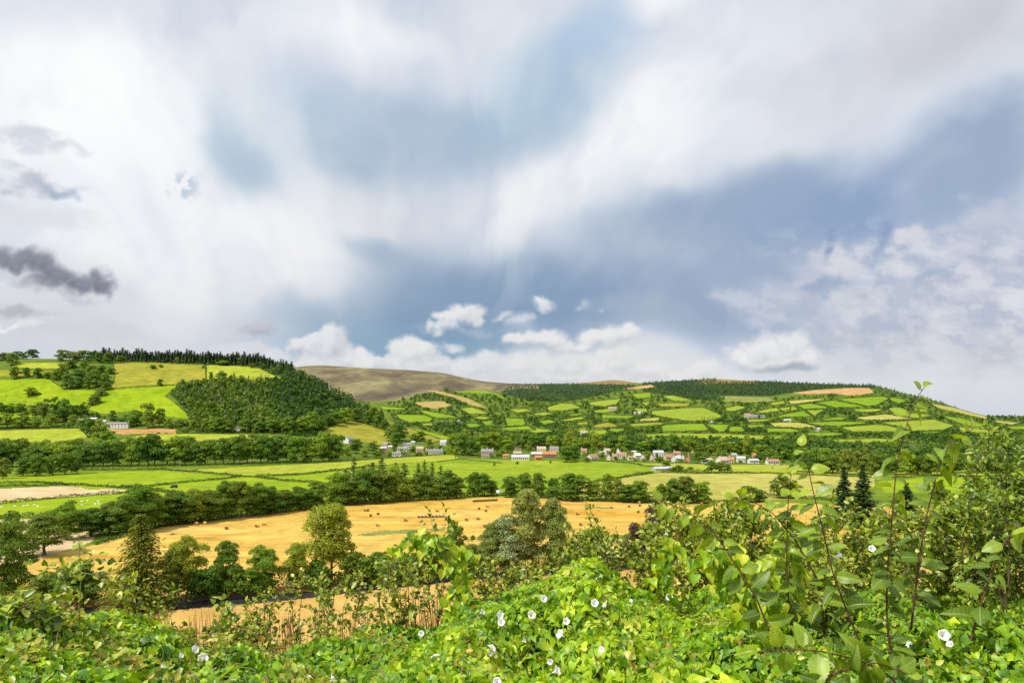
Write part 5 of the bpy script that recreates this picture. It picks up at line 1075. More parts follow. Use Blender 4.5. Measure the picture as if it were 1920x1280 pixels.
# ------------------------------------------------------------------ straw bales
mb_side = plain('straw_bale_side', (0.55, 0.36, 0.12), 0.95, 0.05, 0.3, 6)
mb_end_shade = plain('straw_bale_end_shade', (0.17, 0.09, 0.035), 0.95, 0.05, 0.35, 9)  # shade on the end faces put into the colour
mb_lit = plain('pale_bale_lit', (0.72, 0.66, 0.5), 0.7, 0.2, 0.12, 4)  # bright light on this row put into a paler straw colour
def bale_mesh(side):
    b = MB(); n = 26; R, L = 0.68, 1.25
    prof = [(0, R*0.0), (0.0, R*0.35), (0.03, R*0.62), (0.02, R*0.86), (0.07, R*0.97), (0.16, R), (L/2, R*1.01), (L-0.16, R), (L-0.07, R*0.97), (L-0.02, R*0.86), (L-0.03, R*0.62), (L, R*0.35), (L, 0)]
    v, f, mi = [], [], []
    for i, (y, r_) in enumerate(prof):
        for k in range(n):
            a = 2*math.pi*k/n; rr = r_*(1+0.015*math.sin(5*a+i))
            v.append((rr*math.cos(a), y-L/2, R*0.97+rr*math.sin(a)))
    for i in range(len(prof)-1):
        for k in range(n):
            f.append((i*n+k, i*n+(k+1) % n, (i+1)*n+(k+1) % n, (i+1)*n+k)); mi.append(1 if i < 4 or i > 7 else 0)
    me = bpy.data.meshes.new('straw_bale'); me.from_pydata(v, [], f); me.materials.append(side); me.materials.append(mb_end_shade)
    me.polygons.foreach_set("material_index", mi); me.polygons.foreach_set("use_smooth", [True]*len(f)); me.update(); return me
BA, BW = bale_mesh(mb_side), bale_mesh(mb_lit)
loose = [(323, 1002), (368, 984), (384, 983), (425, 992), (438, 1024), (482, 988), (495, 984), (685, 958), (690, 958), (695, 968), (709, 965), (708, 986), (761, 977), (804, 1000), (820, 959), (821, 937), (875, 976), (897, 974), (898, 955), (914, 951), (911, 959), (909, 988), (1083, 965), (1147, 953), (1179, 951), (1198, 944), (1199, 949), (1196, 961), (1089, 985), (1067, 990), (1075, 1006), (1284, 946), (1315, 946), (1329, 944)]
for i, (px, py) in enumerate(sorted(loose)):
    o = link('straw_bale', BA, loc=at(px, py), rz=rng.uniform(-1.1, 0.3))
    tag(o, f'loose round straw bale, {ordinal(i+1)} from the left on the golden field', 'straw bale', 'round bales on the golden field')
for i in range(13):
    t = i/12; o = link('straw_bale', BA, loc=at(888+43*t, 940.6-2.0*t), rz=0.1)
    tag(o, f'dark bale, {ordinal(i+1)} from the left in the long touching row', 'straw bale', 'long dark row of bales')
for i in range(8):
    o = link('straw_bale', BW, loc=at(786+i*6.6, 970.5-0.15*i), rz=-0.2)
    tag(o, f'pale topped bale, {ordinal(i+1)} from the left in the short row', 'straw bale', 'short row of pale bales')

# ------------------------------------------------------------------ sheep and cattle
for i, (px, py) in enumerate(sorted([(2, 952), (28, 950), (44, 950), (52, 949), (64, 948), (71, 950), (153, 941), (164, 940), (154, 948), (184, 941), (179, 946), (186, 946)])):
    tag(link('sheep', SHEEP, loc=at(px, py), rz=rng.uniform(-.5, .5)+(math.pi if i % 2 else 0)), f'white sheep grazing, {ordinal(i+1)} from the left below the pale stubble field', 'sheep', 'sheep below the pale stubble')
fl = sorted([(float(rng.uniform(6, 150)), float(rng.uniform(808, 829))) for _ in range(26)])
fl = [p_ for p_ in fl if inpoly(np.array([p_[0]]), np.array([p_[1]]), FIELDS[19][1])[0]]
for i, (px, py) in enumerate(fl):
    tag(link('sheep', SHEEP, loc=at(px, py), rz=rng.uniform(0, 6.28)), f'distant white sheep, {ordinal(i+1)} from the left on the pasture below the farm', 'sheep', 'sheep below the farm')
cows = {'black': [(11, 742.5), (97, 743.5), (70, 748), (65, 756.5), (54, 746.5), (120, 748)], 'brown': [(134, 742), (45, 752.5), (7, 759.5), (48, 753.5)], 'cream': [(14, 749), (28, 751), (53, 753), (148, 741)]}
for c, lst in cows.items():
    for i, (px, py) in enumerate(sorted(lst)):
        tag(link('cow', COW[c], loc=at(px, py), rz=rng.uniform(-.6, .6)+(math.pi if i % 2 else 0)), f'{c} cow, {ordinal(i+1)} such from the left on the bright hillside pasture', 'cow', 'cattle on the hillside pasture')
for c, px, py, lab in (('black', 1448, 878, 'black cow in front of the long white bungalow'), ('cream', 1464, 878, 'cream cow beside the black one near the bungalow'), ('cream', 1471, 874, 'cream cow near the top of the village field'), ('brown', 1476, 879, 'brown cow lowest on the village field'), ('cream', 1488, 876, 'cream cow furthest right on the village field')):
    tag(link('cow', COW[c], loc=at(px, py), rz=rng.uniform(-.5, .5)), lab, 'cow', 'cattle on the village field')

# ------------------------------------------------------------------ vehicles, poles
rubber = plain('rubber', (0.02, 0.02, 0.02), 0.8, 0.2)
def car(px, py, col, label, cat='car', name='parked_car', van=False, rz=0.1):
    p = at(px, py); root = link(name, None, loc=p, rz=rz); tag(root, label, cat)
    m_ = plain('paint_'+name, col, 0.35, 0.5, 0.03)
    L, Wd, hh = (4.6, 1.8, 2.1) if van else (4.2, 1.75, 1.45)
    prof = [(-L/2, .35), (-L/2, .85), (-L/2+.9, .98), (-L/2+1.5, hh), (L/2-1.0, hh), (L/2-.2, 1.0), (L/2, .9), (L/2, .35)] if not van else [(-L/2, .4), (-L/2, 1.0), (-L/2+.7, 1.2), (-L/2+1.2, hh), (L/2-.1, hh), (L/2, 1.9), (L/2, .4)]
    n = len(prof); v = [(x, -Wd/2, z) for x, z in prof]+[(x, Wd/2, z) for x, z in prof]
    b = MB(); b.add(v, [tuple(range(n)), tuple(range(2*n-1, n-1, -1))]+[(i, n+i, n+(i+1) % n, (i+1) % n) for i in range(n)])
    o = b.build('body', m_, root); bm_ = o.modifiers.new('b', 'BEVEL'); bm_.width = 0.08; bm_.segments = 2
    MB().box(-L/2+1.55, L/2-1.15, -Wd/2-.02, Wd/2+.02, hh-.5, hh-.12).build('window', H['dark'], root)
    for x in (-L/2+.8, L/2-.8):
        for s in (-1, 1):
            w_ = MB(); q = 16; vv = [(x+.33*math.cos(2*math.pi*k/q), s*(Wd/2-.1)+d, .33+.33*math.sin(2*math.pi*k/q)) for d in (-.12, .12) for k in range(q)]
            w_.add(vv, [tuple(range(q)), tuple(range(2*q-1, q-1, -1))]+[(k, (k+1) % q, q+(k+1) % q, q+k) for k in range(q)]); w_.build('wheel', rubber, root)
    return root
car(326, 914.5, (0.03, 0.03, 0.045), 'dark farm vehicle with pale top parked in the bright green field', 'vehicle', 'farm_vehicle', van=True, rz=0.4)
car(297, 812, (0.04, 0.05, 0.07), 'dark car parked on the orange earth bank')
car(1285, 866.5, (0.5, 0.04, 0.05), 'red car parked before the brick gabled house')
car(1318, 868.5, (0.7, 0.7, 0.72), 'white car parked at the left end of the tan roofed houses')
car(935, 925, (0.75, 0.75, 0.75), 'white van at the field gate below the meadow', 'van', 'parked_van', van=True, rz=1.2)
wood = plain('pole_wood', (0.30, 0.27, 0.22), 0.9, 0.1, 0.2)
def pole(px, py, h, label):
    p = at(px, py); z = np.linspace(-.5, h, 4); tv, tq = tubes([(np.column_stack([np.zeros((4, 2)), z]), np.array([.16, .15, .13, .11]))], 8)
    root = link('utility_pole', None, loc=p); tag(root, label, 'utility pole', 'poles in the valley')
    link('shaft', mesh_np('shaft', tv, [tq], wood, smooth=True), root)
    MB().box(-.9, .9, -.06, .06, h-.6, h-.48).box(-.8, -.72, -.04, .04, h-.48, h-.3).box(.72, .8, -.04, .04, h-.48, h-.3).build('crossarm', wood, root)
pole(337, 882, 9, 'tall pale pole in front of the long wood'); pole(341, 890, 5, 'short pole beside the thin slanting hedge'); pole(469, 873, 7, 'pole at the right of the long wood'); pole(861, 854, 9, 'pale pole left of the stone house trees'); pole(804, 861, 6, 'thin pole on the meadow before the white cottages'); pole(1119, 850, 8, 'pale pole at the wood edge above the east village')
# ------------------------------------------------------------------ the hedge in front of the camera
def ray(px, py, Y): return np.array([(px-CX)/F*Y, Y, EYE+(HY-py)/F*Y])
def heart(fold, droop, curl):
    mid = [(0, 0), (0, .34), (0, .7), (0, 1.02)]
    lo = [(-.10, -.08), (-.27, -.17), (-.43, .02), (-.42, .26), (-.27, .55), (-.10, .84)]
    pts = mid+lo+[(-x, y) for x, y in lo]
    v = np.array([(x, y, fold*abs(x)-droop*y*y+curl*math.sin(3*y+4*x)*abs(x)) for x, y in pts])
    f3, f4 = [], []
    for b, s in ((4, 1), (10, -1)):
        a = lambda *i: tuple(i) if s > 0 else tuple(i[::-1])
        f4 += [a(0, b, b+1, b+2), a(0, b+2, b+3, 1), a(1, b+3, b+4, 2)]; f3 += [a(2, b+4, b+5), a(2, b+5, 3)]
    return v, [np.array(f4), np.array(f3)]
def ovate(nx, ny, wid, fold, droop, serr, corr):
    v, uv = [], []
    for j in range(ny+1):
        t = j/ny; w = wid*(math.sin(math.pi*min(1, t**0.78))**0.75)*(1-0.25*t)+0.004
        for i in range(nx+1):
            u = 2*i/nx-1; x = u*w; y = t
            if abs(u) > .99 and 0 < j < ny: x *= 1+serr*(1 if j % 2 else -1); y += serr*0.12
            z = fold*abs(x)-droop*y*y+corr*math.sin(2*math.pi*(9*t-4.2*abs(x)))*min(1, abs(u)*3)*(1-abs(u)*.3)
            v.append((x, y, z))
    f = [(j*(nx+1)+i, j*(nx+1)+i+1, (j+1)*(nx+1)+i+1, (j+1)*(nx+1)+i) for j in range(ny) for i in range(nx)]
    return np.array(v), [np.array(f)]
SMALL = [(np.array([(0, 0, 0), (-.3, .3, .1), (-.24, .7, .05), (0, 1, -.12), (.24, .7, .05), (.3, .3, .1), (0, .5, 0)]), [np.array([(0, 6, 2, 1), (0, 5, 4, 6)]), np.array([(6, 3, 2), (6, 4, 3)])]),
         (np.array([(0, 0, 0), (-.42, .38, .14), (-.3, .62, .02), (0, 1, -.2), (.3, .6, .02), (.42, .36, .14), (0, .45, -.02)]), [np.array([(0, 6, 2, 1), (0, 5, 4, 6)]), np.array([(6, 3, 2), (6, 4, 3)])])]
HEARTS = [heart(.35, .25, .1), heart(.15, .45, .3), heart(.6, .15, -.2), heart(.05, .3, .5)]
ELMS = [ovate(6, 18, .36, .25, .35, .10, .026), ovate(6, 18, .33, .6, .6, .10, .028), ovate(6, 18, .38, .1, .2, .10, .024), ovate(6, 18, .35, .9, .8, .10, .02), ovate(6, 18, .40, -.2, .5, .10, .018)]
NARROW = [ovate(2, 4, .2, .3, .2, 0, 0), ovate(2, 4, .24, .15, .4, 0, 0)]
def leaves(P, tip, nrm, size, temps, tint):
    """-> verts, [quads, tris], uv, tint"""
    n = len(P); y = unit(tip); x = unit(np.cross(y, nrm)); z = np.cross(x, y); k = rng.integers(0, len(temps), n)
    V, Q, T, UV, TI, b = [], [], [], [], [], 0
    for i, (tv, tf) in enumerate(temps):
        s = np.where(k == i)[0]
        if not len(s): continue
        asp = rng.uniform(.85, 1.15, (len(s), 1, 1)); m = len(tv)
        v = P[s][:, None]+size[s][:, None, None]*(tv[None, :, 0:1]*asp*x[s][:, None]+tv[None, :, 1:2]*y[s][:, None]+tv[None, :, 2:3]*z[s][:, None])
        V.append(v.reshape(-1, 3)); UV.append(np.tile(tv[:, :2], (len(s), 1))); TI.append(np.repeat(tint[s], m))
        for f in tf:
            q = (f[None]+(np.arange(len(s))*m)[:, None, None]+b).reshape(-1, f.shape[1]); (Q if f.shape[1] == 4 else T).append(q)
        b += len(s)*m
    fs = [np.concatenate(a) for a in (Q, T) if a]
    return np.concatenate(V), fs, np.concatenate(UV), np.concatenate(TI)
def leaf_obj(name, args, mat, parent=None):
    v, f, uv, ti = leaves(*args); return link(name, mesh_np(name, v, f, mat, uv=uv, tint=ti, smooth=True), parent)
def tube_obj(name, paths, mat, parent=None, sides=5):
    v, q = tubes(paths, sides); return link(name, mesh_np(name, v, [q], mat, smooth=True), parent)

def veins(strength, n):
    def f(nt, c):
        uv = N(nt, "ShaderNodeUVMap").outputs[0]; sp = N(nt, "ShaderNodeSeparateXYZ"); nt.links.new(uv, sp.inputs[0])
        ax = mathn(nt, 'ABSOLUTE', sp.outputs[0])
        ph = mathn(nt, 'FRACT', mathn(nt, 'MULTIPLY', mathn(nt, 'SUBTRACT', sp.outputs[1], mathn(nt, 'MULTIPLY', ax, 0.47)), n))
        side = maprange(nt, mathn(nt, 'ABSOLUTE', mathn(nt, 'SUBTRACT', ph, 0.5)), 0.5, 0.36, 1, 0)
        midr = maprange(nt, ax, 0.012, 0.03, 1, 0)
        return mixc(nt, mathn(nt, 'MULTIPLY', mathn(nt, 'MAXIMUM', mathn(nt, 'MULTIPLY', side, 0.7), midr), strength), c, (0.30, 0.38, 0.12))
    return f
L_BIND = leafmat('bindweed_leaf', [(0.02, 0.075, 0.004), (0.075, 0.20, 0.004), (0.21, 0.37, 0.005), (0.36, 0.48, 0.007), (0.52, 0.54, 0.03), (0.34, 0.17, 0.03)], 0.38, (1.3, 1.2, 0.5), 0.42, 0.4, 'tint', 7.0, veins(.35, 5))
L_ELM = leafmat('elm_leaf', [(0.045, 0.085, 0.008), (0.09, 0.155, 0.009), (0.17, 0.26, 0.010), (0.29, 0.38, 0.012)], 0.42, (1.6, 1.5, 0.4), 0.4, 0.4, 'tint', 9.0, veins(.6, 9))
L_THORN = leafmat('thorn_leaf', [(0.04, 0.08, 0.005), (0.12, 0.18, 0.007), (0.25, 0.30, 0.013), (0.44, 0.46, 0.08), (0.34, 0.18, 0.035)], 0.33, (1.4, 1.35, 0.5), 0.4, 0.45, 'tint', 6.0)
L_ROSE = leafmat('rose_leaf', [(0.07, 0.13, 0.010), (0.14, 0.22, 0.012), (0.24, 0.31, 0.02), (0.36, 0.40, 0.08)], 0.3, (1.4, 1.35, 0.5), 0.35, 0.5, 'tint', 6.0)
STEM_B, STEM_G = plain('hedge_stem', (0.085, 0.05, 0.03), .8, .2, .35, 20), plain('green_stem', (0.16, 0.2, 0.05), .7, .2, .3, 20)
STEM_R = plain('red_shoot', (0.085, 0.038, 0.022), .6, .3, .3, 20)
UNDERLAY = plain('litter_underlay', (0.03, 0.035, 0.012), 1, .05, .5, 5)  # kept dark to deepen the shade seen between the leaves
STRAW = plain('dry_stalk', (0.26, 0.14, 0.06), .9, .1, .4, 9)

# --- the bank of bindweed
SIL = np.array([(-140, 1152), (0, 1156), (100, 1150), (180, 1152), (240, 1172), (290, 1188), (340, 1210), (390, 1222), (430, 1196), (470, 1216), (520, 1232), (580, 1222), (640, 1196), (700, 1170), (760, 1182), (820, 1168), (870, 1126), (930, 1112), (1000, 1096), (1060, 1070), (1110, 1066), (1150, 1090), (1220, 1114), (1300, 1112), (1380, 1106), (1430, 1126), (1500, 1138), (1560, 1138), (1620, 1122), (1680, 1098), (1740, 1100), (1800, 1116), (1850, 1116), (1920, 1106), (2060, 1100)], float)
def sil(px): return np.interp(px, SIL[:, 0], SIL[:, 1])
def yr(px): return np.interp(px, [-700, -140, 200, 500, 1000, 2060, 2700], [3.4, 3.9, 4.2, 4.9, 5.6, 5.3, 4.6])
fb = [(rng.uniform(3.5, 13), rng.uniform(0, 6.28), rng.uniform(0, 6.28)) for _ in range(26)]
def bump(X, Y): return sum(math.pow(6/k, .8)*np.sin(k*(X*math.cos(a)+Y*math.sin(a)*.8)+p) for k, a, p in fb)*0.028
Y0 = 2.45
def mat_py(px, t): return 1345-(1345-sil(px))*np.clip(t, 0, 1)**.8+np.where(t > 1, (t-1)*900, 0)
def mat_pt(px, t, lift=0.0):
    Y = Y0+(yr(px)-Y0)*t; X = (px-CX)/F*Y
    return np.stack([X, Y, EYE+(HY-mat_py(px, t))/F*Y+bump(X, Y)*np.clip(1.5-t, .35, 1)*np.clip(.35+2.6*t, .35, 1)+lift], -1)
n = 150000
px = np.where(rng.uniform(0, 1, n) < .88, rng.uniform(-130, 2050, n), rng.uniform(-620, 2620, n)); t = rng.uniform(0, 1.06, n); Yv = Y0+(yr(px)-Y0)*t
keep = rng.uniform(0, 1, n) < (Yv/5.6)*1.0; sparse = np.clip((np.abs(px-480)-150)/120, .42, 1); keep &= rng.uniform(0, 1, n) < np.where(t > .25, sparse, 1)
px, t = px[keep], t[keep]; n = len(px)
P = mat_pt(px, t); du = mat_pt(px+8, t)-P; dv = mat_pt(px, t+.02)-P; nr = unit(np.cross(du, dv))
P = P+nr*(0.03-np.abs(rng.normal(0, .055, n)))[:, None]
nl = unit(nr*0.8+np.array([0, -.3, .3])+rng.normal(0, .58, (n, 3)))
tip = np.array([0, -.45, -.75])+rng.normal(0, .6, (n, 3))
patch = 0.5+0.5*np.sin(P[:, 0]*1.9+1.2*np.sin(P[:, 1]*2.3)+.6)
tint = np.clip(rng.beta(2.2, 2.2, n)*.62+.16*patch, 0, .8); br = rng.uniform(0, 1, n) < .022; tint[br] = rng.uniform(.9, 1, br.sum())
tint = np.where(tint > .8, tint, tint)
size = np.where(br, .035, (.026+.052*rng.beta(1.5, 2.0, n))*np.where(px < 420, 1.12, 1.0))
bw = leaf_obj('bindweed', (P, tip, nl, size, HEARTS, tint), L_BIND)
tag(bw, 'bright green bindweed scrambling over the near bank', kind='stuff')
pp = []
for _ in range(260):
    a, b = rng.uniform(-80, 2000), rng.uniform(0.05, .98); k = np.linspace(0, 1, 7); d = rng.uniform(-70, 70); e_ = rng.uniform(-.10, .10)
    q = mat_pt(a+d*k+14*np.sin(k*5+a), np.clip(b+e_*k, 0, 1))+np.array([0, 0, .02])+np.array([0, 0, .05])*np.sin(k*3.1)[:, None]
    pp.append((q, np.full(7, .0018)))
tag(tube_obj('bindweed_stems', pp, STEM_G, sides=4), 'thin twining bindweed stems among the leaves', kind='stuff')
# thorn leaves, dead leaves and grass growing through the bindweed
n = 15000; px = np.concatenate([rng.uniform(-130, 640, 8500), rng.uniform(640, 2050, 6500)]); t = rng.uniform(.12, 1.06, n)
cl = np.sin(px*.021+2*np.sin(t*7))+np.sin(px*.053+t*11)*.7; k_ = cl > np.where(px < 640, .45, .85); px, t = px[k_], t[k_]; n = len(px)
P = mat_pt(px, t)+np.column_stack([rng.normal(0, .02, (n, 2)), np.abs(rng.normal(.02, .055, n))]); 
tag(leaf_obj('bramble_leaves', (P, rng.normal(0, .7, (n, 3))+np.array([0, -.2, -.1]), np.array([0, -.3, .7])+rng.normal(0, .5, (n, 3)), rng.uniform(.022, .048, n), SMALL, np.clip(rng.beta(1.6, 2.0, n)+np.where(rng.uniform(0, 1, n) < .02, 1, 0)+.1, 0, 1)), L_THORN), 'small toothed bramble leaves growing through the bindweed', kind='stuff')
pp = []
for _ in range(420):
    a, b = (rng.uniform(-80, 700) if rng.uniform() < .6 else rng.uniform(700, 2000)), rng.uniform(.1, 1.0); q0 = mat_pt(np.array([a]), np.array([b]))[0]; k = np.linspace(0, 1, 7)[:, None]; d = np.array([rng.normal(0, .10), rng.normal(0, .06), rng.uniform(.08, .26)])
    pp.append((q0-np.array([0, 0, .06])+d*k+np.array([rng.normal(0, .06), -.02, -.05])*k**2, np.array([.0014, .0014, .0013, .0012, .0018, .0024, .0006])*rng.uniform(.7, 1.3)))
tag(tube_obj('grass_stalks', pp, STRAW, sides=4), 'thin brown grass stalks and seed heads poking from the bank', kind='stuff')
BR = leafmat('dead_leaf', [(0.16, 0.07, 0.025), (0.26, 0.13, 0.04), (0.32, 0.2, 0.07)], .2, (1, .9, .6), .7, .2, 'tint', 8.0)
n = 420; px = rng.uniform(-100, 2000, n); t = rng.uniform(.05, 1.05, n); P = mat_pt(px, t)+np.array([0, 0, .015])
tag(leaf_obj('dead_leaves', (P, rng.normal(0, 1, (n, 3)), np.array([0, -.3, .6])+rng.normal(0, .6, (n, 3)), rng.uniform(.018, .036, n), [heart(.9, .8, .6), SMALL[0]], rng.uniform(0, 1, n)), BR), 'withered brown leaves and seed pods on the bank', kind='stuff')
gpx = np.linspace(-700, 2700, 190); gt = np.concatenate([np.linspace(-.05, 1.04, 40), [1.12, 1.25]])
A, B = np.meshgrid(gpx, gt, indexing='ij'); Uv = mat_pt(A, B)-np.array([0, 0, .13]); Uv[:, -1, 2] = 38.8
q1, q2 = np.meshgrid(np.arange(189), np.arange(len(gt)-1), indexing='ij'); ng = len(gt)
tag(link('undergrowth', mesh_np('undergrowth', Uv.reshape(-1, 3), [np.stack([q1*ng+q2, (q1+1)*ng+q2, (q1+1)*ng+q2+1, q1*ng+q2+1], -1).reshape(-1, 4)], UNDERLAY, smooth=True)), 'dark litter layer added under the bindweed to block light', kind='stuff')  # added sheet that stops light leaking through the bindweed

# --- white trumpet flowers
m, nt, out = newmat('flower_white'); pf = principled(nt, out, (0.86, 0.85, 0.83), .55, .3)
tl = N(nt, "ShaderNodeBsdfTranslucent"); tl.inputs[0].default_value = (.85, .85, .8, 1); mx = N(nt, "ShaderNodeMixShader"); mx.inputs[0].default_value = .3
nt.links.new(pf.outputs[0], mx.inputs[1]); nt.links.new(tl.outputs[0], mx.inputs[2]); nt.links.new(mx.outputs[0], out.inputs[0]); WHITE = m
rr = [.0004, .005, .008, .013, .020, .027, .031, .030]; zz = [0, .012, .026, .038, .047, .0515, .0525, .051]
sg = 30; fv, ff = [], []
for i, (r_, z_) in enumerate(zip(rr, zz)):
    for k in range(sg):
        a = 2*math.pi*k/sg; w = 1+(.07*math.cos(5*a)+.03*math.cos(10*a))*(i/7)**2
        fv.append((r_*w*math.cos(a), r_*w*math.sin(a), z_+.004*math.cos(5*a)*(i/7)**2))
for i in range(7):
    for k in range(sg): ff.append((i*sg+k, i*sg+(k+1) % sg, (i+1)*sg+(k+1) % sg, (i+1)*sg+k))
FM = bpy.data.meshes.new('petals'); FM.from_pydata(fv, [], ff); FM.materials.append(WHITE); FM.polygons.foreach_set('use_smooth', [True]*len(ff)); FM.update()
cv, cq = tubes([(np.array([(0, 0, -.04), (0, 0, -.02), (0, 0, -.012), (0, 0, -.003), (0, 0, .006)]), np.array([.0015, .0018, .0055, .006, .0046]))], 8)
CM = mesh_np('calyx', cv, [cq], STEM_G, smooth=True)
FLOWERS = [(381, 1234, 1.25, 0, 'largest bindweed flower, facing out, near the lower left'), (366, 1217, 1.0, 1, 'white bindweed flower just above the largest one'), (340, 1228, .6, 1, 'small white bindweed flower left of the largest one'),
 (938, 1152, 1.0, 0, 'white bindweed flower, upper of a close pair left of centre'), (940, 1166, .9, 0, 'white bindweed flower, lower of a close pair left of centre'), (905, 1147, .8, 1, 'white trumpet seen sideways left of a close pair'), (997, 1152, 1.0, 0, 'white bindweed flower right of the close pair'), (1020, 1122, .9, 0, 'white bindweed flower below the grey willow'), (1062, 1164, .8, 0, 'pale bindweed flower between two larger ones in the centre'), (1050, 1188, 1.1, 1, 'wide white bindweed flower tilted up in the centre'), (790, 1187, .9, 0, 'white bindweed flower below the climbing column'), (818, 1236, 1.05, 0, 'white bindweed flower low in the centre left'), (673, 1173, .6, 1, 'narrow white trumpet among the thorn stems'), (920, 1219, 1.2, 0, 'round white bindweed flower over a dark hollow'), (578, 1274, 1.0, 0, 'white bindweed flower at the bottom edge, left of two'), (622, 1271, 1.1, 1, 'white bindweed flower at the bottom edge, right of two'), (1115, 1130, .9, 0, 'white bindweed flower left of two on the bright mound'), (1133, 1134, .5, 1, 'tiny white bud beside a flower on the bright mound'), (1183, 1127, .8, 1, 'white sideways trumpet in the middle of the bright mound'), (1255, 1119, 1.1, 0, 'white bindweed flower on the right of the bright mound'), (1078, 1082, .7, 1, 'narrow white trumpet at the top of the bright mound'), (1127, 1079, .6, 1, 'narrow white trumpet, right one at the top of the bright mound'), (983, 1200, .6, 1, 'half hidden white trumpet left of a dark hollow'), (1032, 1240, .7, 0, 'small white flower above the hanging trumpet'), (1045, 1256, .8, 1, 'hanging white trumpet near the bottom centre'), (1128, 1217, .5, 0, 'tiny white flower in the lower middle'), (1635, 1028, .8, 0, 'white flower between the two tallest hedge shoots'), (1576, 1040, 1.0, 1, 'white flower left of the tallest hedge shoot'), (1737, 1121, .9, 0, 'white flower right of the tallest shoot base'), (1770, 1190, 1.1, 0, 'large white flower on the right bank'), (1781, 1207, .7, 1, 'narrow white trumpet below the large right flower'), (1507, 1142, .6, 0, 'small white flower beside the second shoot'), (1705, 1208, .7, 1, 'pale fading flower at the foot of the tallest shoot'), (932, 1277, .7, 0, 'white flower at the bottom edge in the centre'), (1250, 1000, .6, 1, 'tiny white flower high on the climbing strand'), (1855, 1097, .7, 0, 'white flower near the right edge of the bank')]
for px_, py_, sc, sd, lab in FLOWERS:
    Yq = np.linspace(2.3, 5.5, 900); tq_ = (Yq-Y0)/(yr(px_)-Y0); zs_ = mat_pt(np.full(900, float(px_)), tq_)[:, 2]; zr_ = EYE+(HY-py_)/F*Yq; hit_ = np.where(zs_+.035 > zr_)[0]
    s = float(sil(px_)); tt = ((1345-py_)/(1345-s))**1.25 if py_ > s else 1.0
    Y = float(Y0+(yr(px_)-Y0)*min(tt, 1))-.22 if py_ > s else {1635: 4.0, 1576: 3.6, 1250: 5.0}.get(px_, 5.0)
    if len(hit_) and px_ not in (1635, 1576, 1250): Y = float(Yq[hit_[0]])-.065
    p = ray(px_, py_, Y); dirv = Vector((rng.normal(0, .25), -.9, .45)) if sd == 0 else Vector((rng.choice([-1, 1])*.8, -.35, .55))
    o = link('bindweed_flower', FM, loc=p); o.rotation_euler = dirv.to_track_quat('Z', 'Y').to_euler(); o.scale = (sc*.84,)*3; o.location = Vector(p)-dirv.normalized()*.04*sc
    link('calyx', CM, o); tag(o, lab, 'flower', 'white bindweed flowers')

# --- thorn and bramble bushes of the hedge
def shrub(name, label, x0, x1, top, bot, Yc, nst, nlf, lsize, mat, temps=SMALL, stem=None, cat='shrub', dY=.45, twig=(.12, .34), tb=(1.6, 1.8)):
    tx, ty = [p[0] for p in top], [p[1] for p in top]; paths, LP, LD = [], [], []; root = link(name, None, loc=(0, 0, 0))
    per = max(4, int(nlf*1.75)//(nst*15)); bot = bot+34
    for s in range(nst):
        a = x0+(x1-x0)*(s+rng.uniform(.1, .9))/nst; Y = Yc+rng.uniform(-dY, dY); hp = float(np.interp(a, tx, ty))+abs(rng.normal(0, 16))
        b = np.clip(a+rng.normal(0, (x1-x0)*.10), x0, x1); P1 = ray(a, hp, Y); Pm = ray(b*.5+a*.5+rng.normal(0, 8), (hp+bot)/2, Y+rng.normal(0, .1)); Pb = ray(b, bot, Y+rng.normal(0, .1)); Pg = Pb.copy(); Pg[2] = near_z(Pb[1])-.1; Pg[0] += rng.normal(0, .1)
        k = np.linspace(0, 1, 9)[:, None]; cur = (1-k)**2*Pb+2*(1-k)*k*(2*Pm-(Pb+P1)/2)+k**2*P1; cur = np.concatenate([Pg[None], cur]); cur[1:-1] += np.cumsum(rng.normal(0, .016, (8, 3)), 0)*np.array([1, 1, .2])
        paths.append((cur, np.interp(np.arange(10), [0, 1, 9], [.008, .006, .0016])))
        for w in range(15):
            u = rng.uniform(.04, 1)**.9*8+1; i = int(min(u, 8)); st = cur[i]+(cur[min(i+1, 9)]-cur[i])*(u-i); ax = unit(cur[min(i+1, 9)]-cur[i-1])
            d = unit(ax*rng.uniform(.2, .9)+rng.normal(0, .7, 3)+np.array([0, -.1, .15])); L = rng.uniform(*twig)*(1.15-.5*(u-1)/8); kk = np.linspace(0, 1, 5)[:, None]; tw = st+d*L*kk+np.array([0, 0, -.18*L])*kk**2
            paths.append((tw, np.linspace(.003, .0012, 5)))
            tpos = rng.uniform(.1, 1.05, per)[:, None]; LP.append(st+d*L*tpos+np.array([0, 0, -.18*L])*tpos**2+rng.normal(0, .018, (per, 3))); LD.append(np.tile(d, (per, 1)))
    LP, LD = np.concatenate(LP), np.concatenate(LD); n = len(LP)
    leaf_obj('foliage', (LP, LD*.5+rng.normal(0, .6, (n, 3)), np.array([0, -.35, .75])+rng.normal(0, .5, (n, 3)), rng.uniform(.65, 1.35, n)*lsize, temps, np.clip(rng.beta(tb[0], tb[1], n), 0, 1)*np.where(rng.uniform(0, 1, n) < .04, 1.0, .78)), mat, root)
    tube_obj('stems', paths, stem or STEM_B, root, 4)
    return tag(root, label, cat, 'shrubs of the near hedge')
shrub('hawthorn', 'thin leggy hawthorn stems with gaps below the tall lime', 440, 640, [(440, 1150), (480, 1120), (540, 1070), (590, 1062), (640, 1090)], 1225, 6.4, 9, 750, .042, L_THORN)
shrub('hawthorn', 'sparse hawthorn left of the climbing bindweed column', 620, 790, [(620, 1100), (680, 1070), (720, 1070), (750, 1046), (790, 1040)], 1210, 6.2, 8, 700, .042, L_THORN)
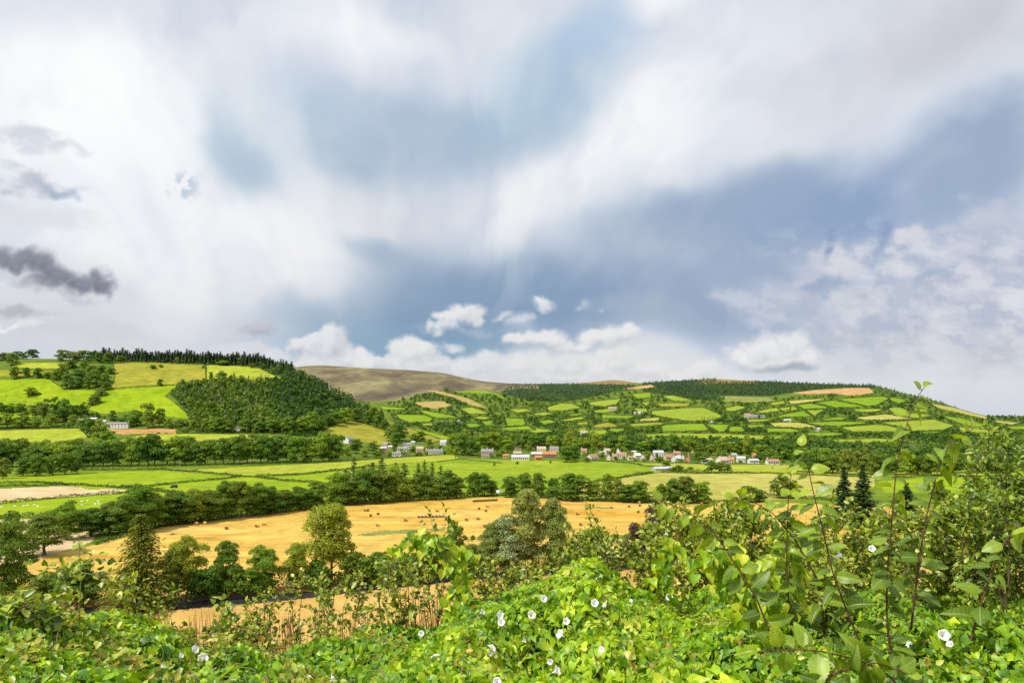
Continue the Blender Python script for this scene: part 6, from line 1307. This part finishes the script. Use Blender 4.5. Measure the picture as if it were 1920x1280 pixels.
shrub('bramble', 'bramble with red tinted leaves arching under the climbing bindweed', 728, 905, [(728, 1060), (760, 1030), (800, 1010), (840, 1024), (880, 1010), (905, 1040)], 1190, 5.6, 8, 430, .042, L_THORN, temps=[SMALL[1]])
shrub('hawthorn', 'low hawthorn in front of the grey willows', 895, 1060, [(895, 1060), (940, 1072), (1000, 1062), (1060, 1040)], 1140, 6.6, 11, 1500, .040, L_THORN)
shrub('hawthorn', 'hawthorn clump below the yellow willow bush', 1040, 1230, [(1040, 1040), (1080, 1010), (1130, 1020), (1180, 1010), (1230, 985)], 1130, 6.4, 14, 2300, .040, L_THORN)
shrub('hawthorn', 'dense yellow green hawthorn in front of the copper beech', 1190, 1350, [(1190, 990), (1230, 955), (1270, 955), (1310, 978), (1350, 965)], 1130, 6.0, 14, 2500, .042, L_THORN, tb=(2.2, 1.6))
shrub('hawthorn', 'dense hawthorn behind the arching branch', 1320, 1490, [(1320, 975), (1370, 948), (1420, 955), (1490, 985)], 1140, 6.0, 15, 2700, .042, L_THORN)
shrub('blackthorn', 'bushy blackthorn between the two left hedge shoots', 1455, 1640, [(1455, 1000), (1500, 970), (1560, 935), (1600, 955), (1640, 970)], 1150, 6.3, 14, 2300, .042, L_THORN)
shrub('blackthorn', 'bushy blackthorn right of the tallest hedge shoot', 1610, 1790, [(1610, 975), (1650, 960), (1700, 940), (1750, 945), (1790, 950)], 1140, 5.9, 15, 2600, .044, L_THORN)
shrub('blackthorn', 'darker blackthorn at the right end of the hedge', 1760, 1990, [(1760, 975), (1800, 945), (1850, 950), (1900, 925), (1990, 900)], 1140, 5.6, 17, 3300, .046, L_THORN, tb=(1.9, 1.9))
shrub('blackthorn', 'blackthorn carrying the hedge on past the right edge', 1990, 2380, [(1990, 860), (2100, 900), (2250, 960), (2380, 1010)], 1180, 5.2, 14, 2200, .048, L_THORN)
shrub('hawthorn', 'hawthorn carrying the hedge on past the left edge', -420, -70, [(-420, 1120), (-250, 1060), (-70, 1090)], 1260, 4.6, 12, 1600, .046, L_THORN)
shrub('wild_rose', 'tall feathery sapling with many narrow leaves at the right edge', 1815, 1915, [(1815, 890), (1840, 810), (1862, 774), (1885, 812), (1915, 870)], 1090, 4.8, 7, 1150, .046, L_ROSE, temps=NARROW, twig=(.12, .26), dY=.15)
shrub('hawthorn', 'low scrambling thorn with brown stems at the bottom left', 250, 470, [(250, 1180), (300, 1190), (360, 1205), (420, 1150), (470, 1195)], 1260, 4.9, 9, 800, .042, L_THORN)

def branch(root, pts, Y, n, size, r0, temps, mat, tl=(.0, .8), both=.6):
    P = np.array([ray(a, b, Y+(c[0] if c else 0)) for a, b, *c in pts]); k = np.linspace(0, 1, len(P)); kk = np.linspace(0, 1, 4*len(P)); C = np.column_stack([np.interp(kk, k, P[:, i]) for i in range(3)])
    for i in range(3): C[1:-1, i] = (C[:-2, i]+2*C[1:-1, i]+C[2:, i])/4
    u = rng.uniform(.12, 1, n); Q = np.column_stack([np.interp(u, kk, C[:, i]) for i in range(3)]); d = unit(np.column_stack([np.interp(u, kk, np.gradient(C[:, i])) for i in range(3)]))
    off = rng.normal(0, 1, (n, 3)); tip = unit(d*.5+off*both+np.array([0, 0, .1])); Q = Q+tip*rng.uniform(0, .06, (n, 1))
    return (C, np.linspace(r0, r0*.3, len(C))), (Q, tip, np.array([0, -.35, .8])+rng.normal(0, .45, (n, 3)), rng.uniform(.6, 1.3, n)*size, temps, np.clip(rng.uniform(*tl, n), 0, 1))
def sprig(name, label, branches, mat, stem, cat='shoot', group=None):
    root = link(name, None); A = [branch(root, *b) for b in branches]
    tube_obj('stems', [a[0] for a in A], stem, root, 6)
    v = [np.concatenate([a[1][i] for a in A]) for i in (0, 1, 2, 3)]; leaf_obj('leaves', (v[0], v[1], v[2], v[3], A[0][1][4], np.concatenate([a[1][5] for a in A])), mat, root)
    return tag(root, label, cat, group)
S1 = [SMALL[1], SMALL[0]]
shrub('wild_rose', 'feathery thicket of narrow leaves filling the right edge', 1870, 1990, [(1870, 930), (1900, 880), (1940, 850), (1990, 835)], 1090, 4.6, 9, 1000, .046, L_ROSE, temps=NARROW, twig=(.12, .26), dY=.2)
shrub('blackthorn', 'fine twigged blackthorn filling the hedge between the two tall shoots', 1540, 1720, [(1540, 1000), (1600, 985), (1660, 990), (1720, 970)], 1140, 5.2, 14, 2600, .036, L_THORN)
shrub('hawthorn', 'bushy hawthorn beneath the arching elm branch', 1390, 1560, [(1390, 1060), (1450, 1040), (1510, 1030), (1560, 1040)], 1150, 5.0, 12, 2200, .036, L_THORN)
sprig('hawthorn_shoot', 'upright hawthorn shoot with side sprays at the left', [([(150, 1230), (148, 1150), (152, 1080), (147, 1002)], 4.3, 46, .042, .005, S1, 0), ([(151, 1085), (125, 1066), (95, 1064), (76, 1075)], 4.3, 26, .042, .003, S1, 0), ([(151, 1072), (180, 1078), (210, 1086), (240, 1112)], 4.3, 44, .042, .003, S1, 0), ([(152, 1055), (172, 1045), (190, 1050)], 4.3, 24, .04, .003, S1, 0)], L_THORN, STEM_G)
sprig('hawthorn_shoot', 'pale big leaved hawthorn spray reaching in from the left edge', [([(-40, 1140), (20, 1128), (60, 1130), (110, 1128)], 3.4, 60, .05, .004, S1, 0), ([(30, 1130), (70, 1150), (100, 1165)], 3.4, 36, .05, .003, S1, 0), ([(90, 1160), (110, 1110), (125, 1080)], 3.7, 26, .045, .003, S1, 0)], L_THORN, STEM_B)
sprig('hawthorn_shoot', 'brown stemmed hawthorn shoot right of the spruce trunk', [([(232, 1240), (230, 1170), (226, 1120), (240, 1085)], 4.3, 40, .046, .006, S1, 0), ([(232, 1170), (250, 1120), (258, 1085)], 4.3, 30, .046, .004, S1, 0), ([(282, 1200), (305, 1140), (332, 1105)], 4.4, 34, .042, .003, S1, 0)], L_THORN, STEM_B)
sprig('hawthorn_shoot', 'small thorn shoot rising before the dark river', [([(425, 1230), (428, 1160), (415, 1120)], 4.9, 40, .05, .004, S1, 0)], L_THORN, STEM_B)
sprig('bramble_shoot', 'thin upright shoot with few round leaves against the golden field', [([(838, 1060), (822, 1010), (810, 985), (806, 945)], 4.8, 24, .036, .0025, S1, 0, (.0, .4))], L_THORN, STEM_B)
sprig('bramble_shoot', 'thin shoot with a tuft of leaves before the small dark tree', [([(848, 1060), (846, 1000), (838, 975), (836, 955)], 4.8, 26, .042, .0025, S1, 0, (.0, .5))], L_THORN, STEM_G)
sprig('hawthorn_shoot', 'long leaning hawthorn stem tipped against the stubble', [([(1160, 1150), (1145, 1080), (1128, 1000), (1098, 938)], 5.6, 90, .034, .006, S1, 0), ([(1150, 1100), (1122, 1020), (1110, 985), (1104, 970)], 5.5, 40, .034, .004, S1, 0)], L_THORN, STEM_B)
sprig('hawthorn_shoot', 'short leaning thorn twig right of the grey willow', [([(1100, 1070), (1082, 1010), (1062, 968)], 5.7, 30, .034, .003, S1, 0)], L_THORN, STEM_B)
sprig('hawthorn_shoot', 'arching bramble tip left of the climbing column', [([(728, 1110), (735, 1050), (765, 1015), (800, 1005)], 5.2, 56, .045, .004, S1, 0)], L_THORN, STEM_B)

# --- climbing bindweed
def climber(name, label, line, Y, wid, n, size, up=0.0):
    root = link(name, None); P = np.array([ray(a, b, Y) for a, b in line]); k = np.linspace(0, 1, len(P)); kk = np.linspace(0, 1, 40)
    pp = []
    for s in range(3):
        C = np.column_stack([np.interp(kk, k, P[:, i]) for i in range(3)]); C += np.column_stack([.02*np.sin(kk*22+s*2), .02*np.cos(kk*22+s*2), 0*kk]); pp.append((C, np.full(40, .002)))
    tube_obj('stems', pp, STEM_G, root, 4)
    u = rng.uniform(0, 1, n); Q = np.column_stack([np.interp(u, k, P[:, i]) for i in range(3)])+rng.normal(0, 1, (n, 3))*np.array([wid, wid*.6, wid*.55])
    leaf_obj('leaves', (Q, np.array([0, -.25, -.95])+rng.normal(0, .35, (n, 3)), np.array([0, -.8, .5])+rng.normal(0, .4, (n, 3)), rng.uniform(.7, 1.25, n)*size, HEARTS, rng.uniform(.22, .8, n)), L_BIND, root)
    return tag(root, label, 'climbing plant')
climber('climbing_bindweed', 'column of bright bindweed hanging over the bramble arch in the centre', [(800, 1012), (828, 1022), (852, 1060), (866, 1110), (862, 1160), (850, 1200)], 5.0, .06, 210, .066)
climber('climbing_bindweed', 'bright bindweed draped along the top of the bramble arch', [(742, 1030), (775, 1010), (810, 1010), (846, 1030), (890, 1040)], 5.0, .035, 60, .064)
climber('climbing_bindweed', 'strand of bindweed climbing in front of the copper beech', [(1262, 1010), (1248, 1040), (1240, 1080), (1238, 1120)], 5.0, .045, 95, .066)
climber('climbing_bindweed', 'bindweed curtain trailing down from the arching elm branch', [(1330, 1030), (1370, 1062), (1405, 1090), (1425, 1130), (1440, 1180)], 3.9, .085, 240, .064)
climber('climbing_bindweed', 'bindweed twining up the second hedge shoot', [(1486, 1180), (1480, 1120), (1478, 1050), (1474, 1000)], 4.1, .06, 130, .06)

# --- elm shoots
def elm(name, label, line, Y, size, step, r0=.006, stem=None, tipsize=.6, start=0.06, face=.55):
    root = link(name, None); P = np.array([ray(a, b, Y+(c[0] if c else 0)) for a, b, *c in line]); L = np.concatenate([[0], np.cumsum(np.linalg.norm(np.diff(P, axis=0), axis=1))]); T = L[-1]
    kk = np.linspace(0, T, 40); C = np.column_stack([np.interp(kk, L, P[:, i]) for i in range(3)])
    for _ in range(3):
        C[1:-1] = (C[:-2]+2*C[1:-1]+C[2:])/4
    pp = [(C, np.linspace(r0, r0*.3, 40))]
    u = np.sort(np.arange(start*T, T, step*.62)+rng.uniform(-.3, .3)*step); n = len(u); Q = np.column_stack([np.interp(u, kk, C[:, i]) for i in range(3)]); d = unit(np.column_stack([np.interp(u, kk, np.gradient(C[:, i])) for i in range(3)]))
    sd = np.where((np.arange(n)+(rng.uniform(0, 1, n) < .12)) % 2, 1.0, -1.0); side = unit(np.cross(d, np.array([0, 1.0, 0])))
    tip = unit(side*sd[:, None]*-1.0+d*rng.uniform(.1, .5, (n, 1))+np.column_stack([rng.normal(0, .15, n), rng.normal(-.1, .6, n), rng.uniform(-.7, .12, n)]))
    nr = np.column_stack([rng.normal(0, .4, n), -face*rng.uniform(-.3, 1.8, n), .75+rng.normal(0, .2, n)])
    base = Q+tip*.012
    for q, b in zip(Q, base): pp.append((np.array([q, (q+b)/2, b]), np.array([.0022, .0018, .0014])))
    sz = size*np.interp(u, [0, T*.3, T*.85, T], [.9, 1.05, .9, tipsize])*rng.uniform(.7, 1.2, n)
    # terminal leaf
    base = np.concatenate([base, C[-1:]]); tip = np.concatenate([tip, unit(d[-1:]+np.array([[.5, 0, .2]]))]); nr = np.concatenate([nr, [[-.3, -.6, .7]]]); sz = np.append(sz, size*tipsize*1.1)
    leaf_obj('leaves', (base, tip, nr, sz, ELMS, np.clip(np.append(np.interp(u, [0, T], [.15, .8]), .95)+rng.normal(0, .14, n+1), 0, 1)), L_ELM, root)
    tube_obj('stem', pp, stem or STEM_R, root, 6)
    return tag(root, label, 'hedge shoot', 'tall hedge shoots')
elm('elm_shoot', 'tallest hedge shoot, its tip standing above the far ridge', [(1688, 1330), (1672, 1240), (1662, 1160), (1664, 1060), (1672, 980), (1680, 880), (1690, 830), (1704, 785), (1714, 748), (1733, 726)], 3.5, .098, .062)
elm('elm_shoot', 'leaning hedge shoot left of the tallest, drooping at its tip', [(1650, 1310), (1622, 1228), (1590, 1150), (1560, 1070), (1540, 980), (1524, 920), (1513, 862), (1502, 836)], 3.5, .098, .058)
elm('elm_shoot', 'shorter straight hedge shoot at the left of the group', [(1488, 1230), (1478, 1120), (1475, 1060), (1476, 980), (1479, 920), (1484, 888)], 3.9, .10, .066)
elm('elm_shoot', 'hedge shoot bending right towards the feathery sapling', [(1708, 1180), (1722, 1060), (1736, 970), (1748, 925), (1760, 872), (1776, 838), (1800, 812), (1822, 806)], 3.8, .105, .064)
elm('elm_shoot', 'arching elm branch leaning left over the thorn bushes', [(1470, 1260), (1440, 1175), (1418, 1120), (1382, 1062), (1342, 1002), (1304, 966), (1268, 950), (1240, 938)], 3.4, .102, .074, start=.2)
elm('elm_shoot', 'elm twig with drooping leaves behind the arching branch', [(1530, 1080), (1490, 1010), (1450, 962), (1410, 938), (1376, 932)], 3.9, .105, .075, start=.2)
elm('elm_shoot', 'small elm shoot with paired leaves at the right edge', [(1820, 1200), (1838, 1135), (1862, 1065), (1880, 1022), (1902, 990), (1930, 968)], 3.2, .105, .052, face=.9)
elm('elm_shoot', 'low elm spray with broad veined leaves at the bottom right', [(1720, 1330), (1670, 1266), (1610, 1236), (1540, 1220), (1480, 1216), (1420, 1222)], 2.75, .115, .050, face=1.0, start=.1)
elm('elm_shoot', 'second low elm spray just above the bottom edge', [(1500, 1330), (1560, 1262), (1640, 1240), (1700, 1262)], 2.7, .105, .055, face=1.0, start=.15)
elm('elm_shoot', 'leafy elm sucker at the foot of the leaning shoots', [(1560, 1300), (1548, 1200), (1542, 1130), (1550, 1080)], 3.9, .12, .055)

# --- dry stalks of dock and grass in front of the stubble
pp = []
for _ in range(330):
    a = rng.uniform(270, 960); Y = rng.uniform(5.8, 8.2); h = 1150+rng.uniform(-22, 45)+(0 if a < 760 else -40); P0_ = ray(a+rng.normal(0, 5), 1262, Y); P1_ = ray(a+rng.normal(0, 13), h+rng.exponential(14), Y); k = np.linspace(0, 1, 9)[:, None]
    P0_[2] -= .4; pp.append((P0_+(P1_-P0_)*k+np.array([.02, 0, 0])*np.sin(k*3), np.array([.0026, .0026, .0025, .0024, .0022, .003, .0042, .0036, .0012])*rng.uniform(.6, 1.3)))
tag(tube_obj('dry_stalks', pp, STRAW, sides=4), 'dry brown dock and grass stalks in front of the near stubble', kind='stuff')
# ------------------------------------------------------------------ sky
W = bpy.data.worlds.new("World"); scene.world = W; W.use_nodes = True
nt = W.node_tree; nt.nodes.clear()
wo = N(nt, "ShaderNodeOutputWorld"); bg = N(nt, "ShaderNodeBackground"); nt.links.new(bg.outputs[0], wo.inputs[0])
SUN_AZ, SUN_EL = math.radians(-124), math.radians(52)       # high, to the left and a little behind the camera
sky = N(nt, "ShaderNodeTexSky", sky_type='NISHITA'); sky.sun_disc = False; sky.sun_elevation = SUN_EL; sky.sun_rotation = SUN_AZ
gen = N(nt, "ShaderNodeTexCoord").outputs["Generated"]
sep = N(nt, "ShaderNodeSeparateXYZ"); nt.links.new(gen, sep.inputs[0])
az = mathn(nt, 'ARCTAN2', sep.outputs[0], sep.outputs[1]); el = mathn(nt, 'ARCSINE', sep.outputs[2])
cmb = N(nt, "ShaderNodeCombineXYZ")
nt.links.new(maprange(nt, az, -SKY_AZ, SKY_AZ, 0, 1, False), cmb.inputs[0]); nt.links.new(maprange(nt, el, SKY_EL0, SKY_EL1, 0, 1, False), cmb.inputs[1])
cm = cloud_map(); ci = bpy.data.images.new("cloud_cover", SKY_W, SKY_H, float_buffer=True, is_data=True)
ci.pixels.foreach_set(np.concatenate([cm, np.ones((SKY_H, SKY_W, 1), np.float32)], 2).ravel()); ci.update(); ci.pack()
it = N(nt, "ShaderNodeTexImage", extension='EXTEND', interpolation='Cubic'); it.image = ci; nt.links.new(cmb.outputs[0], it.inputs[0])
skyc = mixc(nt, 1.0, sky.outputs[0], (0.1, 0.1, 0.1), 'MULTIPLY')
cur = mixc(nt, 0.985, skyc, it.outputs[0])
cur = mixc(nt, maprange(nt, sep.outputs[1], 0.45, -0.1, 0, 1), cur, (1.08, 1.12, 1.2))   # sky out of view behind the camera brightened to lift the fill light
cur = mixc(nt, maprange(nt, el, math.radians(36), math.radians(62), 0, 1), cur, (1.12, 1.15, 1.22))  # overhead sky above the frame raised too, for more fill light
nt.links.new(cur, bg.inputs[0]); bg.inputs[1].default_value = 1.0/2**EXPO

sun = bpy.data.lights.new("sun", 'SUN'); sun.energy = 4.2; sun.angle = math.radians(1.5); sun.color = (1.0, 0.95, 0.86)
so = bpy.data.objects.new("sun", sun); COL.objects.link(so)
d = Vector((math.sin(SUN_AZ)*math.cos(SUN_EL), math.cos(SUN_AZ)*math.cos(SUN_EL), math.sin(SUN_EL)))
so.rotation_euler = d.to_track_quat('Z', 'Y').to_euler()

# ------------------------------------------------------------------ camera
cam = bpy.data.cameras.new("camera"); cam.sensor_width = 36; cam.lens = 36*F/1920; cam.shift_y = (HY-640)/1920; cam.clip_start = 0.05; cam.clip_end = 30000
co = bpy.data.objects.new("camera", cam); COL.objects.link(co); co.location = (0, 0, EYE); co.rotation_euler = (math.radians(90), 0, 0)
scene.camera = co
vs = scene.view_settings; vs.view_transform = 'Standard'; vs.look = 'None'; vs.exposure = EXPO; vs.gamma = 1.0
cy = scene.cycles; cy.max_bounces = 5; cy.diffuse_bounces = 2; cy.glossy_bounces = 2; cy.transmission_bounces = 3; cy.use_denoising = False; cy.adaptive_threshold = 0.02
